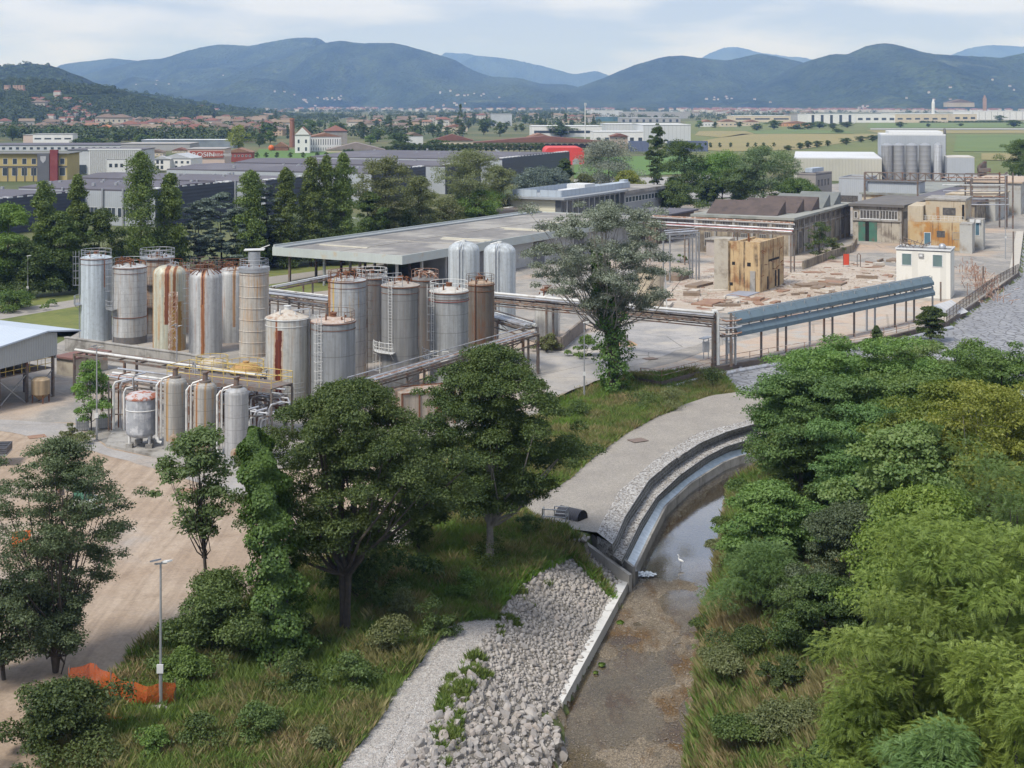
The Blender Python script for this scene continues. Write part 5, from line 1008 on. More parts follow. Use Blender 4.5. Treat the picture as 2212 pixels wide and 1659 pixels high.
# ---- sawtooth factory
OLD = M('old_plaster', (.34, .29, .215), (.25, .21, .155), .5, .95, bump=.5, dirt=(.12, .10, .08), dscale=.35, dcut=(.45, .65), streak=(.085, .07, .055), scut=(.46, .62), sscale=1.6)
RF = radians(62.5); C = corner(1709, 470, 7.6); u, v = dims(C, RF, 1835, 1504)
T = bld('sawtooth_factory', 'long derelict factory hall with brown sawtooth roofs and stained yellow walls', 'factory', C, RF, u, v, 7.1, OLD, M('roof_slab_pale', (.29, .285, .26), (.23, .24, .215), .3, .9, dirt=(.16, .17, .15), dscale=.2), 0, .5, .9)
BRW = M('roof_brown_sheet', (.105, .078, .068), (.075, .058, .052), .4, .85, dirt=(.055, .045, .042), dscale=.5, dcut=(.5, .7)); GRYS = M('roof_green_sheet', (.17, .18, .17), (.13, .14, .135), .4, .85)
for i, (x, y0, y1, mt) in enumerate([(2, 3.5, v*.93, BRW), (10, 2, v*.70, BRW), (18, 1, v*.62, BRW), (27, 1, v*.62, GRYS), (36, 1, v*.5, GRYS), (45, 1, v*.45, GRYS)]):
    if x+7 > u: break
    MB().prism_y([(x, 7.61), (x+6.6, 7.61), (x+6.2, 10.1), (x+5.9, 10.15)], y0, y1).obj('sawtooth_roof', mt, T)
b = MB()
n = 11
for i in range(n+1): b.box(i*(u-.5)/n, i*(u-.5)/n+.5, -.22, -.002, 0, 7.1)
for i in range(6): b.box(-.22, -.002, i*(v-.5)/5, i*(v-.5)/5+.5, 0, 7.1)
b.box(.5, u, -.16, -.003, 4.9, 5.15); b.obj('pilaster', CONC, T)
OP = M('old_pane2', (.035, .035, .035), (.13, .12, .11), 2, .6)
for i in range(n): win(T, 'f', i*(u-.5)/n+.8, 5.4, (u-.5)/n-1.3, 1.3, OP, CONC, mull=2)
for i in range(n):
    if i not in (0, 3, 7): win(T, 'f', i*(u-.5)/n+1.0, 1.0, (u-.5)/n-1.7, 3.4, OP if i % 2 else M('boarded', (.27, .25, .22), (.20, .19, .17), .9, .9), CONC, mull=3)
for i in range(5): win(T, 's', i*(v-.5)/5+.9, 5.2, (v-.5)/5-1.6, 1.2, OP, CONC, mull=4)
for i in (1, 2, 4): win(T, 's', i*(v-.5)/5+1.2, 1.2, (v-.5)/5-2.4, 2.9, OP, CONC, mull=3)
MB().box(-6, -.25, v*.35, v*.8, 3.1, 3.35).obj('lean_to_roof', CONC, T); MB().box(-5.6, -5.2, v*.36, v*.79, 0, 3.09).obj('lean_to_wall', M('lean', (.4, .36, .33), (.3, .27, .25), .8, .9), T)
C = G(1692, 575); wall('broken_wall', 'low broken wall running along the sawtooth factory', 'wall', [G(1735, 582), G(1790, 560), G(1840, 545), G(1850, 528)], 0, 1.5, .4, OLD)
# ---- plastered hall with green gate
RG = radians(60); C = corner(1955, 441, 7.8); 
C = (XT(1948, 297), 297.); u, v = 30, ext(C, RG+pi/2, 1842); T = bld('plastered_hall', 'pale peeling two-storey hall with a large green gate', 'factory', C, RG, u, v, 7.6, M('plaster_pale', (.42, .39, .33), (.34, .31, .26), .5, .95, bump=.4, dirt=(.18, .155, .13), dscale=.45, dcut=(.5, .66), streak=(.13, .11, .09), scut=(.5, .66)), M('roof_dark_felt', (.11, .105, .10), (.15, .14, .13), .3, .95), 0, .55, .7)
for a, w in ((.9, v*.36), (v*.45, v*.4)): win(T, 's', a, 4.9, w, 1.9, OP, FRW, mull=6, sill=True)
win(T, 's', v*.9, 4.9, v*.07, 1.5, OP, FRW, mull=1)
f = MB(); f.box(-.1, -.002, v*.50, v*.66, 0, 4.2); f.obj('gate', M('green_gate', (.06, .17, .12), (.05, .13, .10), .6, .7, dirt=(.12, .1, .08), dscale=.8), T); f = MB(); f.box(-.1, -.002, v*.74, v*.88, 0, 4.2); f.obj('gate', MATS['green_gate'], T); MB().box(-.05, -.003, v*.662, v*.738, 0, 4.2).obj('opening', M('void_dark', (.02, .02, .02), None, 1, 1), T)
b = MB(); b.box(-.3, -.002, 0, v, 4.45, 4.75); b.box(-.15, -.002, 0, .4, 0, 7.6); b.box(-.15, -.002, v*.44-.2, v*.44+.1, 4.76, 7.6); b.obj('cornice', CONC, T)
for i in range(6): win(T, 'f', 1+i*4.6, 5.0, 3.2, 1.6, OP, CONC, mull=3)
# ---- orange rusted building
ORG = M('plaster_orange', (.46, .36, .22), (.40, .29, .15), .35, .95, bump=.5, dirt=(.37, .19, .06), dscale=.22, dcut=(.48, .58), streak=(.20, .12, .065), scut=(.52, .66), sscale=1.8)
TAN = M('plaster_tan', (.46, .40, .30), (.38, .32, .235), .4, .95, bump=.5, dirt=(.36, .22, .1), dscale=.3, dcut=(.55, .68), streak=(.2, .15, .1), scut=(.56, .7), sscale=1.8)
RB = radians(66); C = (XT(2087, 281), 281.); v = ext(C, RB+pi/2, 1961); T = bld('control_building', 'orange-stained concrete building with a terrace and small blue-white door', 'building', C, RB, 14, v, 5.6, ORG, TAN, 0, .3)
MB().box(2.2, 13, .4, v*.72, 5.905, 10.0).obj('upper_storey', TAN, T); MB().box(2.0, 13.2, .2, v*.73, 10.003, 10.35).obj('upper_roof', CONC, T)
MB().box(.0, 13, v*.74, v, 5.905, 8.8).obj('stair_tower', TAN, T)
win(T, 's', v*.60, .9, .12*v, 2.6, GLBL, FRW, name='door'); win(T, 's', v*.36, 2.6, v*.14, 1.3, OP, FRD, mull=4); win(T, 's', v*.10, 2.2, v*.13, 1.5, M('boardtan', (.4, .3, .18), None, 1, .9), CONC)
b = MB(); b.box(2.12, 2.19, v*.2, v*.42, 7.0, 8.5); fo = b.obj('window', FRD, T); MB().box(2.08, 2.118, v*.21, v*.41, 7.15, 8.35).obj('pane', OP, fo)
b = MB(); b.box(2.12, 2.19, v*.05, v*.09, 6.2, 9.2); b.obj('slot', MATS['void_dark'], T); b = MB(); b.box(2.12, 2.19, v*.48, v*.53, 6.0, 8.6); b.obj('door', M('door_rust', (.36, .2, .1), None, 2, .9), T)
b = MB()
for i in range(11): b.bar((.1, v*(.04+.066*i), 5.9), (.1, v*(.04+.066*i), 6.9), .06)
for z in (6.4, 6.9): b.bar((.1, v*.04, z), (.1, v*.72, z), .06)
b.obj('railing', WPIPE, T)
C = (XT(2100, 276), 276.); T = bld('small_annex', 'small grey annex with white half-glazed door and air conditioners beside the orange building', 'building', C, RB, 5, ext(C, RB+pi/2, 2088) if 0 else 2.4, 5.6, M('annex_pale', (.40, .40, .38), (.33, .33, .31), .6, .9, dirt=(.25, .2, .14), dscale=.5), CONC, 0, .3)
C = (XT(2124, 283), 283.); T = bld('white_kiosk', 'whitewashed kiosk with blue window right of the orange building', 'building', C, RB, 4, 3.2, 6.0, MATS['annex_pale'], CONC, 0, .2)
win(T, 's', .7, 2.9, 1.7, 2.6, GLBL, FRW, mull=2)
for y in (.5, 1.7): MB().box(-.45, -.002, y, y+.9, 5.55, 6.15).obj('air_conditioner', FRW, T)
# ---- white cabin
RW = radians(66); C = (XT(2053, 212), 212.); v = ext(C, RW+pi/2, 1936); h = ZT(541, 212); CRM = M('cabin_cream', (.66, .645, .59), (.61, .595, .54), .4, .7, dirt=(.5, .47, .4), dscale=.5, dcut=(.6, .75), wave=('XY', 4.2))
T = bld('white_cabin', 'two-storey cream white cabin block with two blind-covered windows', 'building', C, RW, 5.2, v, h-.35, CRM, M('cabin_roof', (.16, .165, .17), (.2, .2, .2), .6, .9), 0, .2)
b = MB(); b.box(-.12, 0, -.12, v+.12, h-.15, h+.12); b.box(0, 5.32, -.12, 0, h-.15, h+.12); b.box(5.2, 5.32, 0, v+.12, h-.15, h+.12); b.box(0, 5.2, v, v+.12, h-.15, h+.12); b.obj('parapet', FRW, T)
BLN = M('blinds', (.13, .20, .19), (.08, .12, .13), .4, .4, wave=('Z', .16))
win(T, 's', v*.71, h-2.6, v*.19, 1.9, BLN, FRW, mull=1); win(T, 's', v*.14, h-2.65, v*.19, 1.95, BLN, FRW, mull=1)
for y, z, w, hh in ((v*.49, h-1.25, .75, .6), (v*.44, h-5.2, .9, .8), (v*.5, h-6.3, 1.7, .9)):
    f = MB(); f.box(-.22, -.003, y, y+w, z, z+hh); fo = f.obj('vent', M('vent_grey', (.3, .3, .3), None, 2, .6), T); MB().box(-.26, -.222, y+.15, y+w-.15, z+.15, z+hh-.15).obj('grille', FRW, fo)
b = MB(); rg = np.random.default_rng(4)
for i in range(16):
    y = v*(.45+.5*rg.random()); x = .8+rg.random()*3; b.bar((x, y, h+.05), (x+rg.normal()*1.2, y+rg.normal()*1.2, h+.5+rg.random()*.8), .07)
b.bar((4.6, v*.5, h+.1), (4.6, v*.95, h+1.3), .1); b.bar((.6, v*.95, h), (.6, v*.95, h+1.1), .06); b.bar((.6, v*.6, h+1), (.6, v*.95, h+1.1), .06); b.obj('roof_junk', DSTEEL, T)
MB().lathe([(.55, h-.1), (.55, h+.35), (.35, h+.6), (.01, h+.7)], 14, (3.6, v*.2, 0)).obj('roof_vent', STEEL, T, True)
# ---- hollow concrete block
RR = radians(61); C = G(1641, 633); C = (C[0], C[1]); h = ZT(524, C[1]); u, v = ext(C, RR, 1693), ext(C, RR+pi/2, 1573)
RUIN = M('ruin_ochre', (.47, .35, .20), (.40, .28, .15), .4, .95, bump=.7, dirt=(.25, .13, .06), dscale=.4, dcut=(.5, .66), streak=(.10, .075, .05), scut=(.49, .62), sscale=1.9)
T = thing('concrete_ruin', 'free-standing ochre concrete cube ruin left in the cleared yard', 'ruin', (C[0], C[1], 0), RR)
b = MB(); b.box(0, u, 0, .4, 0, h); b.box(0, .4, .402, v-.002, 0, h); b.box(0, u, v-.4, v, 0, h-.3); b.box(u-.4, u, .402, v-.402, 0, h-.5); b.box(.402, u-.402, .402, v-.402, h-.9, h-.6); b.obj('wall', RUIN, T)
b = MB(); b.box(.6, 3.2, v+.002, v+2.6, 0, h+.25); b.obj('side_shaft', M('ruin_pale', (.40, .37, .31), (.33, .3, .25), .5, .95, bump=.6, dirt=(.2, .17, .13), dscale=.5), T)
b = MB(); b.box(-.25, -.002, .7, 1.5, 0, 3.4); b.obj('duct', CONC, T)
for y, z, s in ((v*.78, 4.2, .5), (v*.28, 4.1, .6), (v*.85, .9, .5)): MB().box(-.03, -.001, y, y+s, z, z+s).obj('hole', MATS['void_dark'], T)
for x, z, w, hh in ((u*.35, 4.5, u*.45, .35), (u*.3, .2, .6, 2.0), (u*.62, .2, .7, 2.6), (u*.75, 0, .8, 2.8)): MB().box(x, x+w, -.03, -.001, z, z+hh).obj('hole', MATS['void_dark'], T)
b = MB(); rg = np.random.default_rng(6)
for i in range(12):
    x, z = rg.random()*u, 1+rg.random()*(h-1.5); b.tube([(x, 0, z), (x+.2*rg.normal(), -.5, z+.3*rg.normal())], .05, 4)
for i in range(4): b.tube([(1+i*1.2, 2+i*.5, h-.5), (1+i*1.2, 2+i*.5, h+.4+.2*i)], .08, 6)
b.obj('stub_pipes', RUST, T)
# ---- tall trunk stub silo behind silver poplar and remains
T = thing('ruined_column', 'tall mottled concrete column stump behind the silver poplar', 'ruin', (XT(1405, 197), 197, 0)); MB().lathe([(1.9, 0), (1.9, 6.4), (0.01, 6.4)], 20).obj('shell', TAN, T, True)
MB().tube([(2.3, -.5, 0), (2.0, -.3, 6.6)], .12, 6).obj('leaning_pole', WPIPE, T)
# ---- block house, white sheds, silo hall
C = corner(1762, 377, 8.6); u, v = dims(C, radians(58), 1797, 1722); T = bld('block_house', 'bare grey concrete-block house with six small windows', 'building', C, radians(58), u, v, 8.3, M('blockwall', (.30, .28, .26), (.25, .235, .22), .8, .95), ROOFP, .4, .3)
for i in range(4): win(T, 'f', 2+i*(u-3)/4, 5.0, 1.1, 1.9, GLASS, FRD)
for i in range(3): win(T, 'f', 3+i*(u-5)/3, 1.4, 1.2, 1.6, GLASS, FRD)
MB().box(2, 12, 4, v-4, 9.1, 10.3).obj('roof_unit', SCR, T)
C = corner(1832, 386, 7); u, v = dims(C, radians(64), 1888, 1811); T = bld('white_shed', 'white box shed with dark doorway below the silo hall', 'building', (XT(1870, 395), 395.), radians(64), 16, ext((XT(1870, 395), 395.), radians(154), 1812), 8.2, CLW, ROOFG, .3, .2)
win(T, 's', 2.2, .3, 5.5, 3.2, OP, FRD, mull=3)
C = (XT(1990, 372), 372.); v = ext(C, radians(151), 1862); T = bld('flat_factory', 'low factory with long white roof screen and pale green roof', 'factory', C, radians(61), 75, v, 5.0, TAN, M('roof_palegreen', (.25, .26, .235), (.2, .21, .19), .2, .9, dirt=(.15, .15, .14), dscale=.15), 0, .5, .6)
b = MB(); b.box(2, 2.3, 1, v-1, 5.51, 8.4); b.box(2.3, 9, 1, 1.3, 5.51, 8.4); b.box(2, 9, v-1.3, v-1, 5.51, 8.4); b.box(2.3, 9, 1.3, v-1.3, 8.2, 8.39); b.obj('roof_screen', CLW, T); b = MB(); b.box(1.5, 9.3, .7, v-.7, 8.42, 8.65); b.obj('screen_cap', FRD, T)
for i in range(10): win(T, 'f', 4+i*7, 2, 5, 2.2, OP, CONC, mull=4)
C = (XT(2105, 340), 340.); v = ext(C, radians(151), 1950); T = bld('flat_factory', 'grey flat-roofed hall under the lattice girder', 'factory', C, radians(61), 60, v, 5.2, OLD, ROOFP, 0, .45, .6)
C = (XT(2150, 352), 352.); T = bld('white_hall', 'whitewashed low hall behind the pipe gantry at the right', 'factory', C, radians(61), 20, 12, 6.2, MATS['annex_pale'], TAN, 0, .4, .3)
C = (XT(2205, 372), 372.); T = bld('white_hall', 'tan-roofed hall at the right edge behind the gantry', 'factory', C, radians(61), 30, 14, 8.4, MATS['annex_pale'], M('roof_tan', (.42, .33, .25), (.36, .28, .21), .3, .9), 0, .4, .5)
Ys = 545.; RS = radians(78)
C = (XT(2043, Ys), Ys); v = ext(C, RS+pi/2, 1903); T = bld('silo_hall', 'tall pale metal hall with white roof rising behind five steel silos', 'industrial hall', C, RS, 26, v, ZT(293, Ys), CLW, FRW, .0, .5, 0)
b = MB(); b.box(1, 24, 1, v-3, ZT(293, Ys)+.51, ZT(293, Ys)+1.6); b.obj('roof_ridge', FRW, T); b = MB(); b.tube([(8, -.4, 0), (8, -.4, ZT(293, Ys)+1), (9, -.3, ZT(293, Ys)+2.4)], .5, 8); b.obj('flue', FRD, T)
for i, cx in enumerate([1916, 1941, 1969, 1998, 2026]):
    Yk = Ys-4-.3*i; T = thing('steel_silo', ['darkest steel silo at the left end of the row of five', 'second steel silo of the row of five', 'steel silo in the middle of the row of five', 'fourth steel silo of the row of five', 'brightest smooth silo at the right end of the row of five'][i], 'silo', (XT(cx, Yk), Yk, 0), 0, 'row of five steel silos')
    R = (12.5 if i < 4 else 9)*Yk/FOC; z = ZT(314 if i < 4 else 313, Yk); MB().lathe([(R, 0), (R, z)], 24).obj('shell', tankmat('ss%d' % min(i, 4), (.30, .305, .31) if i < 4 else (.5, .52, .54), (.25, .255, .26) if i < 4 else (.45, .47, .5), scut=(.8, .9), seam=1.8, R=R) if i in (0, 4) else MATS['_ss'] if '_ss' in MATS else M('_ss', (.29, .295, .30), (.245, .25, .255), .4, .5, .2, wave=('Z', 1.8)), T, True)
    MB().lathe([(R*1.02, z), (R*.3, z+.9), (.01, z+1)], 24).obj('roof', STEEL, T, True)
C = (XT(2043, Ys-6), Ys-6); 
C = (XT(2105, 530), 530.); u, v = 20, ext(C, RS+pi/2, 2046); T = bld('metal_shed', 'low pale metal shed joined to the right side of the silo hall', 'industrial hall', C, RS, u, v, ZT(341, 530), CLW, M('roof_offwhite', (.5, .48, .44), None, .3, .8), 0, .3)
b = MB()
for i in range(5): b.tube([(2+i*.8, -2-i*.6, 0), (2+i*.8, -2-i*.6, 6+i*.4)], .7, 8)
b.box(0, 5, -6, -1.5, 3.5, 5); b.obj('filter_unit', DSTEEL, T)
C = (XT(1905, 530), 530.); v = ext(C, RS+pi/2+.04, 1715); T = bld('long_warehouse', 'long low beige warehouse with white roof left of the steel silos', 'warehouse', C, RS, 70, v, ZT(344, 530), M('beige_clad', (.42, .41, .35), (.38, .37, .32), .2, .7, wave=('XY', 1.2)), M('roof_white', (.55, .56, .57), (.48, .49, .5), .1, .7), 0, .4)
# ---- lattice girder, gantry, masts
def gantry(label, A_, B_, z0, z1, n, posts):
    d = np.array([B_[0]-A_[0], B_[1]-A_[1]]); L = np.linalg.norm(d); T = thing('lattice_girder', label, 'girder', (A_[0], A_[1], 0), atan2(d[1], d[0])); b = MB()
    for y in (-.7, .7):
        b.bar((0, y, z0), (L, y, z0), .22); b.bar((0, y, z1), (L, y, z1), .22)
        for i in range(n):
            b.bar((L*i/n, y, z0), (L*i/n, y, z1), .14); b.bar((L*i/n, y, z0 if i % 2 else z1), (L*(i+1)/n, y, z1 if i % 2 else z0), .12)
    b.obj('truss', DSTEEL, T)
    for u in posts:
        for y in (-.7, .7): MB().bar((L*u, y, 0), (L*u, y, z1), .3).obj('post', DSTEEL, T)
gantry('long lattice girder bridge in front of the steel silos', (XT(1868, 360), 360), (XT(2100, 350), 350), ZT(388, 360), ZT(372, 360), 14, (0, .5, 1))
T = thing('pipe_gantry', 'tall open pipe gantry with stacked pipes at the right edge', 'gantry', (XT(2097, 330), 330, 0)); b = MB()
for x in (0, 10, XT(2172, 330)-XT(2097, 330)):
    for y in (0, 4): b.bar((x, y, 0), (x, y, 13.4 if x > 0 else 12), .3)
for z in (6.5, 8.2, 9.8, 11.6, 13): b.bar((0, 0, z), (8.3, 0, z), .18); b.bar((0, 4, z), (8.3, 4, z), .18)
b.obj('frame', DSTEEL, T)
for i, z in enumerate((5.8, 7.2, 7.6, 8.9, 10.3, 12.1)): MB().tube([(-6, i*.6, z), (9, i*.6, z)], .16, 6).obj('pipe', [APIPE, WPIPE, RPIPE][i % 3], T)
lamp('very tall steel mast at the right edge of the plant', 2172, 560, 379, 'top', name='steel_mast')
# ---- red-pipe bridge over the right of the yard
rack('pipe_bridge', 'pipe bridge with red and silver pipes in front of the sawtooth factory', (XT(1400, 262), 262), (XT(1712, 246), 246), ZT(495, 255), [(-.5, .4, .14, APIPE), (-.1, .5, .1, M('pipe_red', (.35, .05, .04), None, 2, .5)), (.3, .8, .16, APIPE), (.7, 1.6, .16, WPIPE), (.2, 1.9, .14, RPIPE)], posts=(0, .28, .62, 1), truss=.0)
T = rack('pipe_stub', 'short grey pipe trestle ending in the open yard', (XT(1440, 232), 232), (XT(1503, 236), 236), ZT(503, 234), [(-.4, .2, .14, APIPE), (.2, .2, .12, APIPE), (.5, .5, .1, APIPE)], posts=(0, .9, 1), truss=.8, mat=STEEL)
# ---- blue gallery
A0 = (XT(1592, 158.7), 158.7); A1 = (XT(2018, 192.6), 192.6); L = math.dist(A0, A1); an = atan2(A1[1]-A0[1], A1[0]-A0[0])
T = thing('blue_gallery', 'long raised conveyor gallery clad in two blue-grey bands on slim posts', 'gallery', (A0[0], A0[1], 0), an); BL = M('blue_clad', (.115, .165, .195), (.10, .145, .175), .25, .5, wave=('X', 2.4))
b = MB(); b.prism_x([(0, 4.72), (.0, 5.1), (.5, 5.75), (1.3, 5.9), (1.3, 5.8), (.55, 5.6), (.12, 5.0), (.12, 4.72)], 0, L); b.obj('upper_panel', BL, T)
b = MB(); b.prism_x([(-.15, 3.3), (-.15, 3.75), (.25, 4.35), (.37, 4.35), (-.03, 3.7), (-.03, 3.3)], 0, L); b.obj('lower_panel', BL, T)
b = MB()
for i in range(17): b.bar((L*i/16, .35, 3.2), (L*i/16, .35, 5.9), .1); b.bar((L*i/16, .2, 4.55), (L*i/16, 1.4, 4.55), .08)
b.bar((0, .6, 5.95), (L, .6, 5.95), .1); b.bar((0, 1.35, 3.2), (L, 1.35, 3.2), .14); b.obj('frame', STEEL, T)
for i, z in enumerate((4.5, 4.45, 3.3, 3.4)): MB().tube([(-1.5, .55+.25*i, z), (L, .55+.25*i, z)], .1, 6).obj('pipe', [WPIPE, RPIPE, APIPE, RPIPE][i], T)
for i in range(10):
    for y in ((.3,) if i % 2 else (.3, 1.5)): MB().bar((L*i/9+.1, y, 0), (L*i/9+.1, y, 4.5), .2).obj('post', DSTEEL if i % 3 else STEEL, T)
T = thing('pipe_portal', 'pipe portal with bent white pipe where the bridge meets the blue gallery', 'pipe rack', (XT(1562, 158), 158, 0)); b = MB()
for x in (-.9, .9): b.bar((x, 0, 0), (x, 0, 6.1), .28)
for z in (3.4, 4.1, 4.8, 5.5): b.bar((-.9, 0, z), (1.6, .2, z), .1)
b.obj('frame', DSTEEL, T); MB().tube([(-1.3, -.1, 6.3), (-.8, -.1, 6.3), (-.6, -.1, 6.0), (-.6, -.1, .2)], .2, 8).obj('pipe', WPIPE, T, True)
for i, z in enumerate((3.7, 4.4, 5.2)): MB().tube([(-.6, -.1, z+.3), (.3, -.4, z), (1.6, .2, z), (2.2, .6, z+.1)], .1, 6).obj('pipe', [RPIPE, APIPE, RPIPE][i], T, True)
for lb, x, y in (('small instrument cabinet on posts, left of the portal', 1525, 777), ('small instrument cabinet on posts, right of the portal', 1577, 780)):
    X, Y = G(x, y); T = thing('instrument_cabinet', lb, 'cabinet', (X, Y, 0), .3, 'instrument cabinets at the portal'); MB().box(-.35, .35, -.2, .2, .9, 2.1).obj('cabinet', FRW, T); MB().bar((-.7, -.3, 2.5), (.7, .3, 2.65), .9, .06).obj('hood', STEEL, T)
    b = MB(); b.bar((-.3, 0, 0), (-.3, 0, 2.5), .07); b.bar((.3, 0, 0), (.3, 0, 2.5), .07); b.obj('stand', STEEL, T)
# ---- quay retaining wall, pipes, fence, slopes
QW = [(p[0], p[1]) for p in wallL]
wall('retaining_wall', 'dark stained retaining wall along the river side of the plant', 'wall', QW[:7], -1.9, .12, .4, M('wall_darkstain', (.10, .08, .07), (.15, .12, .1), .6, .95, bump=.5, dirt=(.05, .045, .04), dscale=.5))
def along(P, off, z): 
    P = np.array(P); out = []
    for i in range(len(P)):
        d = P[min(i+1, len(P)-1)]-P[max(i-1, 0)]; d = d/np.linalg.norm(d); out.append((P[i][0]+d[1]*off, P[i][1]-d[0]*off, z))
    return out
pp = along(QW[1:6], .7, -.75)
for i, (off, z, r, mt, lb) in enumerate([(.8, -.6, .3, APIPE, 'thick pale pipe with rounded end lying along the retaining wall'), (.9, -1.35, .13, DSTEEL, 'thin dark pipe under the thick pale one'), (.6, -1.7, .2, APIPE, 'second pale pipe at the foot of the retaining wall')]):
    P = along(QW[1:6], off, z)
    if i == 0: P = [(P[0][0]-.3, P[0][1]-.6, z)]+P
    o = MB().tube(resample(P, 14), r, 10).obj('river_pipe', mt, None, True); tag(o, lb, 'pipe', 'pipes along the retaining wall')
def fence(label, pts, h, step, mat, z0=0, mesh=None, name='railing_fence', gaps=3):
    P = resample(pts, max(2, int(sum(math.dist(pts[i], pts[i+1]) for i in range(len(pts)-1))/step)+1)); T = thing(name, label, 'fence', (P[0][0], P[0][1], z0)); o = P-P[0]
    for p in o: MB().bar((p[0], p[1], 0), (p[0], p[1], h), .07).obj('post', mat, T)
    b = MB()
    for k in range(gaps):
        for i in range(len(o)-1): b.bar((*o[i], h*(k+1)/gaps-.03), (*o[i+1], h*(k+1)/gaps-.03), .05)
    b.obj('rail', mat, T)
    if mesh:
        b = MB(); b.loft([[(p[0], p[1], .1) for p in o], [(p[0], p[1], h-.05) for p in o]]); b.obj('mesh_panel', mesh, T)
    return T
fence('thin rusty handrail along the edge of the brown quay', [tuple(p[:2]) for p in along(QW[0:6], -.3, 0)], 1.05, 3.2, RPIPE, .1, gaps=2)
m, t, out = newmat('mesh_dark'); v_ = coords(t, True); bs = N(t, 'ShaderNodeBsdfDiffuse'); bs.inputs[0].default_value = (.07, .06, .065, 1); tr = N(t, 'ShaderNodeBsdfTransparent'); mx = N(t, 'ShaderNodeMixShader'); mx.inputs[0].default_value = .55
t.links.new(tr.outputs[0], mx.inputs[1]); t.links.new(bs.outputs[0], mx.inputs[2]); t.links.new(mx.outputs[0], out.inputs[0]); MESHD = m
fence('dark mesh fence topping the cobbled river embankment', [QW[5], G(2100, 655), G(2150, 618), QW[6]], 1.6, 2.6, DSTEEL, .05, MESHD, 'mesh_fence')
# cobbled embankment
COB = newmat('cobbles'); m, t, out = COB; v_ = coords(t, True); vo = N(t, 'ShaderNodeTexVoronoi', feature='DISTANCE_TO_EDGE'); vo.inputs['Scale'].default_value = 1.15; t.links.new(mixc(t, .2, v_, noise(t, v_, 1.2, 4, out=1)), vo.inputs['Vector'])
col = mixc(t, ramp(t, noise(t, v_, .4, 6), [(.35, 0), (.65, 1)]), (.27, .275, .285), (.21, .215, .23)); col = mixc(t, math_(t, 'LESS_THAN', vo.outputs[0], .07), col, (.12, .12, .125)); bsdf(t, out, col, .85, 0, vo.outputs[0], .7, .2)
grid_on('cobbled_embankment', m, 22, 160, 138, 345, .8, lambda x, y: (-sdist(x, y, wallL) > .3) & (sdist(x, y, Lb) > 0) & (y > 140), .03)
o = sheet('kerb_strip', [tuple(p[:2]) for p in along(QW[5:8], 0, 0)]+[tuple(p[:2]) for p in along(QW[5:8], -1.6, 0)][::-1], .14, M('kerb_cream', (.45, .42, .37), (.38, .35, .3), 1, .9), world=True)
# red board, bits in the yard
X, Y = G(1828, 577); T = thing('red_board', 'bright red-orange board on thin legs in the open yard', 'board', (X, Y, 0), .1); k = Y/FOC; MB().box(-6*k, 6*k, -.05, .05, .4, 26*k*.95+.3).obj('panel', M('redpaint', (.55, .06, .03), (.5, .07, .03), 1, .6), T)
b = MB(); b.bar((-6.5*k, .06, 0), (-6.5*k, .06, 2.7), .07); b.bar((6.5*k, .06, 0), (6.5*k, .06, 2.7), .07); b.obj('legs', DSTEEL, T)
T = thing('hoop_stand', 'dark bent pipe hoop beside the red board', 'stand', (X+2.0, Y, 0)); MB().tube([(0, 0, 0), (0, 0, 2.2), (.3, 0, 2.5), (.6, 0, 2.2), (.6, 0, 0)], .08, 6).obj('hoop', DSTEEL, T, True)
# ---- left shed
Cs = (XT(122, 142), 142.); T = thing('loading_shed', 'pale blue-roofed steel shed with raised platform at the left edge', 'shed', (Cs[0], Cs[1], 0), RC)
RBL = M('roof_paleblue', (.44, .49, .55), (.40, .45, .51), .3, .6, wave=('Y', .5))
b = MB(); b.prism_y([(-20, 4.6), (-20, 4.75), (-1.5, 6.95), (2.8, 6.45), (2.8, 6.3), (-1.5, 6.8)], -.5, 24); b.obj('roof', RBL, T)
b = MB(); b.prism_y([(-19.5, 3.4), (0, 4.25), (0, 6.5), (-1.5, 6.75), (-19.5, 4.6)], -.1, 0); b.box(-.1, 0, .002, 24, 3.9, 6.4); b.obj('gable_wall', M('gable_clad', (.36, .37, .36), (.32, .33, .32), .4, .7, wave=('X', .3)), T)
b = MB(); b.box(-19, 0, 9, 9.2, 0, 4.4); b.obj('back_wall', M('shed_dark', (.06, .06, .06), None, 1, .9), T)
b = MB(); b.box(-14, -.3, .2, 4.5, 2.9, 3.0); b.obj('deck', DSTEEL, T)
for x in (-14, -10.5, -7, -3.6, -.3):
    for y in (.2, 4.4): MB().bar((x, y, 0), (x, y, 4.3), .24).obj('post', DSTEEL, T)
b = MB()
for i in range(4): x0, x1 = -14+i*3.43, -14+(i+1)*3.43; b.bar((x0, .2, 0), (x1, .2, 2.8), .1); b.bar((x0, .2, 2.8), (x1, .2, 0), .1)
b.obj('brace', STEEL, T)
b = MB()
for i in range(15): b.bar((-14+i*.98, .2, 3), (-14+i*.98, .2, 4.05), .05)
for z in (3.5, 4.05): b.bar((-14, .2, z), (-.3, .2, z), .05)
b.obj('railing', YELP, T)
T = thing('hopper_tank', 'small rusty beige hopper tank standing under the left shed', 'tank', (XT(88, 139), 139, 0)); MB().lathe([(.2, .3), (.9, .9), (.9, 2.3), (.6, 2.5), (.01, 2.55)], 20).obj('shell', tankmat('hopper', (.42, .33, .22), (.34, .25, .15), rust=(.3, .16, .07), seam=50, vseam=False), T, True)
b = MB()
for a in (.5, 2.1, 3.7, 5.3): b.bar((.8*cos(a), .8*sin(a), 0), (.8*cos(a), .8*sin(a), 1.2), .1)
b.obj('legs', RUST, T)
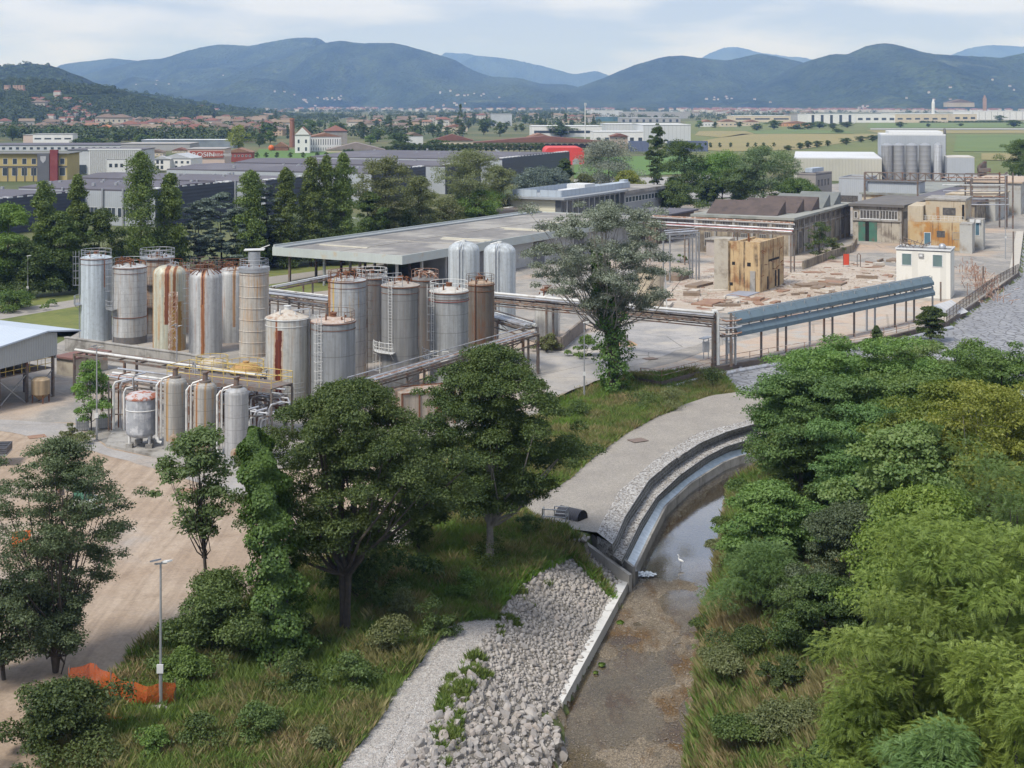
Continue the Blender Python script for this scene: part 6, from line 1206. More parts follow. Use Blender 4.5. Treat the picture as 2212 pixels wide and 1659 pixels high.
C = (XT(158, 152), 152.); bld('store_house', 'low cream store with dark openings and reddish roof behind the left shed', 'building', C, RC, 5, 2.6, 1.9, M('store_cream', (.42, .38, .3), (.34, .3, .24), .6, .9, dirt=(.2, .17, .14), dscale=.5), M('roof_red_dull', (.20, .10, .085), (.15, .09, .08), .6, .9), 0, .2, .3)
for i, (x, y, lb) in enumerate([(168, 950-20, 'left grey intermediate bulk container by the young tree'), (215, 925, 'white caged container behind the lamp post')]):
    X, Y = G(x+10, y); T = thing('bulk_container', lb, 'container', (X, Y, 0), .4, 'caged bulk containers'); MB().box(-.5, .5, -.5, .5, .15, 1.1).obj('tank_body', M('ibc_white', (.5, .5, .5), (.4, .4, .4), 2, .6), T); b = MB()
    for k in np.linspace(-.52, .52, 6):
        for s in (-.53, .53): b.bar((k, s, .1), (k, s, 1.15), .03); b.bar((s, k, .1), (s, k, 1.15), .03)
    for z in (.1, .5, .8, 1.15):
        for s in (-.53, .53): b.bar((-.53, s, z), (.53, s, z), .03); b.bar((s, -.53, z), (s, .53, z), .03)
    b.obj('cage', STEEL, T)
# debris: slabs and foundations in the cleared yard
rg = np.random.default_rng(77)
SLB = [M('slab_rust', (.22, .12, .08), (.3, .2, .14), .8, .95), M('slab_pale', (.48, .44, .38), (.4, .36, .31), .8, .95), M('slab_brown', (.17, .13, .10), (.24, .18, .13), .8, .95), M('slab_blue', (.22, .24, .29), (.28, .29, .33), .8, .8)]
for i in range(260):
    x, y = 1420+rg.random()*560, 560+rg.random()*120
    if y > 700-(x-1400)*.10 or y < 640-(x-1400)*.16: continue
    X, Y = G(x, y); w, d, hh = .4+rg.random()**2*4, .3+rg.random()**2*2.5, .08+rg.random()**3*.5; mi = rg.integers(3)
    o = MB().box(-w/2, w/2, -d/2, d/2, 0, hh).obj('rubble_block', SLB[mi], None, False, (X, Y, .045), rg.random()*3); tag(o, ['rust-stained', 'pale', 'brown'][mi]+[' small', ' broad'][w > 1.2]+' broken slab left on the cleared yard floor', 'rubble', 'broken slabs scattered over the cleared yard')
for x, y, w, d, hh, mi, lb in [(1462, 603, 5.5, 3, .9, 2, 'low rusty-walled concrete basin on the cleared yard'), (1510, 618, 6, 2.2, .4, 2, 'long low kerbed slab behind the basin'), (1605, 636, 6, 3.4, .12, 3, 'bluish grey mat of panels before the ochre ruin'), (1790, 608, 9, 4, .1, 2, 'dark pit-like patch right of the ochre ruin'), (1560, 592, 5, 3, .12, 1, 'white slab near the ochre ruin'), (1530, 655, 6, 3, .2, 0, 'rust-red heap of slabs at the front of the cleared yard'), (1960, 568, 3.5, 1.2, .8, 0, 'rust-brown trunk of pipework left of the cream cabin')]:
    X, Y = G(x, y); o = MB().box(-w/2, w/2, -d/2, d/2, 0, hh).obj('rubble_heap', SLB[mi], None, False, (X, Y, .05), RC+rg.normal()*.05); tag(o, lb, 'rubble')
T = thing('scaffold_heap', 'tangle of bent pipes and rods on the strip right of the cream cabin', 'scrap heap', (XT(2088, 232), 232, 0)); b = MB()
for i in range(150):
    s_ = rg.random(); x, y = -4+s_*11+rg.normal()*1.2, -24+s_*44+rg.normal()*1.5; z = rg.random()*1.6; d = rg.normal(size=3); d[2] = abs(d[2]); L = .6+rg.random()*1.3
    b.bar((x, y, z*.3), (x+d[0]*L*.6, y+d[1]*L*.6, z*.3+d[2]*L*.6), .07)
for i in range(60):
    s_ = rg.random(); x, y = -4+s_*11+rg.normal()*1.4, -24+s_*44; b.bar((x, y, 0), (x, y, 1+rg.random()*1.6), .08)
b.obj('bent_rods', RPIPE, T)['kind'] = 'stuff'
T = thing('cover_tent', 'low white tarpaulin-covered ridge beside the mesh fence', 'tarpaulin', (XT(2040, 198), 198, 0), radians(52)); MB().prism_x([(-2.2, 0), (2.2, 0), (.3, 1.5)], -3.5, 3.5).obj('sheet_cover', M('tarp', (.5, .5, .5), (.42, .42, .42), .6, .6, wave=('X', 1.2)), T)
for x, yb, yt, lb in [(1282+1783-1283, 0, 0, '')] if 0 else [(2032, 652, 609, 'dark post at the end of the blue gallery'), (2124, 632, 575, 'dark post rising behind the mesh fence'), (2189, 595, 500, 'post beside the cobbled embankment')]:
    X, Y = G(x, yb); o = MB().tube([(0, 0, 0), (0, 0, (yb-yt)*Y/FOC)], .13, 6).obj('steel_post', DSTEEL, None, False, (X, Y, 0)); tag(o, lb, 'post')
# ---------------------------------------------------------------- navy-walled warehouses
RH = radians(69)
def hall(label, cx, cy, h, pu, pv, winrow=True, teeth=True, umin=20):
    C = corner(cx, cy, h); u, v = max(umin, ext(C, RH, pu)), ext(C, RH+pi/2, pv)
    T = bld('warehouse', label, 'warehouse', C, RH, u, v, h-.6, CLW, ROOFP, 0, .3, 0, 0, 'dark-ended warehouses')
    b = MB(); b.prism_y([(0, h-.28), (u, h-.28), (u*.75, h+.5), (u*.4, h+.7), (0, h-.2)], .2, v-.2); b.obj('roof_cover', ROOFP, T)
    MB().box(-.15, u+.1, -.25, -.003, 0, h+.1).obj('navy_wall', NAVY, T)
    if teeth:
        b = MB(); n = int(u/3.2)
        for i in range(n): b.box(1+i*u/n, 1+i*u/n+1.7, -.1, 1.6, h+.15, h+.42)
        b.obj('skylight', FRW, T)
    if winrow:
        for i in range(6): win(T, 's', 1.2+i*5.2, 2.0, 4.6, 2.4, GLASS, FRW, mull=4)
        for i in range(5): MB().box(-.5, -.16, 3+i*6, 3.4+i*6, 0, h).obj('downpipe', STEEL, T)
    b = MB(); rg = np.random.default_rng(int(cx)+500)
    for i in range(10):
        x, y = 2+rg.random()*(u-4), 4+rg.random()*(v-8); b.box(x, x+.7, y, y+.7, h+.2, h+.95)
    b.obj('roof_vent', STEEL, T); return T
hall('navy-ended warehouse at the far left behind the first poplars', -60, 437, 8, 214, -520, False)
hall('navy-ended warehouse between the tallest and the short poplar, white wall with glazing beside it', 336, 410, 9, 504, 40)
hall('navy-ended warehouse seen between the middle poplars', 574, 391, 9.2, 664, 165)
hall('navy-ended warehouse with white glazed wall right of the olive tree', 803, 372, 9.4, 918, 360)
hall('smaller navy-ended warehouse behind the pale willows', 962, 357, 9.5, 1018, 505, False, umin=30)
hall('largest dark warehouse with lined roof at the back right of the group', 1085, 343, 9.5, 1229, 668, False)
# ---------------------------------------------------------------- distinct town buildings
def pxb(name, label, x0, x1, yt, yb, depth, wall, roof, rz=.12, cat='building', wins=None, rh=0, par=0, slab=.3, over=.3, glass=None, group=None, z0=0, Y=None):
    Y = Y or CAMH*FOC/(yb-HY); C = (XT(x0, Y), Y); u = ext(C, rz, x1); h = (yb-yt)*Y/FOC-slab-(rh or 0)
    T = bld(name, label, cat, C, rz, u, depth, h, wall, roof, par, slab, over, rh, group)
    if z0: T.location.z = z0
    if wins:
        for row in wins:
            n, zf, hf, wf = row
            for i in range(n): win(T, 'f', u*(i+.5-wf/2)/n, h*zf, u*wf/n, h*hf, glass or GLASS, FRD if wf > .8 else FRW, name='window')
    return T, C, u, h
TERR = M('tiles_terracotta', (.26, .145, .095), (.20, .11, .075), .3, .9, wave=('X', 1.2)); TBRN = M('tiles_brown', (.17, .125, .095), (.135, .10, .075), .3, .9); TRED = M('tiles_red', (.19, .09, .065), (.15, .07, .055), .3, .9)
YEL = M('wall_yellow', (.42, .335, .15), (.36, .285, .125), .2, .9); WHT = M('wall_white', (.64, .64, .63), (.58, .58, .57), .2, .85); PNK = M('wall_pink', (.52, .42, .37), (.47, .38, .33), .2, .9); CRE = M('wall_creamy', (.54, .47, .36), (.48, .41, .31), .2, .9); BRK = M('brick_orange', (.25, .125, .085), (.20, .10, .07), .6, .95, wave=('Z', .5)); GRYW = M('wall_midgrey', (.33, .33, .33), (.28, .28, .28), .2, .9)
def letters(T, s, size, loc, mat, name='lettering', rot=(pi/2, 0, 0), wide=1):
    c = bpy.data.curves.new('t', 'FONT'); c.body = s; c.size = size; c.extrude = .03; o = bpy.data.objects.new('t', c); COL.objects.link(o)
    me = bpy.data.meshes.new_from_object(o.evaluated_get(bpy.context.evaluated_depsgraph_get())); bpy.data.objects.remove(o); me.materials.clear(); me.materials.append(mat)
    o = bpy.data.objects.new(name, me); COL.objects.link(o); o.parent = T; o.location = loc; o.rotation_euler = rot; o.scale = (wide, 1, 1); return o
T, C, u, h = pxb('yellow_building', 'mustard yellow building with dark window frames and a dark red pylon at the left edge', -40, 145, 331, 392, 18, YEL, M('roof_felt', (.17, .17, .16), None, .3, .9), .05, wins=[(9, .62, .22, .5), (9, .2, .3, .62)], over=1)
k = u/185.
MB().box(u*.66, u*.80, -1.2, -.07, 0, h+.2).obj('grey_tower', M('darkgrey_panel', (.12, .125, .14), None, .3, .8), T); b = MB(); b.add([(u*.73-1.1, -1.3, h*.92), (u*.73+1.1, -1.3, h*.92), (u*.73+1.0, -1.3, h*.78), (u*.73, -1.3, h*.66), (u*.73-1.0, -1.3, h*.78)], [(0, 4, 3, 2, 1)]); b.obj('crest', M('crest_pale', (.4, .4, .42), None, 1, .8), T)
MB().box(u*.81, u*.90, -1.6, -.07, 0, h+1.6).obj('red_pylon', M('pylon_red', (.17, .035, .04), (.22, .06, .06), .4, .8), T)
b = MB(); b.box(-.1, u, -.12, -.062, h*.5, h*.56)
for i in range(7): b.box(u*i/10, u*i/10+.4, -.12, -.062, 0, h*.5)
b.obj('dark_frame', FRD, T)
T, C, u, h = pxb('fin_building', 'white modern building faced with tall vertical fins', 146, 306, 323, 377, 25, M('wall_pale', (.50, .52, .54), None, .3, .7), ROOFP, .04, cat='building')
b = MB()
for i in range(26):
    x = u*.30+i*u*.7/26
    if u*.54 < x < u*.80: b.box(x, x+.5, -.8, -.05, h*.62, h*1.0)
    else: b.box(x, x+.5, -.8, -.05, 0, h*1.0)
b.box(u*.28, u, -.9, -.05, h*1.0, h*1.06); b.obj('fins', FRW, T); MB().box(u*.30, u, -.049, -.01, .3, h*.97).obj('glass_front', GLASS, T)
MB().box(u*.54, u*.80, -1.2, -.05, 0, h*.6).obj('balcony_block', FRW, T); MB().box(u*.02, u*.25, -.6, -.05, h*.05, h*.4).obj('entrance', GLASS, T)
for i in range(3): MB().box(u*(.57+i*.075), u*(.61+i*.075), -1.25, -1.202, h*.3, h*.45).obj('window', GLASS, T)
b = MB(); 
T, C, u, h = pxb('furniture_store', 'pink store building with a red sign lettered in white', 405, 485, 321, 360, 22, PNK, M('roof_grey', (.33, .32, .31), None, .2, .9), .06)
MB().box(u*.07, u*.97, -.5, -.05, h*.52, h*.90).obj('sign_board', M('sign_red', (.30, .075, .05), (.27, .07, .05), 1, .7), T)
letters(T, 'ROSIN', h*.36, (u*.12, -.55, h*.58), FRW, wide=1.25); letters(T, 'Group', h*.14, (u*.50, -.55, h*.63), FRW, 'small_lettering'); letters(T, 'ARREDAMENTI', h*.22, (u*.64, -.55, h*.60), FRW, 'right_lettering', wide=.78)
for i in range(4): MB().box(u*(.12+.2*i), u*(.26+.2*i), -.08, -.002, 0, h*.18).obj('shop_window', M('shop_red', (.2, .05, .04), (.05, .05, .06), .5, .6), T)
T, C, u, h = pxb('white_villa', 'bright white gabled villa left of the pink store', 350, 412, 330, 367, 14, WHT, M('roof_slate_pale', (.42, .44, .46), None, .4, .8), -.15, wins=[(5, .55, .25, .5), (5, .12, .28, .45)], rh=2.2)
MB().box(-3, u*.35, -2.5, -.07, 0, h*.95).obj('front_wing', WHT, T); b = MB(); b.prism_y([(-3.4, h*.95+.01), (u*.35+.4, h*.95+.01), (u*.17-1.5, h*1.25)], -2.9, -.07); b.obj('front_roof', MATS['roof_slate_pale'], T)
for x in (-1.6, .4): MB().box(x, x+1.2, -2.56, -2.503, h*.55, h*.85).obj('window', GLASS, T); MB().box(x, x+1.2, -2.56, -2.503, h*.1, h*.4).obj('window', GLASS, T)
pxb('red_house', 'long dark red house with bright terracotta roof right of the pink store', 487, 544, 319, 350, 16, M('wall_darkred', (.26, .07, .055), None, .3, .9), TERR, .1, wins=[(7, .55, .2, .5)], rh=2.2)
pxb('long_white_building', 'long bright white building among the roofs at the left', 71, 157, 289, 311, 14, WHT, GRYW, .05, wins=[(4, .45, .18, .7)])
pxb('beige_block', 'beige block joined to the left of the long white building', 50, 71, 291, 310, 14, PNK, GRYW, .05)
pxb('flat_roof_works', 'wide grey flat-roofed works behind the yellow building', -60, 300, 313, 326, 46, M('wall_pale2', (.46, .48, .50), None, .3, .8), ROOFP, .03, wins=[(24, .2, .5, .5)])
pxb('flat_roof_works', 'concrete flat-roofed works behind the fin building', 262, 410, 310, 326, 30, GRYW, M('roof_conc', (.36, .34, .32), (.28, .27, .26), .1, .9), .03)
pxb('glass_shed', 'low glassy hall with pale blue ribbed roof left of the yellow-green tree', 306, 504, 302, 320, 18, M('wall_blueglass', (.26, .30, .33), (.12, .14, .16), .08, .4), M('roof_ribwhite', (.55, .58, .6), None, 1, .6, wave=('X', 3)), .03)
for x, y0, y1, w, lb, mt in [(318, 322, 338, 34, 'brown-roofed house behind the white villa', TBRN), (372, 318, 330, 30, 'red-walled shed behind the pink store', TRED)]: pxb('town_house', lb, x, x+w, y0, y1, 12, CRE, mt, .1, rh=1.6, wins=[(4, .3, .3, .4)])
T, C, u, h = pxb('orange_house', 'orange cube villa with hipped terracotta roof, brightest of the left town', 209, 243, 269, 289, 13, M('wall_orange', (.58, .30, .14), None, .3, .9), M('tiles_orange', (.52, .22, .11), None, .4, .9), .1, rh=2.6, wins=[(3, .5, .25, .35)], over=1)
# mill complex
Yc = G(631, 318)[1]; T = thing('brick_chimney', 'tall slender brick chimney beside the white mill', 'chimney', (XT(631, Yc), Yc, 0)); zc = ZT(255, Yc); MB().lathe([(2.0, 0), (1.5, zc*.85), (1.45, zc*.9)], 16).obj('stack', BRK, T, True); MB().lathe([(1.45, zc*.9), (1.75, zc*.93), (1.75, zc*.96), (1.5, zc), (1.1, zc)], 16).obj('crown_ring', BRK, T, True)
pxb('white_mill', 'long white mill with tall windows and terracotta roof', 670, 737, 286, 328, 14, WHT, TERR, .25, rh=2.4, wins=[(13, .45, .4, .42), (13, .08, .22, .35)])
T, C, u, h = pxb('mill_gable_house', 'white gabled front of the mill with two dark windows', 637, 669, 291, 331, 18, WHT, TERR, .1, wins=[(2, .55, .22, .3), (2, .12, .22, .3)])
b = MB(); b.prism_y([(-.5, h+.31), (u+.5, h+.31), (u/2, h+5)], -.4, 18.4); b.obj('gable_roof', TERR, T); MB().prism_y([(0, h+.3), (u, h+.3), (u/2, h+4.6)], -.45, -.41).obj('gable_wall', WHT, T)
T, C, u, h = pxb('mill_tower', 'stone tower block with hipped red roof behind the white mill', 703, 750, 283, 312, 16, M('wall_stone', (.30, .28, .26), (.22, .2, .19), .4, .95), TRED, .2); MB().add([(-.6, -.6, h+.32), (u+.6, -.6, h+.32), (u+.6, 16.6, h+.32), (-.6, 16.6, h+.32), (u/2, 8, h+4.4)], [(0, 1, 4), (1, 2, 4), (2, 3, 4), (3, 0, 4), (3, 2, 1, 0)]).obj('hip_roof', TRED, T)
pxb('brick_shed', 'small gabled brick shed at the chimney foot', 590, 622, 306, 326, 12, BRK, TERR, .1, rh=3)
Yo = G(586, 326)[1]; o = MB().lathe([(.02, 0), (1.3, .5), (1.9, 1.7), (1.7, 2.8), (.9, 3.6), (.02, 3.8)], 16).obj('orange_sphere', M('sphere_orange', (.6, .13, .03), None, 1, .5), None, True, (XT(586, Yo), Yo, 0)); tag(o, 'glossy orange round tank on the park lawn by the brick shed', 'tank')
pxb('low_grey_hall', 'low grey-roofed hall right of the white mill', 705, 832, 307, 330, 16, CRE, M('roof_tile_grey', (.25, .21, .20), (.2, .17, .16), .3, .9), .12, rh=4.5)
pxb('blank_house', 'white blank-walled house standing alone between dark trees', 880, 914, 285, 314, 16, WHT, TBRN, .3, rh=2.5)
pxb('villa_red_roof', 'villa with red hipped roof behind the yellow-green tree', 533, 580, 275, 302, 16, PNK, TRED, .2, rh=4)
# arcaded stable
T, C, u, h = pxb('arcaded_building', 'very long low building with brown-red roof and dark arches', 1024, 1326, 293, 320, 14, CRE, M('tiles_stable', (.19, .09, .065), (.15, .07, .055), .15, .9), .045, rh=4.2, over=.8)
for i in range(13): 
    x = u*.46+i*u*.041; MB().prism_y([(x, .02), (x+4.2, .02), (x+4.2, h*.5), (x+3.4, h*.72), (x+2.1, h*.8), (x+.8, h*.72), (x, h*.5)], -.08, -.004).obj('arch', MATS['void_dark'], T)
pxb('stable_wing', 'left wing of the arcaded building with a small white dormer', 931, 1022, 289, 313, 14, CRE, MATS['tiles_stable'], .05, rh=4.5, over=.8)
T, C, u, h = pxb('stone_tower_house', 'square stone tower house with small red roof at the end of the arcade', 1323, 1356, 287, 323, 11, M('wall_towerstone', (.40, .33, .28), (.34, .27, .23), .4, .95), TRED, .1, rh=2, over=1, wins=[(2, .78, .1, .25), (2, .45, .12, .25)])
# red inflatable hall
Yr = G(1217, 356)[1]; x0, x1 = XT(1178, Yr), XT(1262, Yr); T = thing('red_hall', 'bright red rounded fabric hall beside the biggest dark warehouse', 'tent', (x0, Yr, 0), .03); w = x1-x0; z = ZT(319, Yr)
b = MB(); P = [(0, 0)]+[(2.2-2.2*cos(a), z-2.6+2.6*sin(a)) for a in np.linspace(0, pi/2, 6)]+[(w-2.2+2.2*sin(a), z-2.6+2.6*cos(a)) for a in np.linspace(0, pi/2, 6)]+[(w, 0)]; b.prism_y(P, 0, 30); b.obj('fabric', M('fabric_red', (.60, .06, .05), (.52, .05, .045), .3, .6), T)
MB().prism_y([(w*.7, 0), (w*.7, 2), (w*.75, 3), (w*.82, 3), (w*.87, 2), (w*.87, 0)], -.2, -.01).obj('entrance', GRYW, T)
# factories to the right of the centre
LG1 = M('clad_light', (.50, .52, .53), (.45, .47, .48), .05, .7, wave=('X', 3))
for nm, lb, x0, x1, yt, yb, d, w_, r_, ws in [
 ('pale_factory', 'large light grey factory hall with pleated side wall', 1390, 1492, 269, 309, 60, LG1, FRW, None), ('pale_factory', 'white-fronted factory left of the pleated hall', 1284, 1392, 284, 309, 30, WHT, FRW, [(6, .1, .4, .5)]), ('pale_factory', 'long white strip-windowed factory behind the arcade', 1150, 1300, 272, 296, 40, WHT, FRW, [(2, .35, .25, .9)]),
 ('pale_factory', 'light hall with low roof behind the strip-windowed one', 1310, 1430, 268, 290, 50, LG1, FRW, None), ('grey_tower_block', 'windowless grey block building with a white silo in the middle distance', 1062, 1106, 246, 272, 40, M('block_grey', (.42, .45, .48), None, .1, .8), GRYW, None),
 ('distant_factory', 'long pale factory in the centre distance, left part', 1275, 1345, 239, 254, 60, LG1, WHT, None), ('distant_factory', 'long pale factory in the centre distance, right part', 1345, 1492, 242, 256, 60, GRYW, LG1, None), ('distant_factory', 'low blue-glazed factory below the long pale one', 1268, 1338, 252, 262, 30, M('wall_teal', (.06, .12, .15), (.1, .2, .24), .1, .4), GRYW, None), ('distant_factory', 'grey warehouse with dark gates below the long pale one', 1340, 1470, 254, 265, 30, GRYW, LG1, [(9, .1, .6, .4)]),
 ('distant_factory', 'beige strip factory at the left of the right-hand row', 1585, 1708, 250, 264, 50, CRE, WHT, [(3, .4, .25, .8)]), ('distant_factory', 'brown-topped block in the right-hand row', 1706, 1744, 246, 262, 40, GRYW, TBRN, None), ('distant_factory', 'white and dark striped factory in the right-hand row', 1746, 1846, 247, 267, 60, WHT, WHT, [(5, .0, .96, .32)]), ('distant_factory', 'white low factory with teal windows right of the striped one', 1850, 1935, 247, 265, 60, WHT, WHT, [(5, .3, .3, .6)]), ('distant_factory', 'cream long factory with bright roof in the right-hand row', 1935, 2048, 246, 265, 70, CRE, WHT, [(6, .35, .2, .6)]), ('distant_factory', 'white panelled factory at the far right', 2095, 2215, 240, 259, 80, WHT, WHT, [(9, .0, .95, .06)]), ('distant_factory', 'cream low factory before the white panelled one', 2060, 2110, 246, 262, 60, CRE, WHT, [(3, .3, .3, .6)])]:
    pxb(nm, lb, x0, x1, yt, yb, d, w_, r_, .05, wins=ws, cat='factory')
pxb('orange_row_house', 'orange-red roofed long house before the right-hand factories', 1688, 1757, 261, 273, 14, M('wall_orange', (.58, .30, .14), None), TERR, .05, rh=3, wins=[(8, .3, .3, .4)])
for x0, x1, yt, yb, lb in [(1515, 1542, 258, 274, 'white gabled house at the edge of the ochre field'), (1556, 1592, 257, 274, 'cream house with red roof at the edge of the ochre field'), (1610, 1640, 258, 272, 'house with light roof behind the field trees'), (1145, 1190, 287, 302, 'cream house with red roof behind the arcade'), (960, 1010, 268, 284, 'bright orange-roofed house right of the blank house'), (1215, 1262, 255, 266, 'pale hipped house in the centre distance'), (720, 745, 270, 285, 'orange-roofed house behind the mill tower')]:
    pxb('town_house', lb, x0, x1, yt, yb, 14, WHT if 'white' in lb else CRE, TERR, .2, rh=3, wins=[(4, .3, .25, .4)])
Ym = G(1264, 300)[1]; T = thing('telecom_mast', 'tall white antenna mast rising above the arcade roof', 'mast', (XT(1264, Ym), Ym, 0)); z = ZT(222, Ym); MB().tube([(0, 0, 0), (0, 0, z)], [.55, .35], 8).obj('pole', WPIPE, T, True)
b = MB()
for a in (0, 2.1, 4.2): b.box(cos(a)*.9-.2, cos(a)*.9+.2, sin(a)*.9-.2, sin(a)*.9+.2, z-2.5, z-.2)
b.obj('antennas', WPIPE, T)
Yk = 3300.; T = thing('bell_tower', 'brick bell tower in the far right town', 'tower', (XT(2127, Yk), Yk, 0)); k = Yk/FOC; z = ZT(205, Yk); MB().box(-3.4*k, 3.4*k, -3, 3, 0, z*.86).obj('shaft', M('far_brick', (.34, .23, .18), None, .05, .9), T); MB().lathe([(2.6*k, z*.86), (2.4*k, z*.95), (.1, z)], 8).obj('belfry', MATS['far_brick'], T)
T, C, u, h = pxb('long_church', 'long pale church or monastery above the far right town', 2047, 2105, 216, 233, 30, M('far_pale', (.42, .37, .30), None, .05, .9), TBRN, .02, rh=8, Y=3300., cat='church')
T.location.z = 20
T = thing('bell_tower', 'small white church spire in the far right town', 'tower', (XT(2016, Yk), Yk, 0)); MB().lathe([(4, 0), (4, ZT(222, Yk)), (3, ZT(220, Yk)), (.1, ZT(213, Yk))], 8).obj('shaft', WHT, T)
# castle and villas on the hill
def onhill(px, Y, key='castle_hill37'): return max(0, hz(key, XT(px, Y), Y))
for x, w, hh, lb in [(16, 10, 16, 'left roofless tower of the ruined castle on the hill'), (41, 22, 15, 'right crenellated part of the ruined castle on the hill')]:
    Y = 2180.; X = XT(x, Y); z = onhill(x, Y); z1 = ZT(184, Y); T = thing('castle_ruin', lb, 'castle', (X, Y, min(z, z1-6)-2)); H = z1-T.location.z; k = Y/FOC; b = MB(); b.box(-w*k/2, w*k/2, -5, 5, 0, H*.8)
    for i in range(4): b.box(-w*k/2+i*w*k/3.6, -w*k/2+i*w*k/3.6+w*k*.14, -5, 5, H*.8, H)
    b.obj('wall', M('castle_brick', (.42, .30, .23), (.36, .25, .19), .2, .95), T)
def hillh(px, py0):
    return None
# ---------------------------------------------------------------- houses of the town
HW = [(.42, .38, .30), (.46, .42, .35), (.48, .46, .42), (.44, .33, .23), (.40, .35, .31), (.52, .50, .46)]; HR = [TERR, TBRN, M('tiles_tan', (.21, .165, .12), (.18, .14, .105), .3, .9), M('tiles_rosy', (.19, .135, .11), (.16, .115, .095), .3, .9), TBRN, TRED]
PRT = []
for i in range(6):
    T = thing('town_house', '', 'house', (0, -5000-60*i, 0)); a, d, h = 11+2*(i % 3), 9+1.5*(i % 2), 5.6+.9*(i % 3); wm = M('house_wall%d' % i, HW[i], None, .2, .9)
    MB().box(-a/2, a/2, -d/2, d/2, 0, h).obj('wall', wm, T); b = MB(); e = .7; r = 2.0+.3*(i % 3); q = a/2-(d/2 if i % 2 else 0)
    b.add([(-a/2-e, -d/2-e, h), (a/2+e, -d/2-e, h), (a/2+e, d/2+e, h), (-a/2-e, d/2+e, h), (-q-.0, 0, h+r), (q, 0, h+r)], [(0, 1, 5, 4), (1, 2, 5), (2, 3, 4, 5), (3, 0, 4), (3, 2, 1, 0)]); b.obj('roof', HR[i], T)
    b = MB()
    for x in (-a*.3, 0, a*.3):
        for z in (1.0, 3.6): b.box(x-.55, x+.55, -d/2-.05, -d/2-.004, z, z+1.3)
    b.obj('windows', GLASS, T); PRT.append(T)
rg = np.random.default_rng(19); HP = []
def place(zone, n, mind, sc=1.0):
    out = []; tries = 0
    while len(out) < n and tries < n*30:
        tries += 1; x = zone[0]+(zone[1]-zone[0])*rg.random(); y = zone[2]+(zone[3]-zone[2])*rg.random()
        X, Y = G(x, y)
        if all((X-a)**2+(Y-b)**2 > mind**2 for a, b in HP): HP.append((X, Y)); out.append((X, Y, x, y))
    return out
for o in list(COL.objects):
    if o.type == 'EMPTY' and o.location.y > 480 and o.get('U'): HP.append((o.location.x+o['U']/2, o.location.y+o['V']/2))
nH = 0
for zone, n, mind, lb in [((0, 210, 276, 290), 22, 20, 'house with tiled roof in the near left rows of the town'), ((240, 620, 262, 301), 105, 15, 'low house with tan roof packed in the near town quarter'), ((80, 420, 256, 268), 32, 19, 'house in the band of roofs under the wooded hill'), ((300, 640, 236, 252), 60, 24, 'small house in the far left town'), ((480, 620, 256, 274), 22, 20, 'house near the yellow-green tree'), ((740, 1010, 262, 284), 26, 22, 'house among dark trees in the middle of the plain'), ((1000, 1300, 252, 266), 22, 26, 'house in the centre distance'), ((1480, 1760, 240, 252), 28, 30, 'house in the right distance before the factories')]:
    for X, Y, x, y in place(zone, n, mind):
        p = PRT[rg.integers(6)]; dup(p, (X, Y, 0), (rg.random()-.5)*.8+(pi/2 if rg.random() < .3 else 0), ['rust-roofed ', 'brown-roofed ', 'tan-roofed ', 'rosy-roofed ', 'dark-roofed ', 'red-roofed '][PRT.index(p)]+lb, lb.replace('house', 'houses', 1), .9+.35*rg.random()); nH += 1
def bighouses(name, label, pts, mat_r, sc, hill=None):
    W_, R_ = MB(), MB()
    for X, Y, z in pts:
        a = sc*(9+5*rg.random()); d = sc*8; h = sc*(5.5+2*rg.random()); c_, s_ = cos(r := (rg.random()-.5)), sin(r)
        P = [(X+x*c_-y*s_, Y+x*s_+y*c_) for x, y in ((-a/2, -d/2), (a/2, -d/2), (a/2, d/2), (-a/2, d/2))]; W_.prism(P, z-4, z+h)
        R_.add([(*P[0], z+h+.02), (*P[1], z+h+.02), (*P[2], z+h+.02), (*P[3], z+h+.02), ((P[0][0]+P[3][0])/2, (P[0][1]+P[3][1])/2, z+h+2.4), ((P[1][0]+P[2][0])/2, (P[1][1]+P[2][1])/2, z+h+2.4)], [(0, 1, 5, 4), (1, 2, 5), (2, 3, 4, 5), (3, 0, 4)])
    T = W_.obj(name, MATS['house_wall2'], None); tag(T, label, 'town', kind='stuff'); R_.obj('roofs', mat_r, T); return T
pts = [(*G(1500+740*rg.random(), 232+11*rg.random()**.8), 0) for _ in range(700)]+[(*G(640+850*rg.random(), 232+9*rg.random()), 0) for _ in range(300)]
bighouses('distant_town', 'far-off mass of red roofs and pale walls at the foot of the hills', pts, TRED, 1.25)
pts = []
for key, x0, x1, Ya, Yb, n, cl in [('hills33', 640, 1020, 6100, 6900, 46, .7), ('hills32', 200, 560, 7600, 8700, 14, .7), ('hills35', 1800, 2200, 5000, 5900, 20, .7), ('hills34', 1560, 1760, 6000, 7300, 12, .8), ('castle_hill37', 0, 420, 1760, 2100, 80, .7), ('hills38', 300, 480, 2700, 3000, 20, 1)]:
    cs = [(x0+(x1-x0)*rg.random(), Ya+(Yb-Ya)*rg.random()) for _ in range(max(3, n//9))]
    for i in range(n):
        c = cs[rg.integers(len(cs))]; px = c[0]+rg.normal()*26; Y = c[1]+rg.normal()*60; z = hz(key, XT(px, Y), Y)
        if z > -50: pts.append((XT(px, Y), Y, max(z, 0)))
bighouses('hillside_hamlets', 'scattered pale hamlets and farmhouses dotted over the wooded slopes', pts, TRED, .8)
for x, Y, lb in [(86, 1980., 'square cream villa on the slope below the castle'), (230, 1760., 'row of red-roofed houses at the foot of the wooded hill'), (262, 1740., 'pale apartment house at the foot of the wooded hill')]:
    X = XT(x, Y); z = onhill(x, Y); T = dup(PRT[1], (X, Y, max(z-1, 0)), 0, lb, None, 1.5 if x < 100 else 1.8)
